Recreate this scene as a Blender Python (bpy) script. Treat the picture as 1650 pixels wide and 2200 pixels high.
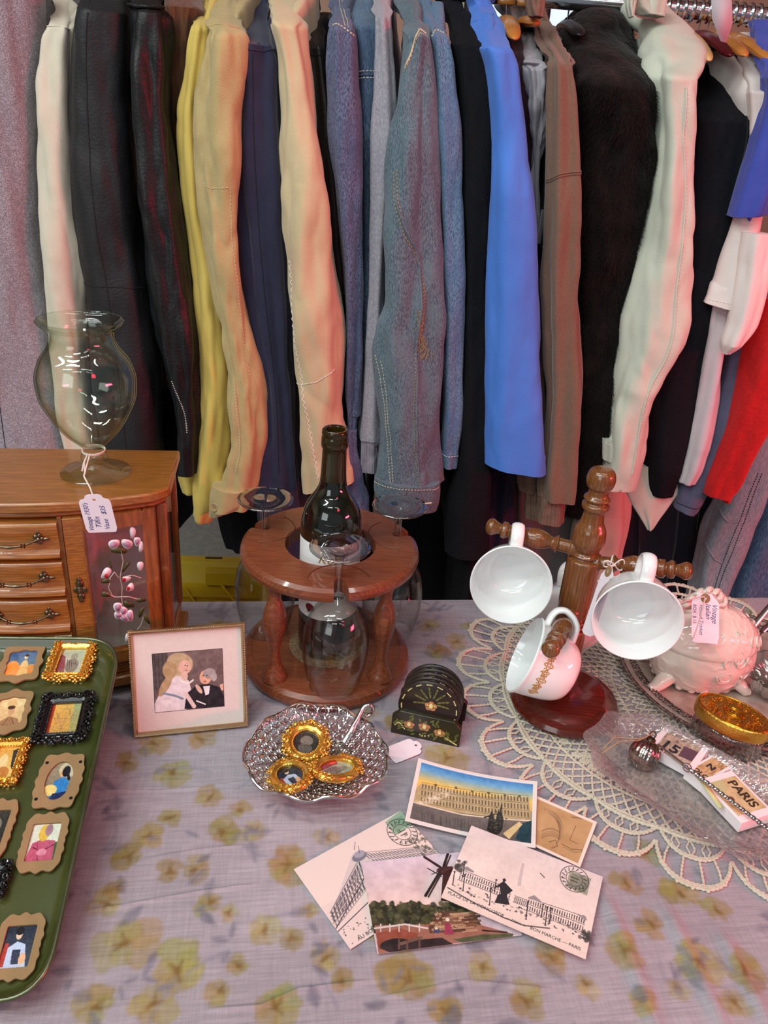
import bpy, bmesh, math, random
import numpy as np
from mathutils import Vector, Matrix

# ------------------------------------------------------------------ scene
sc = bpy.context.scene
for o in list(bpy.data.objects): bpy.data.objects.remove(o)
COL = sc.collection
PI = math.pi; TAU = 2*PI
rnd = random.Random(7)
rng = np.random.default_rng(11)

# camera : 27 mm on a 36 mm high frame, pitched down 26.5 deg, rolled 4.4 deg
FPX = 1650.0; PITCH = math.radians(26.5); ROLL = math.radians(4.4); EYE = 1.38; TZ = 0.75
_F = np.array([0, math.cos(PITCH), -math.sin(PITCH)])
_U0 = np.array([0, math.sin(PITCH), math.cos(PITCH)]); _R0 = np.array([1., 0, 0])
_R = _R0*math.cos(ROLL)+_U0*math.sin(ROLL); _U = _U0*math.cos(ROLL)-_R0*math.sin(ROLL)
CAM = np.array([0, 0, EYE])
cd = bpy.data.cameras.new('camera'); cam = bpy.data.objects.new('camera', cd); COL.objects.link(cam)
cd.sensor_fit = 'VERTICAL'; cd.sensor_height = 36.0; cd.lens = 36*FPX/2200; cd.clip_start = .02
M = Matrix(((_R[0], _U[0], -_F[0], 0), (_R[1], _U[1], -_F[1], 0), (_R[2], _U[2], -_F[2], EYE), (0, 0, 0, 1)))
cam.matrix_world = M
sc.camera = cam
sc.view_settings.view_transform = 'Standard'; sc.view_settings.look = 'None'
sc.view_settings.gamma = 1; sc.view_settings.use_curve_mapping = False
sc.view_settings.exposure = 0.0

# world: soft grey ambient fill, added through the side left open behind the camera
w = bpy.data.worlds.new('world'); sc.world = w; w.use_nodes = True
w.node_tree.nodes['Background'].inputs[0].default_value = (.80, .88, 1, 1)
w.node_tree.nodes['Background'].inputs[1].default_value = .24

def area(name, loc, target, sx, sy, power, col):
    l = bpy.data.lights.new(name, 'AREA'); l.shape = 'RECTANGLE'; l.size = sx; l.size_y = sy
    l.energy = power*.95; l.color = col
    o = bpy.data.objects.new(name, l); COL.objects.link(o); o.location = loc
    d = Vector(target)-Vector(loc); o.rotation_euler = d.to_track_quat('-Z', 'Y').to_euler()
    return o
# rows of fluorescent tubes in the ceiling (the short white dashes seen in every glass)
for (x, y, e) in [(-2.2, -.3, 74), (-1.5, -1.2, 74), (-.8, -.5, 66), (-.3, -1.9, 44), (.6, -.9, 26), (1.4, -1.7, 12), (-1.1, .35, 54), (.5, .2, 24)]:
    area('ceiling_tube_lamp', (x, y, 3.0), (x, y, 0), 1.15, .07, e*.30, (.90, 1.0, .97))
area('soft_fill_lamp', (-1.6, -2.6, 2.1), (0, 1.1, .9), 1.6, 1.3, 22, (.90, 1, .98))  # added ambient fill from behind the camera on the left, unseen source
# the red neon lettering hanging in the shop front, right of the camera
area('neon_sign_lamp', (2.25, .0, 1.42), (.0, 1.25, 1.05), .7, .16, 43, (1.0, .045, .10))
area('neon_sign_lamp', (1.2, -.9, 2.2), (.2, .9, .8), .4, .12, 2.2, (1.0, .05, .09))

# ------------------------------------------------------------------ projection helpers (used to read positions off the photograph)
def ray(px, py): return _F+(px-825)/FPX*_R-(py-1100)/FPX*_U
def onz(px, py, z=TZ):
    v = ray(px, py); return CAM+v*((z-EYE)/v[2])
def ony(px, py, Y):
    v = ray(px, py); return CAM+v*(Y/v[1])
def ond(px, py, d): return CAM+ray(px, py)*d
def proj(P):
    v = np.array(P)-CAM; z = v@_F; return 825+FPX*(v@_R)/z, 1100-FPX*(v@_U)/z, z

# ------------------------------------------------------------------ value noise
def _h(ix, iy, iz, s):
    n = (ix*374761393+iy*668265263+iz*2147483647+s*974711) & 0xffffffff
    n = ((n ^ (n >> 13))*1274126177) & 0xffffffff
    n = ((n ^ (n >> 16))*2246822519) & 0xffffffff
    return ((n ^ (n >> 15)) & 0xffff)/32767.5-1
def vn(P, s=0):
    P = np.asarray(P, float); i = np.floor(P).astype(np.int64); f = P-i; f = f*f*(3-2*f)
    x, y, z = i[..., 0], i[..., 1], i[..., 2]; fx, fy, fz = f[..., 0], f[..., 1], f[..., 2]; r = 0
    for a in (0, 1):
        for b in (0, 1):
            for c in (0, 1):
                wt = (fx if a else 1-fx)*(fy if b else 1-fy)*(fz if c else 1-fz)
                r = r+wt*_h(x+a, y+b, z+c, s)
    return r
def fbm(P, s=0, o=3):
    r = 0; a = 1
    for k in range(o): r = r+a*vn(np.asarray(P)*(2**k), s+k*17); a *= .5
    return r

# ------------------------------------------------------------------ colour & materials
def lin(c):
    c = np.asarray(c, float)/255.
    return np.where(c <= .04045, c/12.92, ((c+.055)/1.055)**2.4)
def L4(c): r = lin(c); return (float(r[0]), float(r[1]), float(r[2]), 1)
def mat(name, a, b=None, ns=20, st=(1, 1, 1), rough=.6, metal=0, bump=0, bs=None, bst=None, sheen=0, coat=0,
        trans=0, ior=1.45, contrast=.25, detail=4, vcol=False, wave=None, spec=.5, sss=0, a2=None, ns2=6, bdist=.002, warp=0, aniso=0):
    m = bpy.data.materials.new(name); m.use_nodes = True; nt = m.node_tree; N = nt.nodes; Lk = nt.links
    bs_ = N['Principled BSDF']; tc = N.new('ShaderNodeTexCoord')
    bs_.inputs['Roughness'].default_value = rough; bs_.inputs['Metallic'].default_value = metal
    bs_.inputs['Specular IOR Level'].default_value = spec; bs_.inputs['IOR'].default_value = ior
    bs_.inputs['Transmission Weight'].default_value = trans
    bs_.inputs['Sheen Weight'].default_value = sheen; bs_.inputs['Sheen Roughness'].default_value = .4
    bs_.inputs['Coat Weight'].default_value = coat; bs_.inputs['Coat Roughness'].default_value = .06
    if sss: bs_.inputs['Subsurface Weight'].default_value = sss; bs_.inputs['Subsurface Scale'].default_value = .01
    def mapped(s):
        mp = N.new('ShaderNodeMapping'); mp.inputs['Scale'].default_value = s; Lk.new(tc.outputs['Object'], mp.inputs[0]); return mp.outputs[0]
    def noise_(scale, s, d=4, ds=0):
        n = N.new('ShaderNodeTexNoise'); n.inputs['Scale'].default_value = scale; n.inputs['Detail'].default_value = d
        n.inputs['Distortion'].default_value = ds
        Lk.new(mapped(s), n.inputs['Vector']); return n.outputs['Fac']
    def mix(fac, c1, c2):
        x = N.new('ShaderNodeMix'); x.data_type = 'RGBA'; Lk.new(fac, x.inputs[0])
        for c, i in ((c1, 6), (c2, 7)):
            if isinstance(c, tuple): x.inputs[i].default_value = c
            else: Lk.new(c, x.inputs[i])
        return x.outputs[2]
    def ramp(fac, lo, hi):
        r = N.new('ShaderNodeMapRange'); r.inputs[1].default_value = lo; r.inputs[2].default_value = hi; Lk.new(fac, r.inputs[0]); return r.outputs[0]
    if vcol:
        at = N.new('ShaderNodeAttribute'); at.attribute_name = 'Col'; colr = at.outputs['Color']
        if b is not None: colr = mix(ramp(noise_(ns, st, detail), .5-contrast, .5+contrast+.35), colr, L4(b))
        Lk.new(colr, bs_.inputs['Base Color'])
    else:
        colr = L4(a); bs_.inputs['Base Color'].default_value = colr
        if b is not None:
            if wave:
                wv = N.new('ShaderNodeTexWave'); wv.wave_type = 'BANDS'; wv.bands_direction = wave[0]; wv.inputs['Scale'].default_value = wave[1]
                wv.inputs['Distortion'].default_value = wave[2]; wv.inputs['Detail'].default_value = 3; wv.inputs['Detail Scale'].default_value = wave[3] if len(wave) > 3 else 1
                Lk.new(mapped(st), wv.inputs['Vector'])
                colr = mix(wv.outputs['Fac'], L4(a), L4(b))
                g = noise_(ns*8, tuple(q*1. for q in st), 6); colr2 = mix(ramp(g, .35, .75), colr, L4(tuple(x*.80 for x in a)))
                colr = colr2
            else:
                colr = mix(ramp(noise_(ns, st, detail, warp), .5-contrast, .5+contrast), L4(a), L4(b))
        if a2 is not None: colr = mix(ramp(noise_(ns2, (1, 1, 1), 3), .45, .75), colr, L4(a2))
        if not isinstance(colr, tuple): Lk.new(colr, bs_.inputs['Base Color'])
    if bump:
        bp = N.new('ShaderNodeBump'); bp.inputs['Strength'].default_value = bump; bp.inputs['Distance'].default_value = bdist
        Lk.new(noise_(bs or ns, bst or st, 3), bp.inputs['Height']); Lk.new(bp.outputs[0], bs_.inputs['Normal'])
        if coat: pass
    return m

# ------------------------------------------------------------------ mesh builder
class MB:
    def __init__(s): s.v = []; s.f = []; s.n = 0; s.c = None
    def add(s, V, F, M=None):
        V = np.asarray(V, float).reshape(-1, 3)
        if M is not None:
            A = np.array(M); V = V@A[:3, :3].T+A[:3, 3]
        s.v.append(V); n = s.n
        s.f.extend([tuple(i+n for i in q) for q in F]); s.n += len(V); return s
    def grid(s, P, closeu=False, closev=False, M=None, capu=False):
        # P : (rows, cols, 3)
        P = np.asarray(P, float); R_, C_ = P.shape[:2]; F = []
        for i in range(R_ if closeu else R_-1):
            a = i*C_; b = ((i+1) % R_)*C_
            for j in range(C_ if closev else C_-1):
                k = (j+1) % C_; F.append((a+j, a+k, b+k, b+j))
        if capu: F.append(tuple(range(C_))[::-1]); F.append(tuple(range((R_-1)*C_, R_*C_)))
        return s.add(P, F, M)
    def lathe(s, prof, n=48, M=None, sx=1, sy=1, close=False):
        prof = np.array(prof, float); t = np.arange(n)/n*TAU
        P = np.stack([prof[:, 0][:, None]*np.cos(t)*sx, prof[:, 0][:, None]*np.sin(t)*sy, np.repeat(prof[:, 1][:, None], n, 1)], -1)
        return s.grid(P[::-1], closeu=close, closev=True, M=M)
    def tube(s, pts, r, n=8, closed=False, M=None, caps=True, flat=1.0, up=None):
        pts = np.asarray(pts, float); m = len(pts); r = np.broadcast_to(np.asarray(r, float), (m,))
        T = (np.roll(pts, -1, 0)-np.roll(pts, 1, 0)) if closed else np.gradient(pts, axis=0)
        T = T/(np.linalg.norm(T, axis=1, keepdims=True)+1e-12)
        up = np.array([0, 0, 1.]) if up is None else np.asarray(up, float)
        if abs(np.mean(np.abs(T@up))) > .93: up = np.array([0, 1., .1])
        A = np.cross(T, up); bad = np.linalg.norm(A, axis=1) < 1e-3; A[bad] = np.cross(T[bad], up+np.array([.3, .2, .1])); A /= np.linalg.norm(A, axis=1, keepdims=True)
        B = np.cross(T, A); t = np.arange(n)/n*TAU
        P = pts[:, None]+r[:, None, None]*(np.cos(t)[None, :, None]*A[:, None]+flat*np.sin(t)[None, :, None]*B[:, None])
        return s.grid(P, closeu=closed, closev=True, M=M, capu=caps and not closed)
    def box(s, c, d, M=None):
        x, y, z = c; a, b, e = [q/2 for q in d]
        V = [(x+i*a, y+j*b, z+k*e) for k in (-1, 1) for j in (-1, 1) for i in (-1, 1)]
        return s.add(V, [(0, 2, 3, 1), (4, 5, 7, 6), (0, 1, 5, 4), (2, 6, 7, 3), (0, 4, 6, 2), (1, 3, 7, 5)], M)
    def prism(s, poly, z0, z1, M=None):
        n = len(poly); V = [(x, y, z0) for x, y in poly]+[(x, y, z1) for x, y in poly]
        F = [tuple(range(n))[::-1], tuple(range(n, 2*n))]+[(i, (i+1) % n, n+(i+1) % n, n+i) for i in range(n)]
        return s.add(V, F, M)
    def ring(s, out, inn, z0, z1, M=None, ztop_in=None):
        # two outlines with the same count -> flat ring plate with thickness
        out = np.asarray(out, float); inn = np.asarray(inn, float); n = len(out); zi = z1 if ztop_in is None else ztop_in
        def lift(p, z): return np.c_[p, np.full(n, z)]
        P = np.stack([lift(out, z0), lift(out, z1), lift(inn, zi), lift(inn, z0)])
        return s.grid(P, closeu=True, closev=True, M=M)
    def ball(s, c, r, M=None, n=12, m=8):
        r = np.broadcast_to(np.asarray(r, float), (3,)); ph = np.linspace(0.02, PI-.02, m); t = np.arange(n)/n*TAU
        P = np.stack([np.sin(ph)[:, None]*np.cos(t)*r[0]+c[0], np.sin(ph)[:, None]*np.sin(t)*r[1]+c[1], np.repeat(np.cos(ph)[:, None], n, 1)*r[2]+c[2]], -1)
        return s.grid(P, closev=True, M=M, capu=True)
    def torus(s, R_, r, M=None, n=24, m=8, arc=TAU):
        t = np.linspace(0, arc, n, endpoint=arc < TAU-.01)
        return s.tube(np.stack([R_*np.cos(t), R_*np.sin(t), 0*t], -1), r, m, closed=arc >= TAU-.01, M=M)
    def build(s, name, m=None, parent=None, smooth=35, world=False, bevel=0, bseg=2, cols=None, fix=True):
        V = np.concatenate(s.v) if s.v else np.zeros((0, 3))
        if world and parent is not None:
            p = parent; off = np.zeros(3)
            while p is not None: off += np.array(p.location); p = p.parent
            V = V-off
        me = bpy.data.meshes.new(name)
        F = s.f; me.vertices.add(len(V)); me.vertices.foreach_set('co', V.ravel())
        ln = np.array([len(q) for q in F]); fl = np.concatenate([np.array(q) for q in F]) if len(set(ln)) > 1 else np.array(F).ravel()
        me.loops.add(int(ln.sum())); me.loops.foreach_set('vertex_index', fl.astype(np.int32))
        me.polygons.add(len(F)); me.polygons.foreach_set('loop_start', np.r_[0, np.cumsum(ln)[:-1]].astype(np.int32))
        me.polygons.foreach_set('loop_total', ln.astype(np.int32))
        me.update(calc_edges=True); me.validate()
        if cols is not None:
            ca = me.color_attributes.new('Col', 'FLOAT_COLOR', 'POINT')
            ca.data.foreach_set('color', np.c_[lin(np.clip(cols, 0, 255)), np.ones(len(cols))].astype(np.float32).ravel())
        if fix and len(F) < 60000:
            bm = bmesh.new(); bm.from_mesh(me); bmesh.ops.recalc_face_normals(bm, faces=bm.faces); bm.to_mesh(me); bm.free()
        if smooth:
            me.shade_smooth(); me.set_sharp_from_angle(angle=math.radians(smooth))
        if m: me.materials.append(m)
        o = bpy.data.objects.new(name, me); COL.objects.link(o)
        if parent is not None: o.parent = parent
        if bevel:
            b = o.modifiers.new('b', 'BEVEL'); b.width = bevel; b.segments = bseg; b.limit_method = 'ANGLE'; b.angle_limit = math.radians(40)
        return o
def tag(o, label, cat, group=None, kind=None):
    o['label'] = label; o['category'] = cat
    if group: o['group'] = group
    if kind: o['kind'] = kind
    return o
def thing(name, label, cat, loc=(0, 0, 0), rz=0, group=None, R3=None):
    o = bpy.data.objects.new(name, None); COL.objects.link(o); o.empty_display_size = .02
    o.location = loc; o.rotation_euler = (0, 0, rz)
    if R3 is not None: o.rotation_euler = Matrix(R3).to_euler()
    return tag(o, label, cat, group)
def struct(o): o['kind'] = 'structure'; return o
def T(x, y, z): return Matrix.Translation((x, y, z))
def RX(a): return Matrix.Rotation(a, 4, 'X')
def RY(a): return Matrix.Rotation(a, 4, 'Y')
def RZ(a): return Matrix.Rotation(a, 4, 'Z')
def SC(x, y, z): return Matrix.Diagonal((x, y, z, 1))
def frame_m(o, x, y, z=None):
    x = Vector(x).normalized(); y = Vector(y); z = x.cross(y).normalized(); y = z.cross(x)
    return Matrix(((x[0], y[0], z[0], o[0]), (x[1], y[1], z[1], o[1]), (x[2], y[2], z[2], o[2]), (0, 0, 0, 1)))
def lettering(body, size, M_, m, parent, name='lettering', shear=0, align='LEFT', ext=.00008, sx=1, bold=0):
    cu = bpy.data.curves.new(name, 'FONT'); cu.body = body; cu.size = size; cu.shear = shear; cu.align_x = align; cu.extrude = ext; cu.offset = bold
    cu.resolution_u = 3; cu.space_line = .9
    o = bpy.data.objects.new('tmp', cu); COL.objects.link(o); dg = bpy.context.evaluated_depsgraph_get(); dg.update()
    me = bpy.data.meshes.new_from_object(o.evaluated_get(dg)); bpy.data.objects.remove(o); me.name = name
    me.transform(M_@SC(sx, 1, 1)); me.materials.clear(); me.materials.append(m)
    q = bpy.data.objects.new(name, me); COL.objects.link(q); q.parent = parent; return q

# ------------------------------------------------------------------ printed pictures: colours rasterised into a fine mesh
class Cv:
    def __init__(s, W, H, bg=(230, 220, 210), k=1.6):
        W, H = int(W*k), int(H*k)
        s.W = W; s.H = H; s.a = np.zeros((H, W, 3))+np.array(bg, float); s.asp = W/H
        s.Y, s.X = np.mgrid[0:H, 0:W]; s.X = (s.X+.5)/W; s.Y = (s.Y+.5)/H
    def put(s, m, col, a=1):
        m = np.clip(m*a, 0, 1)[..., None]; s.a = s.a*(1-m)+np.array(col, float)*m
    def grad(s, y0, y1, c0, c1, x0=0, x1=1):
        t = np.clip((s.Y-y0)/(y1-y0), 0, 1)[..., None]; k = ((s.Y >= y0) & (s.Y <= y1) & (s.X >= x0) & (s.X <= x1))[..., None]
        s.a = np.where(k, np.array(c0)*(1-t)+np.array(c1)*t, s.a)
    def poly(s, pts, col, a=1):
        m = np.zeros(s.X.shape, bool); n = len(pts)
        for i in range(n):
            x1, y1 = pts[i]; x2, y2 = pts[(i+1) % n]
            if y1 == y2: continue
            c = ((y1 > s.Y) != (y2 > s.Y)) & (s.X < (x2-x1)*(s.Y-y1)/(y2-y1)+x1); m ^= c
        s.put(m.astype(float), col, a)
    def ell(s, cx, cy, rx, ry, col, a=1, rot=0, soft=.12):
        dx = (s.X-cx); dy = (s.Y-cy)/s.asp; c, n = math.cos(rot), math.sin(rot); u = (dx*c+dy*n)/rx; v = (-dx*n+dy*c)/(ry/s.asp)
        d = np.sqrt(u*u+v*v); s.put(np.clip((1-d)/soft+.5, 0, 1), col, a)
    def ringe(s, cx, cy, r, w, col, a=1):
        d = np.hypot(s.X-cx, (s.Y-cy)/s.asp); s.put(np.clip(1-np.abs(d-r)/w, 0, 1), col, a)
    def line(s, pts, w, col, a=1):
        best = np.full(s.X.shape, 9.)
        for (x1, y1), (x2, y2) in zip(pts[:-1], pts[1:]):
            ax, ay, bx, by = x1, y1/s.asp, x2, y2/s.asp; px, py = s.X-ax, s.Y/s.asp-ay; dx, dy = bx-ax, by-ay
            t = np.clip((px*dx+py*dy)/(dx*dx+dy*dy+1e-9), 0, 1); best = np.minimum(best, np.hypot(px-t*dx, py-t*dy))
        s.put(np.clip((w-best)/(.5/s.W)+.5, 0, 1), col, a)
    def nz(s, amp, sc_, seed=0, mask=None, o=3):
        n = fbm(np.stack([s.X*sc_, s.Y*sc_/s.asp, 0*s.X], -1), seed, o)[..., None]*amp
        s.a = s.a+(n if mask is None else n*mask[..., None])
    def blobs(s, n, box_, r, cols, seed=0, a=.8):
        q = random.Random(seed)
        for i in range(n):
            rr = r*q.uniform(.5, 1.3); s.ell(q.uniform(box_[0], box_[2]), q.uniform(box_[1], box_[3]), rr, rr*s.asp*q.uniform(.5, 1), q.choice(cols), a, q.uniform(0, 3), .6)
def picture(cv, w_, h_, name, m, parent, M_=None, thick=.0004, curl=None, paper=(225, 215, 205), mask=None, z0=0):
    W, H = cv.W, cv.H
    x = np.linspace(-w_/2, w_/2, W); y = np.linspace(h_/2, -h_/2, H); X, Y = np.meshgrid(x, y)
    Z = np.full(X.shape, z0+thick)+(curl(X/w_*2, Y/h_*2) if curl else 0)
    if mask: X, Y = mask(X, Y)
    b = MB(); b.grid(np.stack([X, Y, Z], -1), M=M_)
    b.grid(np.stack([X, Y, Z-thick], -1)[::max(1, H//12), ::max(1, W//12)] if False else np.stack([X, Y, Z-thick], -1), M=M_)
    n = W*H
    ed = [j for j in range(W)]+[i*W+W-1 for i in range(1, H)]+[(H-1)*W+j for j in range(W-2, -1, -1)]+[i*W for i in range(H-2, 0, -1)]
    b.f.extend([(ed[i], ed[(i+1) % len(ed)], n+ed[(i+1) % len(ed)], n+ed[i]) for i in range(len(ed))])
    cols = np.concatenate([cv.a.reshape(-1, 3), np.tile(np.array(paper, float), (n, 1))])
    return b.build(name, m, parent, cols=cols, smooth=30, fix=False)
# ================================================================== SETTING
floor_m = mat('speckled_floor', (188, 200, 200), (168, 182, 184), ns=90, rough=.35, a2=(205, 212, 212), ns2=40)
wall_m = mat('cream_wall', (222, 208, 180), (214, 200, 172), ns=6, rough=.8)
ceil_m = mat('ceiling_white', (225, 225, 222), (215, 216, 214), ns=4, rough=.9)
def plane_obj(name, c, d, m): return struct(MB().box(c, d).build(name, m, smooth=0))
plane_obj('floor', (0, .6, -.03), (8, 7.4, .06), floor_m)
plane_obj('wall_back', (0, 4.25, 1.6), (8, .1, 3.3), wall_m)
plane_obj('wall_left', (-4.05, .6, 1.6), (.1, 7.4, 3.3), wall_m)
plane_obj('wall_right', (4.05, .6, 1.6), (.1, 7.4, 3.3), wall_m)
plane_obj('ceiling', (0, .6, 3.2), (8, 7.4, .06), ceil_m)
plane_obj('baseboard_back', (0, 4.18, .06), (8, .02, .12), mat('baseboard_vinyl', (70, 66, 62), rough=.5))
# window in the back wall (bright sliver beyond the rack, top right)
wf = mat('window_frame_paint', (60, 62, 66), rough=.4); wg = bpy.data.materials.new('window_daylight'); wg.use_nodes = True
nn = wg.node_tree.nodes; nn['Principled BSDF'].inputs['Emission Color'].default_value = (.62, .85, 1, 1); nn['Principled BSDF'].inputs['Emission Strength'].default_value = 1.0
wp = ony(1190, -60, 4.1)
wb = MB(); wx, wz = float(wp[0]), float(wp[2])-.05
for dx in (-.36, -.18, 0, .18, .36): wb.box((wx+dx, 4.16, wz), (.03, .05, 1.0))
for dz in (-.5, -.17, .17, .5): wb.box((wx, 4.15, wz+dz), (.78, .05, .03))
wo = struct(wb.build('window_1', wf, smooth=0)); MB().box((wx, 4.185, wz), (.74, .01, .98)).build('window_pane', wg, wo, smooth=0)

# ================================================================== RAILS
chrome = mat('chrome', (205, 208, 212), rough=.14, metal=1)
dark_metal = mat('dark_metal', (30, 30, 33), rough=.4, metal=.8)
RY_ = 1.50
RZ_ = 1.585
rack = thing('clothes_rack', 'chrome clothes rack rail carrying the long row of shirts, jackets and coats', 'clothes rack', (0, RY_, 0))
b = MB(); b.tube([(-1.35, 0, RZ_), (1.25, 0, RZ_)], .0125, 14)
b.build('rail', chrome, rack)
b = MB()
for k in range(64):
    x = 1.22-k*.0135; b.torus(.0145, .0032, T(x, 0, RZ_)@RY(PI/2), n=14, m=6)
b.build('ribbed_sleeve', chrome, rack)
for x in (-1.34, 1.24):
    MB().tube([(x, 0, .06), (x, 0, RZ_)], .014, 12).build('upright', chrome, rack)
    MB().tube([(x, -.26, .05), (x, .26, .05)], .014, 10).build('foot', chrome, rack)
lr = thing('low_clothes_rail', 'low dark rail behind the rack on which trousers and skirts hang', 'clothes rail', (0, 1.78, 0))
MB().tube([(-.05, 0, .93), (1.45, 0, .93)], .012, 12).build('rail', dark_metal, lr)
for x in (-.04, 1.44): MB().tube([(x, 0, .0), (x, 0, .93)], .012, 10).build('upright', dark_metal, lr)

# ================================================================== GARMENTS
def pinterp(x, xp, fp):
    xp = np.array(xp, float); fp = np.array(fp, float); d = np.diff(fp)/np.diff(xp); m = np.zeros_like(fp)
    m[1:-1] = np.where(d[:-1]*d[1:] > 0, 2*d[:-1]*d[1:]/(d[:-1]+d[1:]+1e-12), 0); m[0] = d[0]; m[-1] = d[-1]
    i = np.clip(np.searchsorted(xp, x)-1, 0, len(xp)-2); h = xp[i+1]-xp[i]; t = (x-xp[i])/h
    return (2*t**3-3*t**2+1)*fp[i]+(t**3-2*t**2+t)*h*m[i]+(-2*t**3+3*t**2)*fp[i+1]+(t**3-t**2)*h*m[i+1]
class Loft: pass
def loft(rows, Y, dep=.07, sh=None, k=.0024, n=170, m=84, A=.006, fz=3.5, fx=13, seed=0, folds=.0018, fn=5, A2=.0012, cut=None, pw=.85, edge=1.0):
    rows = sorted(rows); py = np.array([r[0] for r in rows], float); t = np.linspace(py[0], py[-1], n)
    xl = pinterp(t, py, [r[1] for r in rows]); xr = pinterp(t, py, [r[2] for r in rows]); P = np.zeros((n, m, 3)); th = np.arange(m)/m*TAU
    L = Loft(); L.t = t; L.m = m
    for i in range(n):
        yc = Y+dep/2
        if sh is not None and t[i] < sh: yc += min(.22, (sh-t[i])*k)
        c = ony((xl[i]+xr[i])/2, t[i], yc); dz = (c-CAM)@_F; hx = (xr[i]-xl[i])/2*dz/FPX
        cx = np.cos(th); sx = np.sin(th); px = np.sign(cx)*np.abs(cx)**pw; py_ = np.sign(sx)*np.abs(sx)**pw
        P[i, :, 0] = c[0]+hx*px; P[i, :, 1] = yc-np.minimum(dep/2, max(hx*1.4, .012))*py_; P[i, :, 2] = c[2]
    C = P.mean(1, keepdims=True); D = P-C; D[..., 2] = 0; D /= np.linalg.norm(D, axis=2, keepdims=True)+1e-9
    Q = np.stack([P[..., 0]*fx, P[..., 1]*fx, P[..., 2]*fz+P[..., 0]*fz*.6], -1)
    d = 1.5*A*fbm(Q+seed*3.1, seed, 3)+A*.55*(np.abs(fbm(Q*np.array([1.8, 1.8, 2.4])+7, seed+2, 2))-.35)
    Q = np.stack([P[..., 0]*60, P[..., 1]*60, P[..., 2]*22], -1); d += A2*fbm(Q, seed+5, 2)
    if folds:
        ph = fbm(np.stack([C[..., 2]*1.6, C[..., 2]*0+seed, C[..., 2]*0], -1), seed+9, 2)
        d += folds*np.sin(fn*th[None]+ph*2.2+seed)
    en = np.linspace(0, 1, n)[:, None]
    P += D*(d*edge)[..., None]
    if cut is not None:  # slanted hem : lower the bottom rows sideways
        wgt = np.clip((en-.72)/.28, 0, 1)**1.3; c0 = P[:, :, 0]-C[..., 0]; P[:, :, 2] += wgt*c0*cut
    L.P = P; L.rows = (py, xl, xr)
    return L
def surf(L, py, s, off=.0012):
    i = np.clip(np.interp(py, L.t, np.arange(len(L.t))), 0, len(L.t)-1.001); th = math.acos(max(-1, min(1, s)))
    j = (th/TAU*L.m) % L.m; i0 = int(i); j0 = int(j); fi = i-i0; fj = j-j0; j1 = (j0+1) % L.m
    p = (L.P[i0, j0]*(1-fi)*(1-fj)+L.P[i0+1, j0]*fi*(1-fj)+L.P[i0, j1]*(1-fi)*fj+L.P[i0+1, j1]*fi*fj)
    c = L.P[i0].mean(0); q = p-c; q[2] = 0; q /= np.linalg.norm(q)+1e-9; q = q*.5+np.array([0, -.5, 0]); return p+q*off
def lmesh(L, hem=True):
    P = L.P; b = MB()
    if hem:
        C = P[-1].mean(0); ins = [P]
        r1 = C+(P[-1]-C)*.93; r1 = r1+np.array([0, 0, -.001]); r2 = C+(P[-1]-C)*.90+np.array([0, 0, .03]); r3 = C+(P[-1]-C)*.5+np.array([0, 0, .05])
        P = np.concatenate([P, [r1, r2, r3]])
    b.grid(P[::-1], closev=True, capu=True); return b
def resample(pts, step):
    pts = np.asarray(pts, float); d = np.r_[0, np.cumsum(np.linalg.norm(np.diff(pts, axis=0), axis=1))]; s = np.arange(0, d[-1], step)
    return np.stack([np.interp(s, d, pts[:, k]) for k in range(3)], -1)
def sline(L, path, n=60, off=.0012):
    path = np.array(path, float); u = np.linspace(0, len(path)-1, n); a = np.interp(u, range(len(path)), path[:, 0]); s = np.interp(u, range(len(path)), path[:, 1])
    return np.array([surf(L, x, y, off) for x, y in zip(a, s)])
def seam(L, path, m, par, r=.0009, name='seam', n=60, off=.0002):
    MB().tube(sline(L, path, n, off), r, 6, flat=1).build(name, m, par, world=True)
def stitch(L, path, m, par, r=.00055, ln=.0032, gap=.0026, name='stitching', off=.0006, zig=0, n=120):
    pts = resample(sline(L, path, n, off), .0008); b = MB(); st = max(1, int((ln+gap)/.0008)); k = 0; sg = 1
    for i in range(0, len(pts)-int(ln/.0008)-1, st):
        seg = pts[i:i+int(ln/.0008)+1].copy()
        if zig: seg[:, 0] += np.linspace(-zig, zig, len(seg))*sg; sg = -sg
        b.tube(seg, r, 5)
    if b.n: b.build(name, m, par, world=True)
def body_mesh(XF, zsh, Yf, zhem, hx=.022, rail_z=None, seed=0, lean=0, Yb=.44, fold=.006):
    yc = Yf+Yb/2; zt = zsh+.075; n = 90; m = 72; th = np.arange(m)/m*TAU; P = np.zeros((n, m, 3))
    zz = np.r_[np.linspace(zt, zsh, 24), np.linspace(zsh, zhem, n-24+1)[1:]]
    for i, z in enumerate(zz):
        u = max(0, (z-zsh)/(zt-zsh)); hy = Yb/2*(1-u)**.75+.05*u if u > 0 else Yb/2*(1+.04*min(1, (zsh-z)*2))
        h = hx*(1-.35*u)
        cx = np.cos(th); sx = np.sin(th)
        P[i, :, 0] = XF(z)+h*np.sign(cx)*np.abs(cx)**.7; P[i, :, 1] = yc-hy*np.sign(sx)*np.abs(sx)**.8; P[i, :, 2] = z
    Q = np.stack([P[..., 0]*9, P[..., 1]*16, P[..., 2]*3], -1); d = fold*fbm(Q+seed, seed+3, 3)
    P[..., 0] += np.sign(np.cos(th))*np.abs(np.cos(th))**.5*d+.012*fbm(np.stack([P[..., 1]*4, P[..., 2]*1.5, P[..., 0]*0+seed], -1), seed, 2)
    return MB().grid(P[::-1], closev=True, capu=True)
GA = {}
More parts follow.
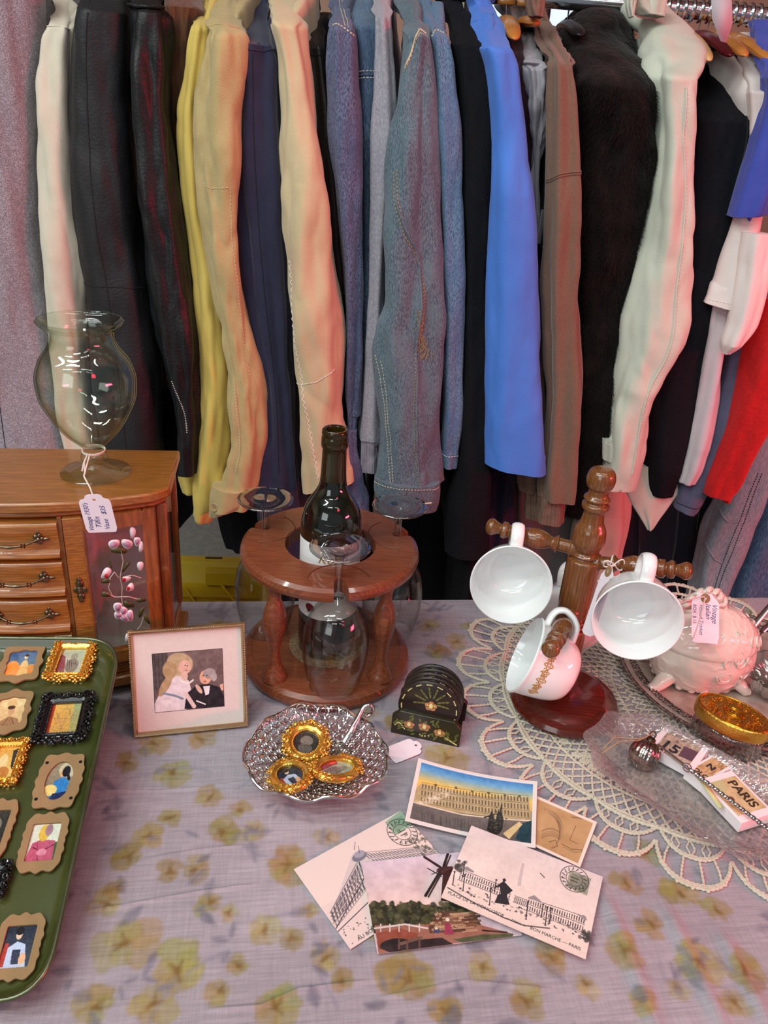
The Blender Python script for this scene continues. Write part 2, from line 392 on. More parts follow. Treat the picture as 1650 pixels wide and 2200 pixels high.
def garment(key, name, label, cat, rows, Y, m, sh=60, dep=.075, zhem=.70, body=True, group=None, bx=0, hx=.016, seed=None, part='sleeve', bm_=None, Yb=.44, **kw):
    seed = seed if seed is not None else len(GA)+1
    L = loft(rows, Y, dep, sh=sh, seed=seed, **kw)
    i = int(np.argmin(abs(L.t-sh))); c = L.P[i].mean(0)
    X = c[0]+bx; t_ = thing(name, label, cat, (float(X), RY_, float(min(zhem, L.P[-1, :, 2].min()))), group=group)
    lmesh(L).build(part, m, t_, world=True, smooth=60)
    zc_ = L.P[:, :, 2].mean(1)[::-1]; xc_ = L.P[:, :, 0].mean(1)[::-1]; zt_, zb_ = zc_[-1], zc_[0]; sl = (xc_[len(xc_)//2]-xc_[0])/(zc_[len(xc_)//2]-zc_[0])
    XF = lambda z: bx+(float(np.interp(min(z, c[2]), zc_, xc_)) if z > zb_ else float(xc_[0]+(z-zb_)*sl*.5))
    if zhem > .6: zhem = max(zhem, float(L.P[-1, :, 2].mean())+.03)
    if body: body_mesh(XF, c[2]-.01, Y+.035, zhem, hx, seed=seed, Yb=Yb).build('body', bm_ or m, t_, world=True, smooth=60)
    L.o = t_; L.X = X; L.zs = c[2]; GA[key] = L; return L
def extra(L, rows, Y, m, name, dep=.05, seed=50, **kw):
    q = loft(rows, Y, dep, seed=seed, **kw); lmesh(q).build(name, m, L.o, world=True, smooth=60); return q

# fabrics
F_ = dict(rough=.85, sheen=.25)
m_wool = mat('grey_wool', (112, 106, 114), (178, 174, 182), ns=700, contrast=.13, detail=3, rough=.95, sheen=.5, bump=.5, bs=700, a2=(132, 126, 134), ns2=160)
m_cream = mat('cream_cotton', (214, 202, 184), (204, 192, 172), ns=30, bump=.25, bs=900, **F_)
m_leath = mat('black_leather', (36, 37, 40), (27, 27, 30), ns=20, rough=.52, bump=.35, bs=260, spec=.4)
m_leath2 = mat('glossy_black_leather', (26, 27, 30), (18, 18, 20), ns=30, rough=.44, bump=.4, bs=220, spec=.4)
m_cord = mat('brown_corduroy', (52, 30, 16), (104, 66, 38), ns=200, st=(1, 1, .15), rough=.9, bump=.8, bs=260, bst=(1, 1, .3), sheen=.3)
m_yel = mat('yellow_cotton', (214, 186, 98), (206, 176, 86), ns=12, bump=.15, bs=800, **F_)
m_khaki = mat('khaki_canvas', (190, 166, 118), (178, 152, 104), ns=40, bump=.35, bs=700, **F_)
m_navy = mat('navy_cotton', (38, 38, 66), (32, 32, 56), ns=30, bump=.2, bs=900, **F_)
m_suede = mat('tan_suede', (208, 186, 150), (198, 176, 138), ns=25, bump=.2, bs=500, rough=.95, sheen=.3, a2=(204, 172, 138), ns2=9)
m_brleath = mat('dark_brown_leather', (38, 26, 20), (28, 19, 15), ns=20, rough=.5, bump=.3, bs=200)
DN = dict(st=(1, 1, .22), contrast=.13, detail=5, rough=.9, bump=.55, bs=700, bst=(1, 1, .5), sheen=.15)
m_den1 = mat('dark_denim', (54, 62, 92), (112, 120, 148), ns=1000, a2=(70, 76, 108), ns2=12, **DN)
m_den2 = mat('mid_denim', (58, 78, 106), (112, 134, 158), ns=600, a2=(66, 90, 120), ns2=9, **DN)
m_heath = mat('grey_heather', (142, 136, 148), (168, 163, 172), ns=500, st=(1, 1, .4), contrast=.15, bump=.3, bs=800, rough=.9, sheen=.3)
m_den3 = mat('worn_denim', (64, 80, 96), (112, 128, 138), ns=900, a2=(104, 122, 132), ns2=16, **DN)
m_den4 = mat('blue_denim', (62, 90, 124), (118, 144, 170), ns=1000, a2=(80, 110, 146), ns2=14, **DN)
m_black = mat('black_wool', (17, 17, 21), (23, 23, 28), ns=200, rough=.95, bump=.2, bs=500, spec=.2)
m_blue = mat('cornflower_poplin', (78, 130, 222), (72, 122, 212), ns=14, bump=.12, bs=900, rough=.75, sheen=.15)
m_maroon = mat('maroon_knit', (58, 26, 36), (44, 20, 28), ns=60, **F_)
m_heath2 = mat('pale_grey_heather', (176, 170, 176), (150, 146, 154), ns=260, st=(1, 1, .2), contrast=.2, bump=.4, bs=600, rough=.9, sheen=.3)
m_brown = mat('brown_sweatshirt', (124, 96, 80), (116, 88, 72), ns=300, contrast=.2, bump=.3, bs=800, rough=.95, sheen=.3)
m_fur = mat('dark_brown_fur', (15, 11, 10), (32, 24, 22), ns=90, st=(1, 1, .4), rough=.9, bump=1, bs=160, sheen=.12, spec=.25)
m_sage = mat('pale_sage_cotton', (206, 208, 192), (198, 200, 184), ns=20, bump=.25, bs=800, **F_)
m_bsw = mat('black_sweater_knit', (16, 17, 22), (22, 23, 29), ns=160, rough=.95, bump=.2, bs=600, spec=.2)
m_white = mat('white_jersey', (232, 222, 218), (224, 214, 210), ns=14, bump=.15, bs=900, **F_)
m_royal = mat('royal_blue_jersey', (66, 82, 178), (58, 74, 168), ns=30, bump=.15, bs=900, **F_)
m_pinkg = mat('pale_pink_grey_cotton', (206, 194, 198), (194, 184, 190), ns=20, bump=.15, bs=900, **F_)
m_slate = mat('slate_jersey', (88, 90, 116), (78, 80, 106), ns=60, bump=.2, bs=900, **F_)
m_red = mat('red_wool', (192, 16, 20), (172, 10, 14), ns=200, contrast=.2, bump=.3, bs=500, rough=.9, sheen=.2)
m_gjean = mat('grey_blue_jeans', (124, 142, 154), (150, 166, 174), ns=400, **{**DN, 'bump': .25})
m_bjean = mat('washed_blue_jeans', (50, 84, 116), (84, 118, 146), ns=420, **{**DN, 'bump': .3})
m_grn = mat('grey_green_cotton', (104, 108, 106), (92, 96, 94), ns=20, **F_)
m_dnavy = mat('dark_navy_velvet', (15, 18, 34), (22, 26, 44), ns=20, rough=.8, sheen=.5)
m_thr = mat('pale_thread', (214, 196, 160), rough=.8); m_thw = mat('white_thread', (235, 225, 215), rough=.8)
m_thd = mat('dark_thread', (20, 20, 22), rough=.8); m_tho = mat('ochre_thread', (160, 136, 98), rough=.8)

L = garment('coat', 'wool_coat', 'long grey mottled wool coat at the left end of the rack', 'coat',
    [(-70, -150, 92), (0, -150, 97), (255, -150, 92), (400, -150, 96), (620, -150, 106), (800, -150, 126), (1000, -150, 148), (1250, -150, 175)], 1.25, m_wool, dep=.12, A=.007, sh=-60, zhem=.3)
seam(L, [(-40, .40), (120, .33), (400, .22), (700, .2), (1100, .33)], m_thd, L.o, r=.0007)
L = garment('cream', 'cotton_shirt', 'cream long-sleeved shirt squeezed between the grey wool coat and the black leather coat', 'shirt',
    [(-60, 122, 158), (0, 120, 160), (65, 116, 167), (90, 110, 168), (200, 101, 168), (400, 104, 172), (540, 104, 187), (700, 106, 190), (850, 122, 196), (1000, 148, 216), (1150, 170, 230)], 1.27, m_cream, A=.008, fx=18, sh=60)
seam(L, [(62, -.9), (60, 0), (64, .9)], m_cream, L.o, r=.0011)
L = garment('lcoat', 'leather_coat', 'long matt black leather coat with a centre seam, left of the zipped leather jacket', 'coat',
    [(-60, 192, 262), (0, 184, 272), (100, 172, 272), (300, 165, 280), (500, 172, 300), (607, 184, 320), (800, 205, 345), (1000, 232, 352), (1130, 246, 356)], 1.255, m_leath, dep=.09, A=.006, sh=30, zhem=.75)
seam(L, [(-40, -.15), (250, -.1), (600, 0), (900, .02), (1120, .05)], m_thd, L.o, r=.0012, off=-.0002); seam(L, [(607, -.98), (605, -.3), (605, .4), (610, .98)], m_thd, L.o, r=.0012, off=-.0002)
L = garment('ljack', 'leather_jacket', 'glossy black leather jacket with a zipped cuff, left of the yellow shirt', 'jacket',
    [(-50, 292, 350), (20, 288, 358), (60, 284, 362), (100, 285, 366), (250, 287, 368), (400, 303, 385), (500, 313, 402), (650, 326, 422), (800, 362, 428), (900, 383, 430), (1012, 384, 427)], 1.24, m_leath2, dep=.08, A=.0065, fx=26, fz=6, A2=.0009, sh=30)
seam(L, [(60, -.6), (300, -.55), (450, -.3), (600, -.1), (750, 0), (880, -.2)], m_thd, L.o, r=.0009, off=0)
stitch(L, [(808, -.40), (840, -.22), (880, .0), (922, .12)], m_thw, L.o, r=.0011, ln=.0015, gap=.0022, name='zipper')
b = MB(); b.tube(sline(L, [(18, -.9), (22, -.3), (22, .3), (18, .9)], 20, .004), .004, 8, flat=.6); b.build('epaulet', m_leath2, L.o, world=True)
L = garment('cord', 'corduroy_jacket', 'brown corduroy jacket half hidden behind the zipped black leather jacket', 'jacket',
    [(-60, 360, 436), (0, 360, 430), (150, 352, 412), (300, 362, 408), (520, 372, 412), (700, 390, 430)], 1.30, m_cord, A=.005, sh=20, zhem=.85)
L = garment('yellow', 'cotton_shirt', 'yellow shirt whose long sleeve hangs in front of the brown corduroy jacket', 'shirt',
    [(-60, 425, 458), (0, 420, 452), (100, 404, 442), (250, 384, 432), (400, 393, 440), (600, 414, 466), (700, 422, 482), (850, 430, 492), (980, 418, 488), (1060, 412, 474), (1112, 408, 456)], 1.262, m_yel, A=.008, fx=20, sh=60, zhem=.9, cut=-.25)
extra(L, [(960, 388, 428), (1020, 384, 430), (1055, 396, 426)], 1.30, m_yel, 'cuff', dep=.04)
L = garment('khaki', 'work_jacket', 'khaki canvas work jacket with a buttoned cuff, between the yellow shirt and the navy shirt', 'jacket',
    [(-60, 465, 500), (0, 460, 506), (60, 450, 515), (100, 436, 524), (250, 425, 512), (400, 430, 515), (550, 445, 521), (700, 468, 540), (850, 488, 564), (950, 498, 569), (1030, 484, 562), (1078, 474, 548)], 1.235, m_khaki, A=.009, fx=22, fz=5, sh=70, zhem=.75)
seam(L, [(62, -.9), (58, -.2), (62, .9)], m_khaki, L.o, r=.0012)
stitch(L, [(395, -.85), (403, -.2), (397, .62)], m_thr, L.o); stitch(L, [(397, .62), (500, .66), (620, .72), (800, .72)], m_thr, L.o)
stitch(L, [(560, -.75), (700, -.5), (850, -.35), (1000, -.3)], m_thr, L.o, r=.0008); seam(L, [(560, -.7), (700, -.45), (850, -.3), (1000, -.25)], m_khaki, L.o, r=.0013)
q = extra(L, [(1040, 462, 552), (1066, 456, 548), (1096, 454, 500)], 1.225, m_khaki, 'cuff', dep=.08, cut=.5, A=.003)
def button(c, n_, r, m, par, name='button', holes=4, mh=None):
    z = Vector(n_).normalized(); M_ = Matrix.Translation(Vector(c))@z.to_track_quat('Z', 'Y').to_matrix().to_4x4(); b = MB()
    b.lathe([(0, 0), (r, 0), (r, .0012), (r*.85, .0022), (r*.7, .0016), (0, .0016)], 20, M_); o = b.build(name, m, par, world=True)
    if holes:
        b = MB()
        for a in range(4): b.ball((math.cos(a*PI/2+.7)*r*.28, math.sin(a*PI/2+.7)*r*.28, .0016), (r*.1, r*.1, .0003), M_, 8, 6)
        b.build('button_holes', mh or m_thd, par, world=True)
m_bhorn = mat('horn_button', (176, 156, 112), (150, 128, 90), ns=90, rough=.35)
pc = surf(q, 1075, -.62, .002); button(pc, (-.3, -1, .2), .0085, m_bhorn, L.o)
L = garment('navy', 'cotton_shirt', 'dark navy shirt with a shoulder seam, left of the tan suede jacket', 'shirt',
    [(-60, 545, 572), (0, 540, 577), (60, 530, 588), (112, 518, 606), (135, 510, 612), (300, 507, 614), (450, 512, 616), (600, 520, 625), (750, 545, 630), (900, 562, 636), (1100, 560, 646), (1180, 560, 650)], 1.26, m_navy, A=.006, folds=.003, fn=7, sh=100, zhem=.55)
seam(L, [(108, -.95), (113, -.4), (113, .3), (104, .9)], m_navy, L.o, r=.0012); seam(L, [(120, -.1), (500, 0), (1000, .1)], m_thd, L.o, r=.0006)
L = garment('suede', 'suede_jacket', 'tan suede jacket with zigzag stitching, its wide sleeve hanging behind the wine bottle', 'jacket',
    [(-60, 588, 632), (0, 584, 640), (60, 592, 648), (100, 600, 655), (250, 610, 680), (400, 611, 701), (500, 613, 716), (600, 617, 728), (700, 626, 732), (800, 634, 733), (900, 638, 738), (960, 636, 752), (1040, 645, 752)], 1.225, m_suede, dep=.09, A=.008, fx=14, fz=5, sh=60, cut=.32)
stitch(L, [(560, -.95), (700, -.72), (820, -.60), (900, -.42), (960, -.25), (1010, -.1)], m_thw, L.o, r=.0007, ln=.0056, gap=0, zig=.0018, name='zigzag_stitching')
stitch(L, [(818, -.95), (812, -.45), (806, 0), (790, .45), (780, .9)], m_thw, L.o, r=.0006, ln=.004, gap=.001, zig=.0006, name='zigzag_stitching')
L = garment('bleath', 'leather_jacket', 'dark brown leather jacket seen in the gap right of the tan suede jacket', 'jacket',
    [(-60, 640, 690), (0, 640, 692), (130, 655, 706), (300, 668, 722), (700, 700, 750), (1000, 700, 760)], 1.30, m_brleath, A=.005, sh=100, zhem=.8)
seam(L, [(122, -.8), (120, .8)], m_thd, L.o, r=.001)
L = garment('den1', 'denim_jacket', 'dark indigo denim jacket with pale shoulder piping, right of the tan suede jacket', 'jacket',
    [(-60, 716, 742), (0, 712, 746), (55, 708, 762), (80, 704, 766), (150, 702, 770), (300, 706, 780), (450, 722, 783), (600, 738, 785), (750, 742, 785), (850, 744, 776), (925, 750, 764)], 1.25, m_den1, A=.005, fx=24, sh=60, zhem=.75)
stitch(L, [(58, -.9), (56, -.2), (66, .4), (80, .95)], m_thr, L.o, r=.0011); stitch(L, [(-40, .1), (20, .1), (60, .35)], m_thr, L.o); stitch(L, [(-40, .4), (20, .4), (64, .62)], m_thr, L.o)
extra(L, [(922, 744, 764), (950, 744, 764), (1010, 730, 776), (1095, 752, 788)], 1.26, m_den1, 'cuff', dep=.04)
L = garment('den2', 'denim_jacket', 'mid-blue denim jacket with a white-stitched yoke, behind the grey heather shirt', 'jacket',
    [(-60, 762, 798), (0, 760, 802), (60, 764, 806), (150, 772, 812), (300, 778, 816), (600, 782, 812), (900, 776, 806), (980, 770, 800)], 1.29, m_den2, A=.004, sh=60, zhem=.75)
stitch(L, [(158, -.9), (152, .9)], m_thw, L.o, r=.0008); stitch(L, [(172, -.9), (166, .9)], m_thw, L.o, r=.0008); seam(L, [(166, -.9), (160, .9)], m_den2, L.o, r=.0016)
L = garment('heather', 'heather_shirt', 'grey heather shirt with a ribbed cuff, between the indigo and the worn denim jackets', 'shirt',
    [(-60, 805, 835), (0, 801, 838), (100, 804, 846), (160, 805, 852), (300, 800, 858), (450, 795, 842), (600, 788, 832), (700, 784, 830), (800, 776, 824), (935, 768, 815), (950, 776, 812)], 1.262, m_heath, A=.005, fx=20, sh=40)
m_rib = mat('heather_rib', (120, 112, 126), (160, 152, 164), ns=60, rough=.9, bump=.3, bs=500)
def ribcuff(L, py0, py1, xa, xb, Y, m, dep=.05, nr=26, xa1=None, xb1=None):
    q = loft([(py0, xa, xb), (py0+6, xa+2, xb-2), (py1, xa1 or xa, xb1 or xb)], Y, dep, n=40, m=nr*6, A=.0012, A2=0, seed=3)
    th = np.arange(nr*6)/(nr*6)*TAU; C = q.P.mean(1, keepdims=True); D = q.P-C; D[..., 2] = 0; D /= np.linalg.norm(D, axis=2, keepdims=True)+1e-9
    q.P += D*(.0014*np.abs(np.sin(th*nr/2))[None, :, None]); lmesh(q).build('cuff', m, L.o, world=True, smooth=50)
ribcuff(L, 940, 1007, 774, 811, 1.264, m_rib, .05, 22)
L = garment('den3', 'denim_jacket', 'large worn denim jacket with ochre stitching and a buttoned cuff, above the right-hand wine glass', 'jacket',
    [(-60, 830, 885), (0, 838, 896), (55, 868, 916), (80, 870, 922), (200, 862, 930), (350, 836, 936), (450, 830, 942), (550, 826, 948), (650, 824, 950), (700, 810, 949), (760, 803, 948), (850, 806, 942), (950, 810, 938), (1000, 808, 942), (1030, 808, 944)], 1.225, m_den3, dep=.09, A=.009, fx=16, fz=4, sh=80, zhem=.72)
seam(L, [(150, -.95), (100, -.4), (66, .2), (72, .9)], m_thr, L.o, r=.0013)
stitch(L, [(158, -.95), (106, -.4), (74, .2), (78, .9)], m_thr, L.o)
stitch(L, [(370, -.82), (430, -.65), (500, -.25), (560, .25), (620, .42), (750, .22), (870, .2), (1025, .30)], m_tho, L.o, r=.0009)
stitch(L, [(365, -.70), (430, -.5), (500, -.1), (560, .36), (620, .50), (750, .30), (870, .3), (1025, .38)], m_tho, L.o, r=.0009)
stitch(L, [(760, -.9), (850, -.75), (950, -.68), (1025, -.55)], m_thr, L.o, r=.0007); stitch(L, [(770, -.8), (850, -.64), (950, -.56), (1025, -.44)], m_thr, L.o, r=.0007)
seam(L, [(430, -.58), (560, .3), (750, .26), (1025, .34)], m_den3, L.o, r=.0026, n=80)
b = MB(); q2 = random.Random(3)
for i in range(260):
    py = q2.uniform(650, 760); s = .22+(py-650)/260+q2.gauss(0, .09); p0 = surf(L, py, s, .0008); b.tube([p0, p0+np.array([q2.gauss(0, .0008), -.001, -q2.uniform(.002, .005)])], .0004, 4)
b.build('frayed_patch', m_tho, L.o, world=True)
q = extra(L, [(1022, 806, 946), (1040, 806, 946), (1062, 810, 944), (1076, 820, 938)], 1.220, m_den3, 'cuff', dep=.1, A=.003, cut=-.12)
stitch(q, [(1030, -.95), (1026, 0), (1030, .95)], m_thr, L.o, r=.0007)
button(surf(q, 1054, .30, .003), (.3, -1, .1), .0085, mat('copper_button', (120, 84, 66), rough=.35, metal=.8), L.o, mh=m_thr)
b = MB(); p0 = surf(q, 1054, .37, .005); b.tube([p0, p0+np.array([.016, .002, .002])], .0014, 6); b.build('buttonhole', m_thr, L.o, world=True)
L = garment('den4', 'denim_jacket', 'blue denim jacket with gathered shoulder, between the worn denim jacket and the black coat', 'jacket',
    [(-60, 890, 912), (0, 896, 924), (65, 920, 956), (80, 926, 960), (150, 930, 974), (300, 934, 993), (450, 940, 994), (600, 944, 996), (850, 950, 995), (960, 948, 986), (974, 948, 984)], 1.255, m_den4, A=.004, fx=22, sh=80)
stitch(L, [(80, -.9), (66, -.1), (74, .9)], m_thr, L.o, r=.001); seam(L, [(76, -.9), (62, -.1), (70, .9)], m_den4, L.o, r=.0018)
q = extra(L, [(968, 948, 984), (1000, 949, 980)], 1.252, m_den4, 'cuff', dep=.075, A=.002); stitch(q, [(972, -.9), (972, .9)], m_thw, L.o, r=.0007)
L = garment('bcoat', 'wool_coat', 'black wool coat hanging left of the bright blue coat', 'coat',
    [(-60, 930, 980), (0, 940, 990), (100, 964, 1032), (250, 985, 1056), (400, 990, 1058), (550, 994, 1052), (700, 996, 1046), (1000, 985, 1048), (1120, 960, 1046), (1180, 960, 1046)], 1.262, m_black, A=.005, sh=100, zhem=.35)
L = garment('blue', 'poplin_coat', 'bright cornflower-blue coat sleeve in the middle of the rack', 'coat',
    [(-60, 985, 1040), (0, 1000, 1056), (55, 1012, 1084), (100, 1025, 1100), (150, 1040, 1116), (220, 1046, 1122), (300, 1052, 1126), (400, 1048, 1136), (500, 1044, 1147), (700, 1040, 1160), (900, 1037, 1170), (1000, 1040, 1176)], 1.225, m_blue, dep=.09, A=.005, fx=12, fz=3, sh=110, cut=-.06)
seam(L, [(52, -.9), (48, 0), (30, .6)], m_blue, L.o, r=.001)
L = garment('maroon', 'knit_cardigan', 'dark maroon cardigan on a wooden hanger just right of the blue coat', 'cardigan',
    [(-40, 1062, 1094), (80, 1088, 1120), (200, 1108, 1134), (350, 1122, 1150), (600, 1140, 1160)], 1.31, m_maroon, A=.003, sh=120, zhem=.85)
L = garment('hood', 'heather_hoodie', 'pale grey heather hooded top with a bunched neckline, left of the brown sweatshirt', 'hoodie',
    [(-60, 1066, 1112), (0, 1068, 1132), (35, 1086, 1144), (60, 1092, 1143), (100, 1112, 1156), (160, 1128, 1168), (230, 1134, 1176), (320, 1138, 1166), (400, 1144, 1158), (520, 1148, 1160)], 1.285, m_heath2, A=.009, fx=30, fz=12, sh=150)
L = garment('brown', 'sweatshirt', 'brown sweatshirt with long ribbed cuffs, left of the black fur coat', 'sweatshirt',
    [(-30, 1126, 1160), (12, 1130, 1166), (60, 1146, 1184), (100, 1166, 1206), (140, 1178, 1232), (250, 1178, 1243), (400, 1174, 1244), (600, 1165, 1245), (800, 1164, 1246), (950, 1160, 1240), (1040, 1158, 1232), (1062, 1160, 1228)], 1.24, m_brown, A=.007, folds=.0035, fn=6, fx=16, sh=140)
for o_ in (0, 5): seam(L, [(388+o_, -.95), (372+o_, -.3), (366+o_, .3), (362+o_, .95)], m_maroon if 0 else m_brown, L.o, r=.0011, off=.0006)
m_ribb = mat('brown_rib', (104, 80, 68), (132, 104, 90), ns=60, rough=.95, bump=.3, bs=500)
ribcuff(L, 1058, 1117, 1158, 1211, 1.245, m_ribb, .05, 26, 1154, 1208)
extra(L, [(-20, 1128, 1152), (10, 1130, 1160), (36, 1136, 1168)], 1.33, m_ribb, 'ribbed_collar', dep=.05, A=.001)
q = extra(L, [(600, 1140, 1166), (850, 1118, 1166), (1000, 1106, 1162), (1050, 1118, 1158)], 1.30, m_brown, 'second_sleeve', dep=.06, A=.005)
ribcuff(L, 1044, 1108, 1128, 1160, 1.30, m_ribb, .045, 20)
L = garment('fur', 'fur_coat', 'thick dark brown fur coat between the brown sweatshirt and the pale sage shirt', 'coat',
    [(2, 1285, 1318), (14, 1262, 1334), (40, 1222, 1348), (80, 1196, 1364), (130, 1214, 1386), (200, 1238, 1402), (300, 1246, 1406), (400, 1244, 1396), (500, 1244, 1378), (600, 1246, 1356), (800, 1240, 1325), (950, 1234, 1300), (1040, 1220, 1282), (1100, 1204, 1256)], 1.262, m_fur, dep=.13, A=.012, fx=12, fz=7, A2=.002, sh=190, k=.0013, zhem=.8, edge=.85)
P_ = L.P; n_ = 60000; ii = rng.uniform(0, P_.shape[0]-1.01, n_); jj = rng.uniform(-.02, .52, n_)*P_.shape[1] % P_.shape[1]; i0 = ii.astype(int); j0 = jj.astype(int)
pp = P_[i0, j0]+(P_[i0+1, j0]-P_[i0, j0])*(ii-i0)[:, None]+(P_[i0, (j0+1) % P_.shape[1]]-P_[i0, j0])*(jj-j0)[:, None]
cc = P_.mean(1)[i0]; nd = pp-cc; nd[:, 2] = 0; nd /= np.linalg.norm(nd, axis=1, keepdims=True)
fl = fbm(pp*40, 4, 2)[:, None]*.6; tip = pp+(nd*.62+np.array([0, 0, -.75])+fl*np.array([.8, 0, .4])+rng.normal(size=(n_, 3))*.22)*rng.uniform(.006, .0135, (n_, 1))
sd = np.cross(tip-pp, nd); sd /= np.linalg.norm(sd, axis=1, keepdims=True)+1e-9; sd *= .0004
V_ = np.stack([pp-sd-nd*.001, pp+sd-nd*.001, tip], 1).reshape(-1, 3); b = MB(); b.add(V_, np.arange(3*n_).reshape(-1, 3))
fo = b.build('fur_pile', m_fur, L.o, world=True, smooth=0, fix=False); fo['kind'] = 'stuff'
L = garment('sage', 'button_shirt', 'large pale sage shirt with turned-up cuff and collar, right of the black fur coat', 'shirt',
    [(-20, 1348, 1396), (10, 1346, 1410), (40, 1358, 1452), (80, 1374, 1482), (150, 1390, 1494), (300, 1404, 1494), (450, 1388, 1490), (570, 1358, 1490), (650, 1340, 1484), (700, 1330, 1474), (760, 1322, 1446), (850, 1308, 1392), (950, 1298, 1376), (1040, 1292, 1352)], 1.232, m_sage, dep=.10, A=.009, fx=14, fz=5, sh=170, k=.0014, zhem=.95)
seam(L, [(190, .2), (300, .0), (420, .35), (600, .25), (720, .30), (850, .35), (1000, .4)], m_sage, L.o, r=.0015, off=.0006)
stitch(L, [(200, .27), (300, .07), (420, .42), (600, .32), (720, .38), (850, .43), (1000, .48)], m_thw, L.o, r=.0006)
q = extra(L, [(942, 1294, 1336), (985, 1294, 1334)], 1.228, m_sage, 'cuff_strap', dep=.10, A=.002); stitch(q, [(948, -.9), (948, .9)], m_thw, L.o)
extra(L, [(1000, 1336, 1450), (1050, 1338, 1460), (1075, 1350, 1446), (1100, 1366, 1426), (1136, 1388, 1402)], 1.30, m_sage, 'shirt_tail', dep=.02, A=.002)
extra(L, [(-30, 1350, 1394), (0, 1346, 1404), (20, 1350, 1414), (34, 1364, 1426)], 1.36, m_sage, 'collar', dep=.05, A=.002)
extra(L, [(-30, 1345, 1372), (10, 1344, 1362), (36, 1350, 1360)], 1.345, m_sage, 'collar', dep=.03, A=.002)
L = garment('bsw', 'knit_sweater', 'black round-necked sweater right of the pale sage shirt', 'sweater',
    [(84, 1548, 1572), (100, 1502, 1580), (150, 1494, 1590), (200, 1492, 1600), (270, 1488, 1616), (400, 1478, 1604), (500, 1468, 1582), (600, 1450, 1560), (700, 1425, 1542), (800, 1396, 1516), (900, 1386, 1490), (1000, 1388, 1462), (1056, 1392, 1440)], 1.275, m_bsw, dep=.09, A=.006, fx=14, sh=260, k=.0016, zhem=.95)
b = MB(); b.tube(sline(L, [(120, -.9), (104, -.5), (92, .2), (88, .6)], 30, .002), .006, 10); b.build('neckline', m_bsw, L.o, world=True)
seam(L, [(110, .55), (200, .62), (300, .45), (420, .2)], m_thd, L.o, r=.0016)
L = garment('white', 'jersey_shirt', 'white short-sleeved jersey shirt right of the black sweater', 'shirt',
    [(72, 1598, 1628), (110, 1590, 1644), (200, 1606, 1662), (300, 1608, 1662), (400, 1590, 1650), (500, 1562, 1632), (600, 1532, 1600), (655, 1513, 1578)], 1.245, m_white, A=.006, fx=16, sh=200, k=.0016, zhem=1.08, cut=-.15)
stitch(L, [(645, -.9), (640, .8)], m_thw, L.o, r=.0005)
extra(L, [(500, 1592, 1660), (600, 1576, 1650), (690, 1560, 1630), (740, 1546, 1592), (758, 1548, 1570)], 1.225, m_white, 'second_sleeve', dep=.05, A=.004)
L = garment('royal', 'jersey_shirt', 'royal-blue short-sleeved jersey shirt at the right end of the rack', 'shirt',
    [(45, 1612, 1650), (100, 1628, 1672), (200, 1640, 1700), (300, 1622, 1690), (400, 1594, 1664), (462, 1578, 1640)], 1.215, m_royal, A=.004, sh=170, k=.0016, zhem=.85, cut=.15, body=False)
extra(L, [(440, 1588, 1626), (490, 1594, 1618), (524, 1602, 1610)], 1.25, m_royal, 'sleeve_lining', dep=.03, A=.003)
L = garment('pink', 'cotton_shirt', 'pale pinkish-grey shirt hanging low behind the white jersey shirt', 'shirt',
    [(560, 1530, 1590), (690, 1516, 1560), (800, 1500, 1546), (900, 1482, 1530), (1000, 1466, 1502), (1034, 1460, 1486)], 1.27, m_pinkg, A=.005, sh=500, body=False, dep=.05)
L = garment('slate', 'jersey_shirt', 'slate-purple jersey shirt hanging between the pale pink shirt and the red shirt', 'shirt',
    [(560, 1600, 1670), (620, 1596, 1662), (700, 1576, 1640), (800, 1548, 1600), (900, 1520, 1572), (980, 1484, 1545), (1050, 1448, 1520), (1092, 1440, 1498)], 1.285, m_slate, A=.004, sh=500, body=False, dep=.06, cut=-.2)
seam(L, [(1078, -.9), (1076, .9)], m_thd, L.o, r=.0007)
L = garment('red', 'wool_shirt', 'bright red woollen shirt near the right edge, below the white jersey shirt', 'shirt',
    [(640, 1636, 1712), (700, 1612, 1710), (800, 1590, 1700), (900, 1564, 1650), (980, 1538, 1612), (1040, 1516, 1586), (1060, 1512, 1572)], 1.25, m_red, A=.006, sh=500, body=False, dep=.07)
extra(L, [(1046, 1540, 1572), (1074, 1548, 1570)], 1.247, m_red, 'cuff', dep=.07)

# lower row : trousers and skirts hanging under the shirts
def lower(name, label, cat, rows, Y, m, dep=.09, **kw):
    L = loft(rows, Y, dep, **kw); z = float(L.P[-1, :, 2].min()); c = L.P[0].mean(0)
    t_ = thing(name, label, cat, (float(c[0]), float(c[1]), z)); lmesh(L).build('leg' if 'trouser' in name or 'jean' in name else 'panel', m, t_, world=True, smooth=60); L.o = t_; return L
lower('skirt', 'long black skirt in the dark gap right of the wine rack', 'skirt', [(900, 880, 1010), (1150, 850, 1020), (1500, 830, 1000)], 1.62, m_black, seed=61, folds=.006, fn=9)
lower('skirt', 'black skirt hanging behind the wine bottle', 'skirt', [(900, 560, 770), (1120, 585, 790), (1160, 600, 800), (1500, 600, 800)], 1.52, m_black, seed=62, folds=.006, fn=9)
lower('skirt', 'black skirt visible behind the yellow and khaki sleeves, above the floor', 'skirt', [(850, 300, 440), (1000, 315, 440), (1080, 325, 428), (1150, 330, 380)], 1.42, m_black, seed=63, cut=.5, folds=.004, fn=7)
lower('skirt', 'black garment hem hanging left of the wine rack and above the yellow tote lid', 'skirt', [(900, 480, 620), (1000, 470, 650), (1100, 474, 650), (1163, 492, 620)], 1.40, m_black, seed=64, cut=.2, folds=.004, fn=7)
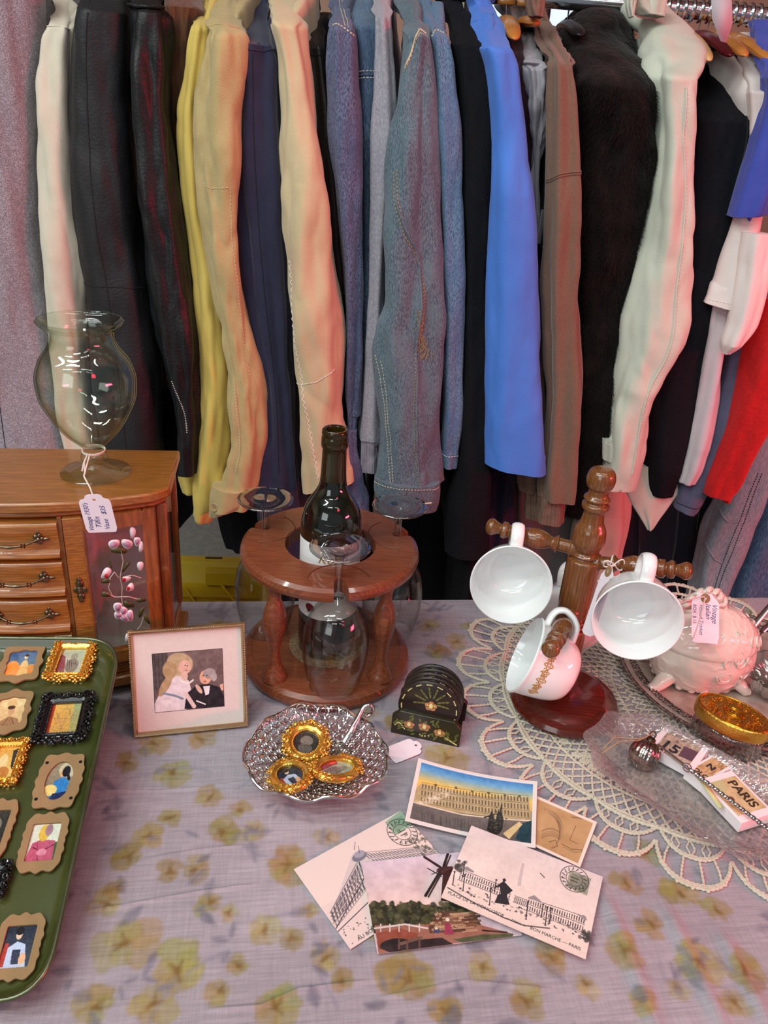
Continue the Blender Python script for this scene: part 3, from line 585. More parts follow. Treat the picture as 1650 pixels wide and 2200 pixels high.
lower('skirt', 'black wool skirt panel below the blue denim sleeve', 'skirt', [(980, 940, 1050), (1080, 945, 1045), (1100, 950, 1020)], 1.36, m_black, seed=65)
lower('skirt', 'dark navy ruffled skirt below the hem of the blue coat', 'skirt', [(900, 1036, 1112), (1000, 1032, 1106), (1100, 1020, 1100), (1192, 1000, 1094)], 1.40, mat('dark_indigo_cotton', (40, 38, 62), (34, 32, 54), ns=20, rough=.9), seed=66, folds=.005, fn=9, cut=-.15)
lower('trousers', 'grey-green trousers hanging left of the wooden mug tree post', 'trousers', [(980, 1096, 1262), (1150, 1100, 1262), (1300, 1096, 1240), (1450, 1090, 1230)], 1.56, m_grn, seed=67, folds=.006, fn=7)
L = lower('trousers', 'cream trousers hanging behind the wooden mug tree post', 'trousers', [(980, 1250, 1352), (1100, 1242, 1350), (1200, 1222, 1334), (1450, 1190, 1310)], 1.50, m_cream, seed=68, folds=.004, fn=6)
L = lower('velvet_trousers', 'dark navy velvet trousers behind the right arm of the mug tree', 'trousers', [(950, 1330, 1530), (1150, 1320, 1520), (1300, 1300, 1480), (1450, 1290, 1460)], 1.56, m_dnavy, seed=69, folds=.009, fn=13)
L = lower('jeans', 'pale grey-blue jeans with double seams, right of the mug tree', 'jeans', [(800, 1640, 1700), (900, 1620, 1690), (980, 1584, 1676), (1060, 1550, 1640), (1150, 1510, 1608), (1290, 1480, 1556), (1450, 1450, 1520)], 1.44, m_gjean, seed=70, folds=.003, fn=5)
stitch(L, [(1000, -.2), (1100, -.1), (1200, -.15), (1290, -.2)], m_thd, L.o, r=.0009); stitch(L, [(1000, -.05), (1100, .05), (1200, 0), (1290, -.05)], m_thd, L.o, r=.0009)
seam(L, [(1090, -.95), (1105, -.5), (1100, -.15)], m_gjean, L.o, r=.0022); seam(L, [(1160, -.95), (1185, -.5), (1190, -.15)], m_gjean, L.o, r=.0022)
L = lower('jeans', 'mid-blue washed jeans at the far right edge', 'jeans', [(900, 1690, 1780), (1000, 1650, 1760), (1100, 1608, 1720), (1200, 1572, 1680), (1290, 1546, 1650), (1450, 1510, 1600)], 1.47, m_bjean, seed=71, folds=.004, fn=6)
lower('skirt', 'black skirt behind the blue jeans at the right edge', 'skirt', [(900, 1560, 1900), (1300, 1580, 1850), (1450, 1560, 1800)], 1.66, m_black, seed=72)
lower('skirt', 'dark skirt hanging between the mug tree and the grey jeans', 'skirt', [(900, 1440, 1640), (1300, 1440, 1560), (1450, 1400, 1540)], 1.72, m_dnavy, seed=73)

# hangers (visible ones)
wood_h = mat('hanger_wood', (206, 134, 60), (190, 116, 48), ns=12, st=(1, 8, 8), rough=.3, coat=.4)
wood_p = mat('pale_hanger_wood', (216, 186, 128), (204, 172, 112), ns=12, st=(1, 8, 8), rough=.35, coat=.3)
m_hblk = mat('black_plastic', (22, 20, 26), rough=.3); m_hred = mat('dark_red_plastic', (90, 14, 26), rough=.25)
def hanger(px, py, Yc, m, label, thick=.0075):
    c = ony(px, py, Yc); hz = RZ_+.01; t_ = thing('clothes_hanger', label, 'clothes hanger', (float(c[0]), RY_, float(c[2]))); hw = RY_-Yc
    u = np.sin(np.linspace(-PI/2, PI/2, 61)); z = c[2]+(hz-.045-c[2])*(1-np.abs(u)**1.6); b = MB()
    b.tube(np.stack([c[0]+0*u, RY_+u*hw, z], -1), thick*(.8+.4*(1-u*u))*np.sqrt(np.clip(1-np.abs(u)**14, .02, 1)), 10, flat=1.7, up=(1, 0, 0)); b.build('shoulder_bar', m, t_, world=True)
    a = np.linspace(-PI/2, PI*.95, 20); b = MB(); pts = [(c[0], RY_, hz-.05)]+[(c[0], RY_+.022*math.cos(q), hz+.002+.022*math.sin(q)) for q in a]
    b.tube(np.array(pts), .0018, 8); b.build('hook', chrome, t_, world=True)
hanger(1106, 84, 1.315, wood_h, 'orange-brown wooden hanger just right of the blue coat')
hanger(1150, 50, 1.36, wood_h, 'wooden hanger above the brown sweatshirt collar')
hanger(1246, 76, 1.36, m_hblk, 'black plastic hanger above the fur coat')
hanger(1602, 120, 1.30, wood_h, 'orange-brown wooden hanger rising above the white jersey shirt')
hanger(1652, 130, 1.30, wood_h, 'orange-brown wooden hanger at the top right corner')
hanger(1570, 120, 1.32, m_hred, 'dark red plastic hanger above the black sweater')
hanger(1524, 130, 1.31, wood_p, 'pale wooden hanger above the black sweater')
hanger(1506, 108, 1.36, mat('pale_blue_plastic', (176, 196, 230), rough=.3), 'pale blue plastic hanger right of the pale sage shirt')
# white hang tag
c = ony(1552, 20, 1.30); tg = MB(); cc_ = [ony(x, y, 1.30) for x, y in ((1528, -10), (1572, -10), (1574, 50), (1560, 92), (1548, 88), (1530, 40))]
tg.add([q for q in cc_]+[q+np.array([0, .001, 0]) for q in cc_], [(0, 1, 2, 3, 4, 5), (11, 10, 9, 8, 7, 6)]+[(i, (i+1) % 6, 6+(i+1) % 6, 6+i) for i in range(6)])
tag(tg.build('swing_tag', mat('tag_card_grey', (190, 176, 184), rough=.7), smooth=0), 'pale paper swing tag hanging above the black sweater', 'tag')

# ================================================================== TOTE on the floor
m_tote = mat('yellow_plastic', (232, 200, 48), (224, 190, 40), ns=8, rough=.38, bump=.1, bs=80)
tp = onz(470, 1245, .10); tt = thing('tote_lid', 'yellow plastic tote lid lying on the grey floor behind the table', 'tote lid', (float(tp[0])-.02, float(tp[1])-.02, 0), .10)
def rrect(a, b_, r, n=6):
    o_ = []
    for cx, cy, s in ((a-r, b_-r, 0), (-a+r, b_-r, 1), (-a+r, -b_+r, 2), (a-r, -b_+r, 3)):
        for i in range(n+1): t_ = (s+i/n)*PI/2; o_.append((cx+r*math.cos(t_), cy+r*math.sin(t_)))
    return o_
b = MB(); seq = [(.21, .165, .04, 0), (.21, .165, .04, .085), (.205, .16, .04, .10), (.165, .125, .03, .10), (.158, .118, .03, .092), (.150, .11, .03, .03), (.150, .11, .03, .028)]
P = [np.c_[np.array(rrect(a, c_, r)), np.full(28, z)] for a, c_, r, z in seq]; b.grid(np.stack(P), closev=True, capu=True); b.build('lid', m_tote, tt, smooth=40, bevel=.002)
b = MB(); b.box((-.05, 0, .035), (.008, .21, .012), RZ(.5)); b.box((.06, 0, .035), (.008, .21, .012), RZ(.5)); b.box((0, .02, .035), (.29, .008, .012)); b.box((.02, .1, .06), (.10, .035, .05)); b.build('moulded_ribs', m_tote, tt, bevel=.003)
b = MB(); b.prism(rrect(.028, .006, .0058), .0995, .1008, T(-.01, .148, 0)); b.build('handle_slot', m_hblk, tt)
# ================================================================== TABLE + CLOTH
TU = np.array([.988, .151]); TV = np.array([-.151, .988]); TO = np.array([.133, .985]); TYAW = math.atan2(.151, .988)
def tuv(px, py, z=TZ):
    p = onz(px, py, z)[:2]-TO; return float(p@TU), float(p@TV)
def tw(u, v, z=0): p = TO+TU*u+TV*v; return (float(p[0]), float(p[1]), TZ+z)
m_lam = mat('grey_laminate', (186, 180, 172), rough=.5)
tb = thing('folding_table', 'folding table under the floral cloth, carrying all the trinkets', 'table', tw(-.2, -.385, -TZ), TYAW)
MB().box((0, 0, TZ-.0165), (1.56, .76, .028)).build('tabletop', m_lam, tb, bevel=.004)
for x in (-.68, .68):
    for y in (-.3, .3): MB().tube([(x, y, 0), (x, y, TZ-.03)], .013, 12).build('leg', dark_metal, tb)
    MB().tube([(x, -.3, .2), (x, .3, .2)], .009, 10).build('stretcher', dark_metal, tb)
# --- cloth, print rasterised in table coordinates
U0, U1, V0, V1, ST = -.62, .60, -.785, .02, .0011
nu = int((U1-U0)/ST); nv = int((V1-V0)/ST)
cl = Cv(nu, nv, (154, 145, 153), 1); 
def cuv(px, py): u, v = tuv(px, py); return (u-U0)/(U1-U0), 1-(v-V0)/(V1-V0)
UW = U1-U0
def petal(c, ang, ln, wd, col, a):
    # wavy water-colour petal in metres around c (cloth coords)
    t_ = np.linspace(0, TAU, 22, endpoint=False); q = []
    k1, k2 = rnd.uniform(0, 6), rnd.uniform(0, 6)
    for t in t_:
        r = 1+.10*math.sin(3*t+k1)+.06*math.sin(5*t+k2); x = (ln*.55+ln*.5*math.cos(t)*r); y = wd*.5*math.sin(t)*r*(1+.25*math.cos(t))
        X = x*math.cos(ang)-y*math.sin(ang); Y = x*math.sin(ang)+y*math.cos(ang); q.append((c[0]+X/UW, c[1]+Y/UW*cl.asp))
    return q
class Sub:  # paint inside a cropped window for speed
    def __init__(s, c, r): 
        s.x0 = max(0, int((c[0]-r/UW)*nu)); s.x1 = min(nu, int((c[0]+r/UW)*nu)+2); s.y0 = max(0, int((c[1]-r/UW*cl.asp)*nv)); s.y1 = min(nv, int((c[1]+r/UW*cl.asp)*nv)+2)
    def ok(s): return s.x1 > s.x0+2 and s.y1 > s.y0+2
    def __enter__(s):
        s.sv = (cl.a, cl.X, cl.Y); k = (slice(s.y0, s.y1), slice(s.x0, s.x1)); cl.a = s.sv[0][k]; cl.X = s.sv[1][k]; cl.Y = s.sv[2][k]; s.k = k
    def __exit__(s, *e):
        s.sv[0][s.k] = cl.a; cl.a, cl.X, cl.Y = s.sv
OL = [(136, 122, 66), (144, 128, 74), (130, 112, 56), (150, 132, 86), (138, 112, 58)]; GR = [(118, 114, 124), (108, 104, 116), (128, 122, 132), (100, 98, 108)]
def flower(c, r, n=5, a=.62, rot=None, lop=.35):
    s = Sub(c, r*1.9)
    if not s.ok(): return
    with s:
        rot = rnd.uniform(0, 6) if rot is None else rot; base = rnd.choice(OL)
        for k in range(n):
            an = rot+k*TAU/n+rnd.uniform(-.25, .25); ln = r*rnd.uniform(1-lop, 1.15); wd = ln*rnd.uniform(.8, 1.25); col = tuple(q+rnd.uniform(-10, 12) for q in base)
            q = petal(c, an, ln, wd, col, a); cl.poly(q, col, a*rnd.uniform(.65, 1))
            q_ = [q[j] for j in range(len(q))]+[q[0]]; cl.line(q_[3:10], .0010, (126, 102, 50), .5*a)
        cl.ell(c[0], c[1], r*.16/UW, r*.16/UW*cl.asp*.8, (120, 92, 44), .7, 0, .6); 
        for k in range(3): an = rot+rnd.uniform(0, 6); cl.line([c, (c[0]+r*.35*math.cos(an)/UW, c[1]+r*.35*math.sin(an)/UW*cl.asp)], .0011, (112, 84, 44), .7)
def leaf(c, ang, ln, wd, a=.6):
    s = Sub(c, ln*1.5)
    if not s.ok(): return
    with s:
        t_ = np.linspace(0, 1, 12); up = [(x*ln, math.sin(PI*x)**.8*wd*.5) for x in t_]; lo = [(x*ln, -math.sin(PI*x)**.8*wd*.5) for x in t_[::-1]]
        q = [(c[0]+(x*math.cos(ang)-y*math.sin(ang))/UW, c[1]+(x*math.sin(ang)+y*math.cos(ang))/UW*cl.asp) for x, y in up+lo]
        cl.poly(q, rnd.choice(GR), a); cl.line([q[0], q[11]], .0007, (104, 98, 116), .5)
def stem(c, ang, ln, bend):
    s = Sub(c, ln*1.2)
    if not s.ok(): return
    with s:
        pts = []; 
        for t in np.linspace(0, 1, 8): a2 = ang+bend*t; pts.append((c[0]+math.cos(a2)*ln*t/UW, c[1]+math.sin(a2)*ln*t/UW*cl.asp))
        cl.line(pts, .0009, (126, 120, 136), .6)
traced = [(370, 1665, 30, 5), (365, 1760, 20, 5), (318, 1800, 24, 6), (275, 1842, 22, 5), (480, 1790, 24, 5), (545, 1788, 20, 5), (450, 1715, 20, 4), (510, 1745, 18, 4), (620, 1860, 38, 7), (420, 1870, 22, 4),
    (450, 1945, 22, 4), (490, 1965, 16, 4), (365, 1875, 20, 4), (570, 2000, 22, 5), (625, 2020, 20, 4), (230, 1945, 26, 4), (270, 2030, 48, 6), (380, 2090, 46, 6), (510, 2080, 20, 4), (470, 2135, 20, 5), (590, 2170, 40, 5),
    (330, 2160, 34, 5), (250, 1910, 18, 4), (735, 2110, 20, 4), (880, 2110, 44, 7), (960, 2180, 24, 5), (1035, 2080, 24, 5), (1130, 2155, 30, 5), (1185, 2060, 26, 5), (1340, 2050, 30, 6), (1400, 1990, 22, 4), (1500, 2070, 34, 6), (1600, 2090, 30, 5), (1380, 2160, 22, 5), (1455, 2125, 18, 4),
    (1345, 1900, 22, 4), (1460, 1920, 26, 5), (1540, 1960, 20, 4), (960, 1630, 30, 6), (1000, 1700, 18, 4), (820, 2000, 20, 5), (1260, 2120, 20, 4), (700, 1800, 18, 4), (430, 1590, 26, 4), (330, 1600, 22, 4), (270, 1640, 22, 4), (560, 1590, 16, 4), (980, 1380, 20, 5), (940, 1400, 18, 5), (1010, 1345, 14, 4), (920, 1345, 16, 4), (445, 1375, 14, 4), (470, 1340, 14, 4), (1620, 1320, 16, 4), (800, 1900, 20, 4), (200, 2170, 30, 5), (850, 1560, 18, 4), (700, 2060, 22, 5), (1580, 2160, 26, 5), (660, 1960, 14, 4)]
for px, py, r, n in traced:
    dpt = (onz(px, py)-CAM)@_F; flower(cuv(px, py), r*1.5*dpt/FPX, n)
for i in range(520):
    u, v = rnd.uniform(0, 1), rnd.uniform(0, 1); an = rnd.uniform(0, TAU); leaf((u, v), an, rnd.uniform(.011, .026), rnd.uniform(.006, .014), rnd.uniform(.3, .65))
    if i % 3 == 0: stem((u, v), an+rnd.uniform(-1, 1), rnd.uniform(.03, .06), rnd.uniform(-1, 1))
    if i % 5 == 0:
        for k in range(4): leaf((u+rnd.uniform(-.015, .015), v+rnd.uniform(-.02, .02)), an+k*.8, rnd.uniform(.009, .018), .006, .5)
for i in range(45):
    flower((rnd.uniform(0, 1), rnd.uniform(0, .32) if i % 2 else rnd.uniform(0, 1)), rnd.uniform(.008, .016), rnd.choice((4, 5)), .4)
for _ in range(2): cl.a[1:-1] = (cl.a[:-2]+2*cl.a[1:-1]+cl.a[2:])/4; cl.a[:, 1:-1] = (cl.a[:, :-2]+2*cl.a[:, 1:-1]+cl.a[:, 2:])/4
tx = fbm(np.stack([cl.X*UW*45, cl.Y*.8*900, 0*cl.X], -1), 3, 2); ty = fbm(np.stack([cl.X*UW*900, cl.Y*.8*60, 0*cl.X+5], -1), 8, 2)
cl.a = cl.a*(1+.055*tx+.03*ty)[..., None]; cl.nz(7, 14, 21)
m_cloth = mat('printed_cotton_voile', None, vcol=True, rough=.85, sheen=.2, bump=.35, bs=900, bst=(.25, 1, 1), bdist=.0006)
Uc = U0+(np.arange(nu)+.5)*ST; Vc = V1-(np.arange(nv)+.5)*ST; UU, VV = np.meshgrid(Uc, Vc)
Zc = .0008+.0007*fbm(np.stack([UU*6, VV*26, 0*UU], -1), 31, 2)
def ridge(pts, h, wd):
    global Zc
    q = np.array([tuv(*p) for p in pts]); v_ = np.interp(UU, q[np.argsort(q[:, 0]), 0], q[np.argsort(q[:, 0]), 1]); lo, hi = q[:, 0].min(), q[:, 0].max()
    e = np.clip((UU-lo)/.02, 0, 1)*np.clip((hi-UU)/.02, 0, 1); Zc = Zc+h*np.exp(-((VV-v_)/wd)**2)*e
ridge([(200, 1702), (340, 1702), (430, 1695), (520, 1680)], .0022, .0016); ridge([(180, 1960), (260, 1950), (420, 1920), (560, 1900)], .0018, .0016)
ridge([(430, 2175), (560, 2165), (640, 2130), (800, 2110)], .0025, .0018); ridge([(300, 1850), (420, 1830), (560, 1815)], .0012, .0015); ridge([(800, 2150), (1000, 2110), (1200, 2130)], .0014, .0015)
for x0, y0, x1, y1 in ((1290, 1900, 1400, 2180), (1420, 1930, 1540, 2180), (1540, 1990, 1640, 2180)):
    a_ = np.array(tuv(x0, y0)); b_ = np.array(tuv(x1, y1)); d_ = (b_-a_)/np.linalg.norm(b_-a_); dist = (UU-a_[0])*(-d_[1])+(VV-a_[1])*d_[0]; al = ((UU-a_[0])*d_[0]+(VV-a_[1])*d_[1])/np.linalg.norm(b_-a_)
    Zc = Zc+.0035*np.exp(-(dist/.008)**2)*np.clip(al*4, 0, 1)*np.clip((1.3-al)*3, 0, 1)
Zc = np.maximum(Zc, .0003)
# fall over the back edge and over the right edge (rounded corner)
bk = np.clip(VV, 0, 1); VVm = np.where(VV > 0, .006*np.sin(np.clip(bk/.012, 0, PI/2)), VV); Zc = np.where(VV > 0, .0008-.006*(1-np.cos(np.clip(bk/.008, 0, PI/2))), Zc)
Wd = np.stack([TO[0]+TU[0]*UU+TV[0]*VVm, TO[1]+TU[1]*UU+TV[1]*VVm, TZ+Zc], -1)
cb = MB(); cb.grid(Wd[::-1]); ct = cb.build('tablecloth', m_cloth, cols=cl.a[::-1].reshape(-1, 3), smooth=60, fix=False)
tag(ct, 'lilac-grey floral cotton tablecloth with olive blossoms spread over the table', 'tablecloth')
m_clp = mat('plain_voile_hem', (170, 154, 170), (150, 140, 120), ns=30, rough=.85)
b = MB(); q = np.array([tw(u, .007, 0) for u in np.linspace(U0, U1, 60)]); wv = .008*np.sin(np.linspace(0, 30, 60))
b.grid(np.stack([q+np.c_[0*wv, 0*wv, 0*wv-.005], q+np.c_[0*wv, wv*.5+.004, 0*wv-.10], q+np.c_[0*wv, wv+.006, 0*wv-.24]]))
hd = b.build('cloth_drop', m_clp, ct, smooth=60); s_ = hd.modifiers.new('s', 'SOLIDIFY'); s_.thickness = .0008

# ================================================================== DOILY
m_cro = mat('ecru_crochet', (218, 208, 190), (204, 192, 172), ns=200, rough=.95, bump=.9, bs=900, bdist=.0012)
DC = np.array([.407, .792]); b = MB()
def dpt_(r, a, z=.0022): return np.array([DC[0]+r*math.cos(a), DC[1]+r*math.sin(a), TZ+z])
def dwave(a, r): return r+.004*math.sin(5*a+1)+.0035*vn(np.array([math.cos(a)*3, math.sin(a)*3, r*12]), 5)
NS = 22; 
def yarn(pts, r, n=6, bump_=.25, step=.0016, lift=None):
    p = resample(pts, step); k = np.arange(len(p)); p[:, :2] += rng.normal(size=(len(p), 2))*.00012
    if len(p) > 2: b.tube(p, r*(1+bump_*np.sin(k*2.1)), n, caps=False)
def arc_(r0, r1, a0, a1, sag, n=9, z=.0022):
    o_ = []
    for t in np.linspace(0, 1, n): o_.append(dpt_(dwave(a0+(a1-a0)*t, r0+(r1-r0)*t)+sag*math.sin(PI*t), a0+(a1-a0)*t, z))
    return o_
def vis(r, a):  # build only the part of the doily that is not far outside the picture
    p = dpt_(r, a); return p[0] < .62
for k in range(NS):
    a = (k+.5)*TAU/NS; w_ = PI/NS
    if not vis(.27, a): continue
    rb = .240; j1, j2 = rnd.uniform(.9, 1.1), rnd.uniform(.9, 1.1)
    f = lambda r0, h, s, n, p: [dpt_(dwave(a+s*t*w_, r0)+h*(1-abs(t)**p), a+s*t*w_*(1+.10*(h > .03)*(1-abs(t)**6)), .0026) for t in np.linspace(-1, 1, n)]
    outer = f(rb+.018, .036*j1, .97, 26, 2.6); inner = f(rb, .022*j2, .92, 20, 2.4); base = f(rb-.002, .003, 1.0, 14, 2)
    for off in (-.0020, 0, .0020): 
        yarn([p+np.array([math.cos(a), math.sin(a), 0])*off for p in outer], .00165, 6, .35); yarn([p+np.array([math.cos(a), math.sin(a), 0])*off*.8 for p in inner], .0014, 6, .35)
    yarn(base, .0022, 6, .3)
    for s in (-.62, -.22, .22, .62): 
        i0 = int((s+1)/2*19); i1 = int((s*1.05+1)/2*25); p0, p1 = inner[i0], outer[min(25, i1)]; mid = (p0+p1)/2+np.array([-math.sin(a), math.cos(a), 0])*.002*s; yarn([p0, mid, p1], .0014, 6, .3)
    for s in (-.5, 0, .5):
        p0 = base[int((s+1)/2*13)]; p1 = inner[int((s*.8+1)/2*19)]; tn = np.array([-math.sin(a), math.cos(a), 0])*.004; yarn([p0, (p0+p1)/2+tn, p1, (p0+p1)/2-tn, p0], .0011, 5, .3)
    for s in (-.7, -.35, 0, .35, .7):
        p = outer[int((s+1)/2*25)]+np.array([math.cos(a), math.sin(a), 0])*.0035; b.ball(p, .0021, n=7, m=5)
rings = [(.238-.0092*i) for i in range(22)]
for i, r in enumerate(rings[:-1]):
    Mn = 110 if r > .15 else (66 if r > .09 else 44); r2 = rings[i+1]; M2 = 110 if r2 > .15 else (66 if r2 > .09 else 44)
    for k in range(Mn):
        a0 = (k+.5*(i % 2))*TAU/Mn
        if not vis(r, a0): continue
        fr = (a0/TAU*NS) % 1; solid = abs(fr-.5) < .36*min(1, max(0, (r-.10)/.10))*(1 if .145 < r < .205 else 0)
        if M2 == Mn: nb = [(k+.5*(i % 2)+.5)*TAU/Mn, (k+.5*(i % 2)-.5)*TAU/Mn]
        else: nb = [round(a0/TAU*M2)*TAU/M2]
        for a1 in nb: yarn(arc_(r, r2, a0, a1, 0, 5), .00145 if not solid else .0017, 5, .25, .0018)
        if solid:
            for q_ in (.0, .33, .66): yarn(arc_(r-q_*.0092, r-q_*.0092, a0-TAU/Mn*.5, a0+TAU/Mn*.5, 0, 4, .0018), .0017, 5, .3, .0018)
for r in (.239, .236, .208, .142, .139, .094, .05, .046): yarn([dpt_(dwave(t, r), t) for t in np.linspace(PI*.3, PI*1.72, 240)], .0017, 6, .3)
dy = b.build('crochet_doily', m_cro, smooth=60, fix=False)
tag(dy, 'large round ecru crochet doily with scalloped edge under the mug tree and glass dish', 'doily')
# ================================================================== SHARED HELPERS FOR THE TRINKETS
def zat(X, Y, py):
    lo, hi = .7, 1.4
    for _ in range(40):
        m_ = (lo+hi)/2
        if proj((X, Y, m_))[1] > py: lo = m_
        else: hi = m_
    return lo
def tquad(px4, off):
    P = [onp(x, y, off)-tr0 for x, y in px4]; P = [np.array([p@TR_X, p@TR_Y, 0]) for p in P]; c, a, w_, h_ = quad(None, 0, P)
    base = tr0+TR_X*c[0]+TR_Y*c[1]+TR_Z*.0016; ca, sa = math.cos(a), math.sin(a)
    return w_, h_, frame_m(base, TR_X*ca+TR_Y*sa, -TR_X*sa+TR_Y*ca)
def quad(px4, z, P=None):
    tl, tr, br, bl = P if P else [onz(x, y, z) for x, y in px4]; c = (tl+tr+br+bl)/4; ux = (tr-tl)+(br-bl); uy = (tl-bl)+(tr-br)
    a = math.atan2(ux[1], ux[0])+0; a2 = math.atan2(-uy[0], uy[1]); w_ = (np.linalg.norm(tr-tl)+np.linalg.norm(br-bl))/2; h_ = (np.linalg.norm(tl-bl)+np.linalg.norm(tr-br))/2
    return c, (a+a2)/2, w_, h_
def radial(poly, c, n=96):
    poly = np.asarray(poly, float)-np.asarray(c); th = np.arange(n)/n*TAU; o_ = []
    for t in th:
        d = np.array([math.cos(t), math.sin(t)]); best = 1e9
        for i in range(len(poly)):
            p, q = poly[i], poly[(i+1) % len(poly)]; e = q-p; den = d[0]*e[1]-d[1]*e[0]
            if abs(den) < 1e-12: continue
            s = (p[0]*e[1]-p[1]*e[0])/den; u = (p[0]*d[1]-p[1]*d[0])/den
            if s > 0 and -1e-6 <= u <= 1+1e-6: best = min(best, s)
        o_.append(d*best+c)
    return np.array(o_)
def sup(a, b_, n=4., N=96, f=None):
    t = np.arange(N)/N*TAU; r = (np.abs(np.cos(t)/a)**n+np.abs(np.sin(t)/b_)**n)**(-1/n)
    if f: r = r*np.array([f(x) for x in t])
    return np.c_[r*np.cos(t), r*np.sin(t)]
m_vc = mat('printed_card', None, vcol=True, rough=.42, spec=.4)
m_vcg = mat('glossy_print', None, vcol=True, rough=.12, spec=.6, coat=.5)
m_ink = mat('blue_ballpoint_ink', (62, 58, 120), rough=.6); m_inkb = mat('black_ink', (38, 34, 36), rough=.6)
m_card = mat('white_card', (238, 226, 236), (232, 220, 230), ns=60, rough=.7); m_string = mat('white_string', (240, 234, 226), rough=.9, bump=.6, bs=1500)
def glassmat(name, tint, edge, fac=.22, gb=.045, gk=.55, pwr=3.2, bump=0, bs=100, rough=.0, film=0):
    m = bpy.data.materials.new(name); m.use_nodes = True; nt = m.node_tree; N = nt.nodes; K = nt.links; N.remove(N['Principled BSDF']); out = N['Material Output']
    tr_ = N.new('ShaderNodeBsdfTransparent'); gs = N.new('ShaderNodeBsdfGlossy'); lw = N.new('ShaderNodeLayerWeight'); gs.inputs['Roughness'].default_value = .015+rough; lw.inputs[0].default_value = .5
    pw = N.new('ShaderNodeMath'); pw.operation = 'POWER'; pw.inputs[1].default_value = pwr; K.new(lw.outputs['Facing'], pw.inputs[0])
    c = N.new('ShaderNodeMix'); c.data_type = 'RGBA'; c.inputs[6].default_value = L4(tint); c.inputs[7].default_value = L4(edge); K.new(pw.outputs[0], c.inputs[0]); K.new(c.outputs[2], tr_.inputs[0])
    ma = N.new('ShaderNodeMath'); ma.operation = 'MULTIPLY_ADD'; ma.inputs[1].default_value = gk; ma.inputs[2].default_value = gb; K.new(pw.outputs[0], ma.inputs[0])
    b_ = N.new('ShaderNodeMixShader'); K.new(ma.outputs[0], b_.inputs[0]); K.new(tr_.outputs[0], b_.inputs[1]); K.new(gs.outputs[0], b_.inputs[2]); last = b_
    if film:
        df = N.new('ShaderNodeBsdfTranslucent'); d2 = N.new('ShaderNodeBsdfDiffuse'); ad = N.new('ShaderNodeMixShader'); ad.inputs[0].default_value = .5; K.new(d2.outputs[0], ad.inputs[1]); K.new(df.outputs[0], ad.inputs[2])
        x = N.new('ShaderNodeMixShader'); x.inputs[0].default_value = film; K.new(b_.outputs[0], x.inputs[1]); K.new(ad.outputs[0], x.inputs[2]); last = x
    K.new(last.outputs[0], out.inputs[0])
    if bump:
        tc = N.new('ShaderNodeTexCoord'); n_ = N.new('ShaderNodeTexVoronoi'); n_.inputs['Scale'].default_value = bs; bp = N.new('ShaderNodeBump'); bp.inputs['Strength'].default_value = bump; bp.inputs['Distance'].default_value = .002
        K.new(tc.outputs['Object'], n_.inputs['Vector']); K.new(n_.outputs[0], bp.inputs['Height'])
        for q in (gs, lw): K.new(bp.outputs[0], q.inputs['Normal'])
    return m
m_glass = glassmat('clear_glass', (253, 254, 253), (206, 212, 210))
m_glass_s = glassmat('solid_clear_glass', (246, 248, 247), (180, 188, 186), gb=.14, gk=.8, pwr=1.7, bump=.25, bs=40)
m_glass_g = glassmat('greenish_glass', (252, 254, 250), (196, 212, 186))
m_silver = mat('tarnished_silver', (196, 190, 186), (150, 142, 136), ns=40, rough=.2, metal=1)
m_silver2 = mat('bright_silver', (214, 210, 208), rough=.13, metal=1)
m_gold = mat('bright_gold', (246, 186, 66), (226, 150, 40), ns=60, rough=.2, metal=1)
m_oak = mat('honey_oak', (150, 92, 36), (172, 112, 50), ns=60, wave=('Z', 90, 4, 3.0), st=(.06, 1, 1), rough=.28, coat=.5)
m_oakd = mat('red_oak_edge', (140, 78, 36), (158, 92, 46), ns=30, wave=('X', 40, 4, 2), st=(1, 1, .2), rough=.3, coat=.4)
m_wal = mat('red_walnut', (122, 62, 38), (140, 76, 46), ns=60, wave=('Y', 110, 3, 1.5), st=(.08, 1, .6), rough=.32, coat=.35)
m_mugw = mat('turned_maple_stain', (116, 68, 32), (134, 82, 40), ns=60, wave=('X', 90, 3, 2), st=(1, 1, .08), rough=.24, coat=.6)
m_mahog = mat('mahogany_base', (90, 30, 19), (102, 38, 24), ns=40, wave=('Y', 60, 3, 2), st=(.1, 1, 1), rough=.22, coat=.6)
m_brass = mat('aged_bronze', (136, 118, 98), (84, 68, 54), ns=120, rough=.3, metal=1)
def tagcard(name, label, M_, w_, h_, hole=True, par=None, scal=True):
    t_ = thing(name, label, 'price tag' if 'price' in name else 'tag', M_.translation[:], R3=M_.to_3x3())
    if scal: pl = [(-w_/2, -h_/2+.002), (-w_/2+.002, -h_/2), (w_/2-.002, -h_/2), (w_/2, -h_/2+.002), (w_/2, h_/2-.009), (w_/2-.002, h_/2-.0055), (w_/2-.006, h_/2-.005), (w_/2-.0075, h_/2-.0015), (w_/2-.011, h_/2), (-w_/2+.011, h_/2), (-w_/2+.0075, h_/2-.0015), (-w_/2+.006, h_/2-.005), (-w_/2+.002, h_/2-.0055), (-w_/2, h_/2-.009)]
    else: pl = [(-w_/2, -h_/2), (w_/2, -h_/2), (w_/2, h_/2-.011), (w_/2-.009, h_/2), (-w_/2+.009, h_/2), (-w_/2, h_/2-.011)]
    c = (0, h_/2-.006); o_ = radial(pl, c, 72); i_ = np.c_[.0016*np.cos(np.arange(72)/72*TAU)+c[0], .0016*np.sin(np.arange(72)/72*TAU)+c[1]]
    MB().ring(o_, i_, 0, .0005).build('card', m_card, t_, smooth=20); return t_

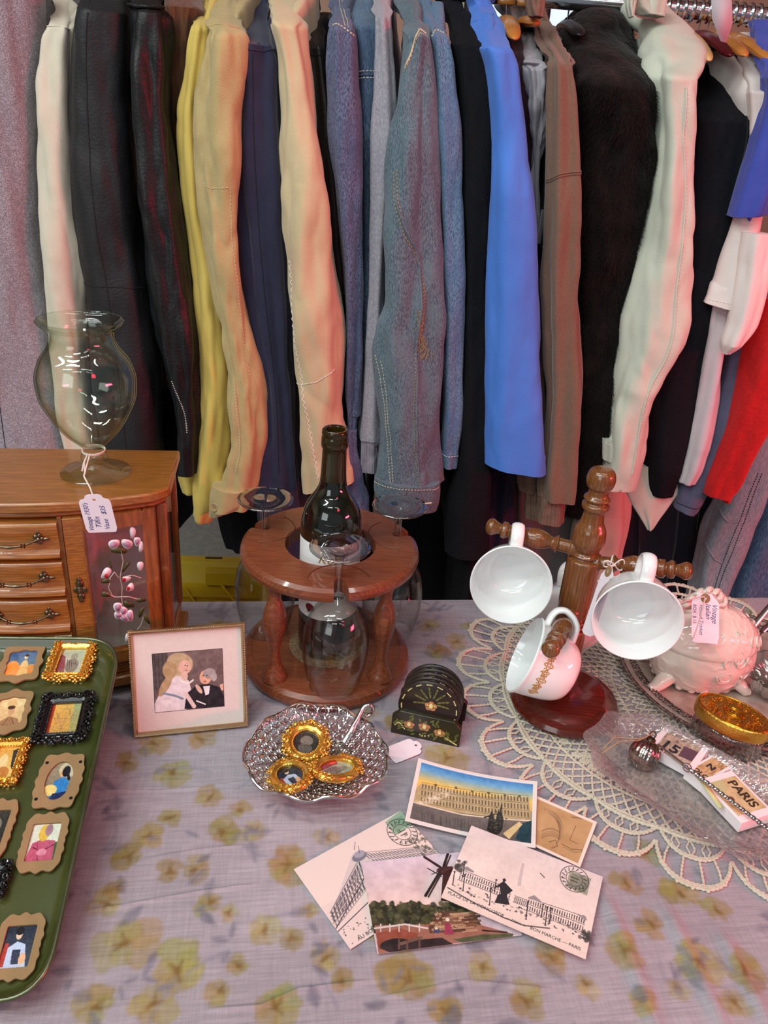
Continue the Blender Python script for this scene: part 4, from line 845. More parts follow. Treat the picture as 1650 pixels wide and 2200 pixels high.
# ================================================================== JEWELLERY CABINET
CO = (-.262, .862); CY = math.atan2(.165, .986)
cab = thing('jewelry_cabinet', 'honey-oak jewellery cabinet with bowed drawers and a flower-painted glass door, left edge of the table', 'cabinet', (CO[0], CO[1], TZ), CY)
def vf(u): t = (u+.15)/.13; return -.146+.024*t*t
def outline(off, n=24):
    q = [(u, vf(u)-off) for u in np.linspace(-.292-off*.3, -.008+off*.3, n)]
    return q+[(.004+off, -.104-off*.3), (.004+off, .0+off*.3), (-.304-off, off*.3), (-.304-off, -.104-off*.3)]
b = MB(); b.prism(outline(.004), .250, .262); b.prism(outline(-.001), .243, .250); b.build('top_panel', m_oak, cab, bevel=.0025, smooth=40)
b = MB(); b.prism(outline(-.004), .028, .048); b.prism(outline(.004), .014, .028); b.build('base_panel', m_oak, cab, bevel=.0025, smooth=40)
m_felt = mat('pink_felt_lining', (226, 200, 202), (218, 190, 194), ns=200, rough=.95)
b = MB(); b.box((-.15, -.006, .145), (.30, .008, .195)); b.build('back_panel', m_felt, cab)
b = MB(); b.box((-.101, -.064, .145), (.006, .110, .195)); b.box((-.199, -.064, .145), (.006, .110, .195)); b.build('divider', m_felt, cab)
b = MB(); b.prism([(-.098, -.008), (-.098, vf(-.098)+.016), (-.06, vf(-.06)+.016), (-.01, vf(-.01)+.018), (-.004, -.098), (-.004, -.008)], .048, .052); b.build('felt_floor', mat('pale_green_felt', (176, 184, 172), rough=.95), cab)
b = MB(); b.box((-.003, -.054, .145), (.003, .086, .19)); b.build('side_glass', m_glass, cab)
b = MB(); b.box((-.003, -.006, .145), (.010, .010, .195)); b.box((-.003, -.102, .145), (.012, .010, .195)); b.build('post', m_oakd, cab, bevel=.002)
for x, y in ((-.03, -.095), (-.27, -.095), (-.02, -.02), (-.28, -.02)):
    b = MB(); b.lathe([(0, 0), (.011, 0), (.014, .004), (.013, .009), (.010, .014), (0, .014)], 20, T(x, y, 0)); b.build('foot', m_oakd, cab)
def arcslab(u0, u1, z0, z1, y_in, y_out, n=10, prof=None, M_=None):
    b = MB(); us = np.linspace(u0, u1, n); rows = []
    pr = prof or [(z0, 0), (z1, 0)]
    F = np.array([[(u, vf(u)-y_out-p, z) for u in us] for z, p in pr]); B = np.array([[(u, vf(u)+y_in, z) for u in us] for z, p in pr])
    P = np.concatenate([F, B[::-1]]); b.grid(P, closeu=True)
    for j, s in ((0, 1), (n-1, -1)):
        m_ = len(P); V = P[:, j]; b.add(V, [tuple(range(m_))[::s]])
    return b
# drawers
for k in range(4):
    z0 = .052+k*.0475; z1 = z0+.0445; u0, u1 = -.197, -.104
    pr = [(z0, -.002), (z0+.001, .003), (z0+.004, .0062), (z0+.008, .0055), (z0+.0105, .002), (z0+.013, .0005), (z0+.028, .002), (z1-.006, .004), (z1-.002, .003), (z1, -.001)]
    dr = arcslab(u0, u1, z0, z1, .016, .0, 22, pr).build('drawer', m_oak, cab, smooth=50)
    zc = (z0+z1)/2+.004; hb = MB(); t_ = np.linspace(-1, 1, 33)
    hx = -.150+.027*t_; pts = np.stack([hx, np.array([vf(x) for x in hx])-.0045-.0085*(1-np.abs(t_)**2.2), zc-.004*(1-t_**2)], -1); hb.tube(pts, .0013+.0007*np.exp(-(t_/.15)**2), 8)
    for s in (-1, 1):
        cx = -.150+.027*s; cy = vf(cx)-.0035
        for a in range(5): hb.ball((cx+.0034*math.cos(a*TAU/5), cy, zc+.0038*math.sin(a*TAU/5)), (.0028, .0016, .0028), n=10, m=6)
        hb.ball((cx, cy-.001, zc), (.0024, .0024, .0024), n=10, m=6); hb.ball((cx+.0075*s, cy, zc), (.004, .0013, .0018), n=8, m=5); hb.ball((cx, cy, zc+.0068), (.002, .0013, .003), n=8, m=5)
    for x in (-.012, .012, -.015, .015): hb.torus(.0020, .0006, T(-.150+x, vf(-.15)-.0115, zc-.0034)@RY(PI/2), 10, 5)
    hb.build('drawer_handle', m_brass, dr, smooth=50)
arcslab(-.104, -.100, .048, .244, .016, .0, 3).build('stile', m_oakd, cab); arcslab(-.201, -.197, .048, .244, .016, .0, 3).build('stile', m_oakd, cab)
# door
b = arcslab(-.098, -.079, .050, .243, .006, .004, 5); q = arcslab(-.021, -.008, .050, .243, .006, .004, 5); q2 = arcslab(-.080, -.020, .050, .066, .006, .004, 6); q3 = arcslab(-.080, -.020, .226, .243, .006, .004, 6)
door = b.build('door', m_oak, cab, bevel=.001); q.build('door_rail', m_oakd, door); q2.build('door_rail', m_oak, door); q3.build('door_rail', m_oakd, door)
arcslab(-.080, -.0785, .064, .228, .004, .0046, 2).build('door_bead', m_oakd, door)
PU0, PU1, PZ0, PZ1 = -.079, -.021, .066, .226
arcslab(PU0, PU1, PZ0, PZ1, .000, .0018, 8).build('door_glass', m_glass, door, smooth=60)
def pane(x, y):
    t = (y-540-(x-480)*-.105)/(1255-540); xl = 480+95*t; xr = 910+60*t; s = (x-xl)/(xr-xl); return PU0+(PU1-PU0)*s, PZ1-(PZ1-PZ0)*t
m_pet = mat('mauve_enamel', (176, 130, 160), (200, 160, 184), ns=200, rough=.25); m_pet2 = mat('white_enamel', (232, 214, 220), rough=.25); m_lf = mat('olive_enamel', (66, 62, 32), (84, 78, 40), ns=100, rough=.25); m_rd = mat('red_enamel', (190, 24, 40), rough=.2); m_cl = mat('silver_outline', (196, 186, 178), rough=.3, metal=.4)
def enamel(shapes, m, name, dy=0):
    for x, y, rx, ry, an in shapes:
        b = MB(); t_ = np.arange(22)/22*TAU; r = 1+.10*np.sin(3*t_+x); X = x+(rx*r*np.cos(t_)*math.cos(an)-ry*r*np.sin(t_)*math.sin(an)); Y = y+(rx*r*np.cos(t_)*math.sin(an)+ry*r*np.sin(t_)*math.cos(an))
        o_ = [pane(a_, c_) for a_, c_ in zip(X, Y)]; V = [(u, vf(u)-.0022-dy, z) for u, z in o_]+[(u, vf(u)-.0028-dy, z) for u, z in o_]
        b.add(V, [tuple(range(22)), tuple(range(22, 44))[::-1]]+[(i, (i+1) % 22, 22+(i+1) % 22, 22+i) for i in range(22)])
        b.build(name, m, door, smooth=0)
enamel([(700, 604, 42, 26, -.2), (795, 602, 42, 26, .2), (722, 968, 34, 32, .8), (725, 1015, 34, 22, .2), (762, 990, 30, 28, 0), (768, 1030, 36, 20, .5), (808, 1018, 28, 36, -.2), (838, 540, 22, 32, 0), (870, 590, 26, 26, 0), (900, 620, 20, 30, .2), (890, 728, 24, 26, .3)], m_pet2, 'painted_petal')
enamel([(698, 606, 30, 16, -.2), (797, 604, 30, 16, .2), (722, 966, 22, 20, .8), (762, 990, 18, 17, 0), (768, 1030, 24, 12, .5), (808, 1018, 17, 24, -.2), (725, 1013, 22, 12, .2), (870, 590, 16, 16, 0)], m_pet, 'painted_petal', .0004)
enamel([(640, 765, 42, 24, -.6), (788, 800, 32, 15, -.1), (815, 850, 30, 22, -.5), (800, 1155, 30, 30, .2)], m_pet2, 'painted_petal', .0002)
enamel([(640, 780, 13, 11, 0), (770, 803, 14, 11, 0), (800, 855, 13, 11, 0), (808, 1153, 15, 14, 0)], m_rd, 'painted_berry', .0007)
enamel([(640, 812, 38, 13, -.1), (785, 730, 42, 12, -.75), (635, 888, 38, 15, .1), (893, 928, 36, 13, 0), (800, 950, 42, 18, .3), (893, 1002, 36, 16, -1.0), (932, 1045, 36, 14, 1.0), (845, 1128, 36, 22, .4), (735, 640, 60, 16, .05), (668, 710, 30, 8, 1.1)], m_lf, 'painted_leaf', .0001)
for st_ in ([(750, 640), (765, 700), (740, 790), (755, 850), (750, 910)], [(660, 800), (700, 760), (730, 795)], [(640, 880), (700, 905), (800, 905), (880, 925)], [(750, 910), (755, 950)], [(910, 1030), (890, 1080), (850, 1120)], [(670, 800), (655, 850), (680, 895)], [(760, 790), (830, 780), (900, 800)]):
    pts = np.array([(pane(x, y)[0], vf(pane(x, y)[0])-.0024, pane(x, y)[1]) for x, y in st_]); b = MB(); b.tube(resample(pts, .001), .0006, 5); b.build('painted_stem', m_cl, door)
b = MB(); ex = -.0885
for dz, r in ((-.013, .0028), (-.008, .0042), (0, .0052), (.008, .0042), (.013, .0028)): b.ball((ex, vf(ex)-.005, .155+dz), (r, .002, r*1.1), n=12, m=6)
b.ball((ex, vf(ex)-.007, .155), (.0026, .002, .0026), n=10, m=6)
for s in (-1, 1): b.ball((ex+.0045*s, vf(ex)-.005, .155), (.003, .0014, .004), n=8, m=5)
b.build('door_pull', m_brass, door)
arcslab(-.283, -.202, .050, .243, .006, .004, 8).build('side_door', m_oak, cab, bevel=.001)

# ================================================================== VASE + TAG
VX, VY, VZ = -.326, .781, TZ+.2625
va = thing('glass_vase', 'clear glass urn-shaped footed vase with flared rim standing on the oak cabinet', 'vase', (VX, VY, VZ))
def shell(outer, th):
    o_ = np.array(outer, float); n = len(o_); g = np.gradient(o_, axis=0); g /= np.linalg.norm(g, axis=1, keepdims=True); nn_ = np.c_[-g[:, 1], g[:, 0]]; return o_+nn_*th
def smoothp(p, n=60):
    p = np.array(p, float); d = np.r_[0, np.cumsum(np.linalg.norm(np.diff(p, axis=0), axis=1))]; t = np.linspace(0, d[-1], n); return np.c_[pinterp(t, d, p[:, 0]), pinterp(t, d, p[:, 1])]
bo = smoothp([(.0095, .0295), (.016, .036), (.028, .048), (.041, .068), (.0505, .092), (.0515, .108), (.046, .128), (.0355, .144), (.0325, .153), (.034, .160), (.040, .1655), (.0425, .168)], 70)
inn = bo.copy(); inn[:, 0] = np.maximum(0, bo[:, 0]-.0022); inn[0] = (0, .034); inn[:8, 1] = np.maximum(inn[:8, 1], .034); 
prof = [(0, .0)]+[(.036, 0), (.0378, .0010), (.0372, .0024), (.028, .0042), (.017, .0075), (.0115, .011), (.0110, .013), (.0140, .0155), (.0145, .019), (.0135, .023), (.0100, .0265)]+[tuple(x) for x in bo]+[(.0435, .1700), (.0420, .1717)]+[(inn[i][0], min(inn[i][1]+.0025 if i > 60 else inn[i][1], .1712)) for i in range(69, 0, -1)]+[(0, .0345)]
MB().lathe(prof, 72, close=True).build('bowl', m_glass_g, va, smooth=60)
b = MB(); 
for k in range(2): b.torus(.0117+.0004*k, .0007, T(0, 0, .0262+.0014*k)@RX(.08), 30, 6)
for dx, dz in ((-.006, -.020), (-.004, -.0235)): b.tube(resample([(-.002, -.0125, .027), (-.005+dx*.3, -.0135, .017), (dx*1.5, -.0155, .027+dz)], .001), .0009, 6)
b.build('string', m_string, va)
pk = ond(201, 1064, (np.array(tw(0, 0))*0+onz(201, 1092, 1.01)-CAM)@_F-.034)
pl = np.array([VX, VY-.0125, VZ+.026]); b = MB(); mid = np.array([pl[0]+.006, (pl[1]+pk[1])/2, VZ+.0045]); e_ = onz(197, 1050, 1.0135)+np.array([0, -.003, .0015])
b.tube(resample([pl, mid*.5+pl*.5+np.array([0, -.004, -.002]), e_, pk+np.array([0, 0, -.004])], .0015), .0008, 6); b.build('tag_string', m_string, va, world=True)
xa = ond(240, 1060, 1)-ond(180, 1062, 1); xa /= np.linalg.norm(xa); ya = -(ond(218, 1140, 1)-ond(203, 1064, 1)); ya = np.array([ya[0]*.6, -.004, ya[2]]); M_ = frame_m(ond(210, 1103, ((pk-CAM)@_F)), xa, ya)
tg = tagcard('price_tag', 'white price tag with blue handwriting hanging from the glass vase', M_, .031, .044)
R9 = RZ(PI/2)
lettering("Vintage 1930's", .0068, T(-.0075, -.020, .0006)@R9, m_ink, tg, shear=.3, sx=.82); lettering("Tifin", .0075, T(.0005, -.017, .0006)@R9, m_ink, tg, shear=.3); lettering("Vase   $35", .0068, T(.0085, -.019, .0006)@R9, m_ink, tg, shear=.3, sx=.95)

# ================================================================== GREEN TRAY with little framed pictures
m_green = mat('olive_enamel_tray', (62, 66, 30), (54, 58, 26), ns=10, rough=.22, coat=.5, a2=(74, 76, 38), ns2=3)
def rpoly(c, r, n=8):
    c = [np.array(p, float) for p in c]; o_ = []
    for i in range(len(c)):
        p, a_, b_ = c[i], c[i-1], c[(i+1) % len(c)]; da = (a_-p)/np.linalg.norm(a_-p); db = (b_-p)/np.linalg.norm(b_-p)
        for t in np.linspace(0, 1, n): o_.append((1-t)**2*(p+da*r)+2*t*(1-t)*p+t*t*(p+db*r))
    return np.array(o_)
def inset(c, d):
    c = [np.array(p, float) for p in c]; n = len(c); ctr = sum(c)/n; ln = []
    for i in range(n):
        p, q = c[i], c[(i+1) % n]; e = (q-p)/np.linalg.norm(q-p); nn_ = np.array([-e[1], e[0]]); 
        if nn_@(ctr-p) < 0: nn_ = -nn_
        ln.append((p+nn_*d, e))
    o_ = []
    for i in range(n):
        (p, e), (q, f_) = ln[i-1], ln[i]; A = np.array([e, -f_]).T; s = np.linalg.solve(A, q-p); o_.append(p+e*s[0])
    return o_
KT = .215; TA = math.atan(KT)
def onp(px, py, off=0):   # point on the tilted plane of the tray
    v = ray(px, py); t = (.7665+off-EYE-KT*.36)/(v[2]-KT*v[1]); return CAM+v*t
TR_X = np.array([1., 0, 0]); TR_Y = np.array([0, math.cos(TA), math.sin(TA)]); TR_Z = np.array([0, -math.sin(TA), math.cos(TA)])
tcw = [onp(264, 1371, .012), onp(92, 2166, .012), onp(-330, 2120, .012), onp(-300, 1366, .012)]
tr0 = np.mean(tcw, axis=0)-TR_Z*.012
tc4 = [(float((p-tr0)@TR_X), float((p-tr0)@TR_Y)) for p in tcw]
tr = thing('metal_tray', 'olive-green enamelled tray with a rolled rim, propped up and holding the miniature frames', 'tray', tr0, R3=Matrix((( 1, 0, 0), (0, TR_Y[1], TR_Z[1]), (0, TR_Y[2], TR_Z[2]))))
b = MB(); lv = [(.0125, .0008, .034), (.0105, .0012, .036), (.0070, .005, .040), (.0040, .0100, .043), (.0018, .0125, .045), (0, .0115, .046), (.0003, .0100, .046), (.0025, .0090, .045), (.0060, .0035, .041), (.0115, .0, .036)]
P = [np.c_[rpoly(inset(tc4, d), r), np.full(32, z)] for d, z, r in lv]; b.grid(np.stack(P), closev=True, capu=True)
b.build('rim', m_green, tr, smooth=60)
b = MB(); b.tube(np.c_[rpoly(inset(tc4, .0010), .045, 14), np.full(56, .0118)], .0021, 8, closed=True); b.build('rolled_edge', mat('worn_rim_metal', (112, 116, 92), (80, 86, 60), ns=30, rough=.22, metal=.7), tr, smooth=60)
iT = np.array([TR_X, TR_Y, TR_Z])
for x, y in ((-.40, .62), (-.58, .62)):
    b = MB(); zz = .7665+KT*(y-.36)-.006; b.box((x, y, (TZ+zz)/2), (.03, .02, zz-TZ)); b.v = [(v_-tr0)@iT.T for v_ in b.v]; b.build('support_foot', m_green, tr)
m_kraft = mat('kraft_board', (150, 118, 82), (140, 108, 72), ns=60, rough=.85, bump=.2, bs=400)
m_blackf = mat('black_resin', (16, 16, 18), rough=.22, coat=.5)
m_goldf = mat('gilt_resin', (246, 204, 108), (226, 164, 62), ns=160, rough=.24, metal=.9)
TRZ = TZ+.0018
def mini(kind, W=44, H=56, seed=0):
    c = Cv(W, H, (200, 190, 170))
    if kind == 'seated_blue':
        c.grad(0, .55, (52, 84, 132), (96, 120, 140)); c.grad(.55, 1, (214, 150, 84), (226, 120, 60)); c.ell(.22, .66, .22, .28, (232, 140, 60)); c.ell(.60, .62, .13, .24, (224, 190, 130)); c.ell(.6, .26, .06, .08, (230, 200, 150)); c.ell(.62, .2, .07, .06, (30, 26, 28)); c.poly([(.4, .95), (.8, .95), (.7, .6), (.5, .6)], (226, 176, 110))
    elif kind == 'drawing':
        c.grad(0, 1, (168, 176, 150), (186, 178, 160)); c.poly([(0, 1), (.35, 1), (.2, .3), (0, .2)], (134, 70, 78)); c.ell(.55, .3, .14, .14, (150, 140, 120)); c.ell(.55, .65, .26, .28, (140, 124, 112)); [c.line([(.3+.1*i, .4+.05*i), (.45+.05*i, .9-.1*i)], .012, (80, 66, 70)) for i in range(5)]
    elif kind == 'sepia_hat':
        c.grad(0, 1, (222, 190, 140), (206, 166, 116)); c.ell(.5, .25, .36, .10, (232, 204, 150)); c.ell(.5, .24, .18, .14, (214, 176, 120)); c.ell(.52, .45, .11, .15, (196, 150, 110)); c.ell(.5, .35, .13, .06, (70, 46, 34)); c.poly([(.15, 1), (.25, .75), (.5, .62), (.8, .72), (.95, 1)], (158, 116, 84)); c.line([(.3, .95), (.45, .7)], .01, (70, 50, 40)); c.line([(.75, .95), (.6, .7)], .01, (70, 50, 40))
    elif kind == 'warm_abstract':
        c.grad(0, 1, (214, 168, 80), (206, 150, 70)); c.grad(0, 1, (170, 60, 40), (150, 60, 40), 0, .12); c.grad(0, 1, (150, 160, 110), (170, 150, 90), .72, 1); [c.line([(rnd.uniform(.1, .9), rnd.uniform(.05, .9)), (rnd.uniform(.1, .9), rnd.uniform(.05, .9)), (rnd.uniform(.1, .9), rnd.uniform(.05, .9))], .008, (150, 110, 90), .7) for i in range(14)]
    elif kind == 'profile_blue':
        c.grad(0, 1, (150, 136, 112), (120, 104, 84)); c.ell(.7, .2, .3, .2, (190, 178, 150)); c.poly([(.3, .95), (.35, .5), (.6, .38), (.8, .5), (.78, .78), (.6, .85)], (48, 120, 186)); c.ell(.56, .28, .10, .12, (214, 164, 120)); c.ell(.64, .25, .12, .14, (28, 26, 34)); c.line([(.7, .3), (.78, .45)], .04, (28, 26, 34)); c.ell(.28, .72, .22, .14, (224, 198, 120)); c.poly([(.3, 1), (.4, .8), (.8, .75), (.75, 1)], (34, 44, 84))
    elif kind == 'pink_figure':
        c.grad(0, 1, (206, 208, 190), (214, 214, 200)); c.poly([(0, 1), (.15, .5), (.4, .42), (.85, .46), (1, 1)], (186, 84, 110)); c.ell(.45, .27, .17, .2, (214, 172, 70)); c.ell(.58, .2, .12, .14, (158, 116, 130)); c.line([(.2, .6), (.5, .7), (.85, .55)], .018, (110, 40, 66)); c.line([(.3, .5), (.45, .95)], .018, (140, 50, 80)); c.ell(.5, .72, .16, .08, (214, 130, 150)); c.poly([(.85, .5), (1, .5), (1, 1), (.9, 1)], (60, 90, 60))
    elif kind == 'blue_gentleman':
        c.grad(0, 1, (34, 40, 56), (66, 76, 88)); c.poly([(.1, .95), (.2, .5), (.45, .38), (.7, .45), (.85, .95)], (188, 196, 222)); c.ell(.45, .24, .09, .10, (228, 190, 160)); c.ell(.45, .16, .12, .09, (24, 22, 26)); c.poly([(0, .9), (.1, .4), (.2, .4), (.2, .9)], (170, 60, 50)); c.poly([(.35, .55), (.6, .55), (.62, .85), (.4, .85)], (50, 54, 76)); c.ell(.7, .75, .1, .12, (226, 170, 130)); c.grad(.92, 1, (196, 150, 150), (200, 160, 150))
    elif kind == 'gold_scene':
        c.grad(0, 1, (210, 150, 70), (226, 190, 120)); c.ell(.4, .5, .2, .3, (228, 196, 140)); c.poly([(.7, .1), (1, 0), (1, .8), (.8, .6)], (56, 48, 46)); c.ell(.5, .8, .3, .2, (190, 120, 60))
    else:
        c.grad(0, 1, (60, 56, 52), (40, 38, 36)); c.ell(.5, .4, .25, .2, (120, 110, 100)); c.ell(.5, .75, .3, .2, (90, 84, 78))
    c.nz(9, 16, seed); return c
def kraft(px4, kind, label, shape, opening='rect', rot=0, seed=1, holes=False, group='kraft board miniature frames'):
    w_, h_, Mk = tquad(px4, .003); t_ = thing('kraft_frame', label, 'picture frame', Mk.translation[:], R3=Mk.to_3x3(), group=group)
    fs = {'scal': lambda t: 1+.035*math.cos(12*t)+.03*math.cos(4*t), 'baroque': lambda t: 1+.045*math.cos(8*t+.0)+.045*max(0, math.cos(2*t))**20+.07*max(0, -math.cos(2*t))**14-.03, 'wave': lambda t: 1+.025*math.cos(16*t)-.02*math.cos(8*t)+.08*max(0, -math.cos(2*t))**24}
    out = sup(w_/2, h_/2, 6, 144, fs[shape])
    op = {'rect': lambda: sup(w_*.33, h_*.33, 30, 144), 'oval': lambda: sup(w_*.30, h_*.36, 2, 144), 'scal': lambda: sup(w_*.34, h_*.33, 5, 144, lambda t: 1+.05*math.cos(8*t))}[opening]()
    MB().ring(out, op, .0014, .0034).build('frame_board', m_kraft, t_, smooth=30)
    MB().prism(sup(w_*.42, h_*.42, 8, 40), 0, .0012).build('backing', m_kraft, t_, smooth=30)
    picture(mini(kind, seed=seed), w_*.72, h_*.74, 'picture', m_vcg, t_, T(0, 0, .0012), thick=.0002)
    if holes:
        b = MB()
        for x in (-.38, .38):
            for y in (-.34, .34): b.lathe([(0, .0035), (.0016, .0035), (.0016, .0037), (0, .0037)], 12, T(x*w_, y*h_, 0))
        b.build('peg_holes', m_blackf, t_)
    return t_
def scroll(b, c, r, a0, turns, tr_, M_=None, sg=1, z=.0):
    t = np.linspace(0, turns*TAU, 20); rr = r*(1-.75*t/t[-1]); b.tube(np.stack([c[0]+rr*np.cos(a0+sg*t), c[1]+rr*np.sin(a0+sg*t), z+.0012*np.sin(t/t[-1]*PI)], -1), tr_*(1-.4*t/t[-1]), 6, M=M_)
def ornate(px4, m, kind, label, group, seed=1, fr=.26, z=TRZ, oval=False, M_=None, w_=None, h_=None, plain=0):
    if M_ is None: w_, h_, M_ = tquad(px4, .004); t_ = thing('ornate_frame', label, 'picture frame', M_.translation[:], R3=M_.to_3x3(), group=group)
    else: t_ = thing('ornate_frame', label, 'picture frame', M_.translation[:], R3=M_.to_3x3(), group=group)
    q = random.Random(seed); n = 144; ex = 2.0 if oval else 24
    w2, h2 = w_/2*.90, h_/2*.90; iw, ih = w2*(1-fr*1.55), h2-(w2-w2*(1-fr*1.55)); b = MB()
    S = lambda f: sup(iw+(w2-iw)*f, ih+(h2-ih)*f, ex, n)
    lv = [(S(0), .002), (S(0), .0046), (S(.12), .0056), (S(.2), .0050), (S(.55), .0068), (S(.8), .0062), (S(1), .0040), (S(1), 0), (S(.1), 0)]
    b.grid(np.stack([np.c_[p, np.full(n, zz)] for p, zz in lv]), closeu=True, closev=True); b.build('frame_moulding', m, t_, smooth=40)
    b = MB(); per = S(.72); N = 30 if not oval else 26
    d = np.r_[0, np.cumsum(np.linalg.norm(np.diff(np.r_[per, per[:1]], axis=0), axis=1))]; pp_ = np.r_[per, per[:1]]
    k_ = w_/.045
    for i in range(N):
        s = (i+.5)/N*d[-1]; p = np.array([np.interp(s, d, pp_[:, j]) for j in (0, 1)]); p2 = np.array([np.interp((s+.0005) % d[-1], d, pp_[:, j]) for j in (0, 1)]); e = p2-p; e /= np.linalg.norm(e)+1e-9; o_ = np.array([e[1], -e[0]])
        if plain and abs(p[0])*2 > plain*w_ and abs(p[1]) < h_*.22: continue
        an = math.atan2(e[1], e[0]); sg = 1 if i % 2 else -1
        scroll(b, p+o_*.0012, .0030*k_*q.uniform(.8, 1.2), an+(PI if sg < 0 else 0), 1.1, .0010*k_, sg=sg, z=.0062)
        b.ball((*(p+o_*.0036*k_), .0048), (.0019*k_, .0019*k_, .0014), n=8, m=5)
        if i % 3 == 0:
            for s2 in (-1, 1): b.ball((*(p+o_*.0052*k_+e*.0018*s2), .0040), (.0014*k_, .0014*k_, .0012), n=8, m=5)
    for sx_ in (-1, 1):
        for sy_ in (-1, 1):
            if oval: continue
            cx, cy = sx_*w2*.93, sy_*h2*.93
            for a in range(6): b.ball((cx+.0028*k_*math.cos(a), cy+.0028*k_*math.sin(a), .0068), (.0020*k_, .0020*k_, .0016), n=8, m=5)
            scroll(b, (cx-sx_*.004, cy), .0035*k_, 0, 1.2, .0011*k_, z=.0078); scroll(b, (cx, cy-sy_*.004), .0035*k_, PI/2, 1.2, .0011*k_, sg=-1, z=.0078)
    for sx_, sy_ in ((1, 0), (-1, 0), (0, 1), (0, -1)):
        cx, cy = sx_*w2*.95, sy_*h2*.95
        for a in range(-2, 3): an = math.atan2(sy_, sx_)+a*.5; b.ball((cx+.003*k_*math.cos(an), cy+.003*k_*math.sin(an), .0062), (.0016*k_, .0016*k_, .0018), n=8, m=5)
    b.build('scroll_ornament', m, t_, smooth=60)
    N2 = 44; b = MB(); per = S(.04); st_ = n/N2
    for i in range(N2): p = per[int(i*st_) % n]; b.ball((p[0], p[1], .0052), .0007, n=6, m=4)
    b.build('beading', m, t_)
    picture(mini(kind, seed=seed), iw*2.04, ih*2.04, 'picture', m_vcg, t_, T(0, 0, .0018), thick=.0002, mask=(lambda X, Y: (X*np.sqrt(np.clip(1-(Y/ih/1.02)**2/2, 0, 1)), Y*np.sqrt(np.clip(1-(X/iw/1.02)**2/2, 0, 1)))) if oval else None)
    return t_
kraft([(8, 1387), (97, 1387), (83, 1466), (-4, 1466)], 'seated_blue', 'scalloped kraft board frame with a blue and orange picture, top left of the green tray', 'baroque', 'scal', seed=2)
ornate([(118, 1376), (211, 1381), (191, 1468), (94, 1463)], m_goldf, 'drawing', 'gilt baroque frame with a grey drawing, top right corner of the green tray', 'gilt miniature frames', 3)
kraft([(-15, 1484), (73, 1488), (56, 1572), (-26, 1580)], 'sepia_hat', 'kraft board frame with a sepia portrait in a straw hat, left of the black frame', 'baroque', 'scal', seed=4)
ornate([(90, 1493), (203, 1491), (188, 1599), (70, 1597)], m_blackf, 'warm_abstract', 'black baroque miniature frame with an ochre picture', 'black miniature frames', 5, fr=.25)
ornate([(-20, 1586), (61, 1592), (42, 1694), (-44, 1690)], m_goldf, 'gold_scene', 'gilt baroque miniature frame cut off by the left edge of the photo', 'gilt miniature frames', 6)
kraft([(93, 1622), (184, 1624), (164, 1739), (66, 1735)], 'profile_blue', 'kraft board frame with an oval opening showing a figure in blue', 'scal', 'oval', seed=7, holes=True)
kraft([(-42, 1721), (41, 1723), (10, 1851), (-78, 1845)], 'dark', 'kraft board frame with a dark picture, half outside the left edge of the photo', 'wave', 'rect', seed=8)
kraft([(58, 1752), (151, 1750), (128, 1874), (36, 1872)], 'pink_figure', 'kraft board frame with a pink and yellow figure, below the oval one', 'wave', 'rect', seed=9)
ornate([(-66, 1852), (27, 1856), (10, 1936), (-88, 1930)], m_blackf, 'dark', 'black baroque miniature frame cut off by the left edge of the photo', 'black miniature frames', 10)
kraft([(2, 1966), (97, 1970), (76, 2106), (-22, 2104)], 'blue_gentleman', 'kraft board frame with a figure in a pale blue coat, lowest in the green tray', 'wave', 'rect', seed=11)

# ================================================================== STANDING PICTURE FRAME
bl = onz(288, 1583); br = onz(533, 1558); ex = (br-bl)/np.linalg.norm(br-bl); FW, FH = .1265, .124
ny = np.array([-ex[1], ex[0], 0]); up_ = math.cos(.30)*np.array([0, 0, 1])+math.sin(.30)*ny
pf0 = (bl+br)/2; Mf = frame_m(pf0+np.array([0, 0, .001]), ex, up_)
pf = thing('photo_frame', 'thin gilt-metal standing frame with a pink mat around a portrait of two figures', 'picture frame', Mf.translation[:], R3=Mf.to_3x3())
m_gilt = mat('pale_gilt_metal', (206, 178, 140), (176, 140, 104), ns=30, rough=.25, metal=.9)
def rect(a, b_, c_, d_): return [(a, b_), (c_, b_), (c_, d_), (a, d_)]
def rr4(x0, y0, x1, y1): return np.array(rect(x0, y0, x1, y1), float)
b = MB(); lv = [(0, 0), (0, .0045), (.0015, .0065), (.0035, .0058), (.0050, .0035), (.0050, .0)]
b.grid(np.stack([np.c_[rr4(-FW/2+d, d, FW/2-d, FH-d), np.full(4, z)] for d, z in lv]), closeu=True, closev=True); b.build('metal_moulding', m_gilt, pf, smooth=20)
b = MB(); per = [(-FW/2+.0012, .0012), (FW/2-.0012, .0012), (FW/2-.0012, FH-.0012), (-FW/2+.0012, FH-.0012), (-FW/2+.0012, .0012)]
rp = resample([(x, y, .0062) for x, y in per], .0021)
for p in rp: b.ball(p, .00085, n=6, m=4)
b.build('beaded_edge', m_gilt, pf)
m_mat = mat('pink_mat_board', (218, 204, 198), (212, 198, 192), ns=200, rough=.85)
MB().box((0, FH/2, .0012), (FW-.008, FH-.008, .0016)).build('mat_board', m_mat, pf)
MB().box((0, FH/2, -.002), (FW-.006, FH-.006, .003)).build('backing', m_kraft, pf)
c = Cv(150, 140, (112, 92, 90)); c.grad(0, 1, (118, 98, 96), (96, 78, 76)); c.grad(0, .62, (84, 74, 72), (84, 74, 72), 0, .22); [c.line([(x, 0), (x, .6)], .006, (64, 56, 56)) for x in (.04, .09, .15, .2)]
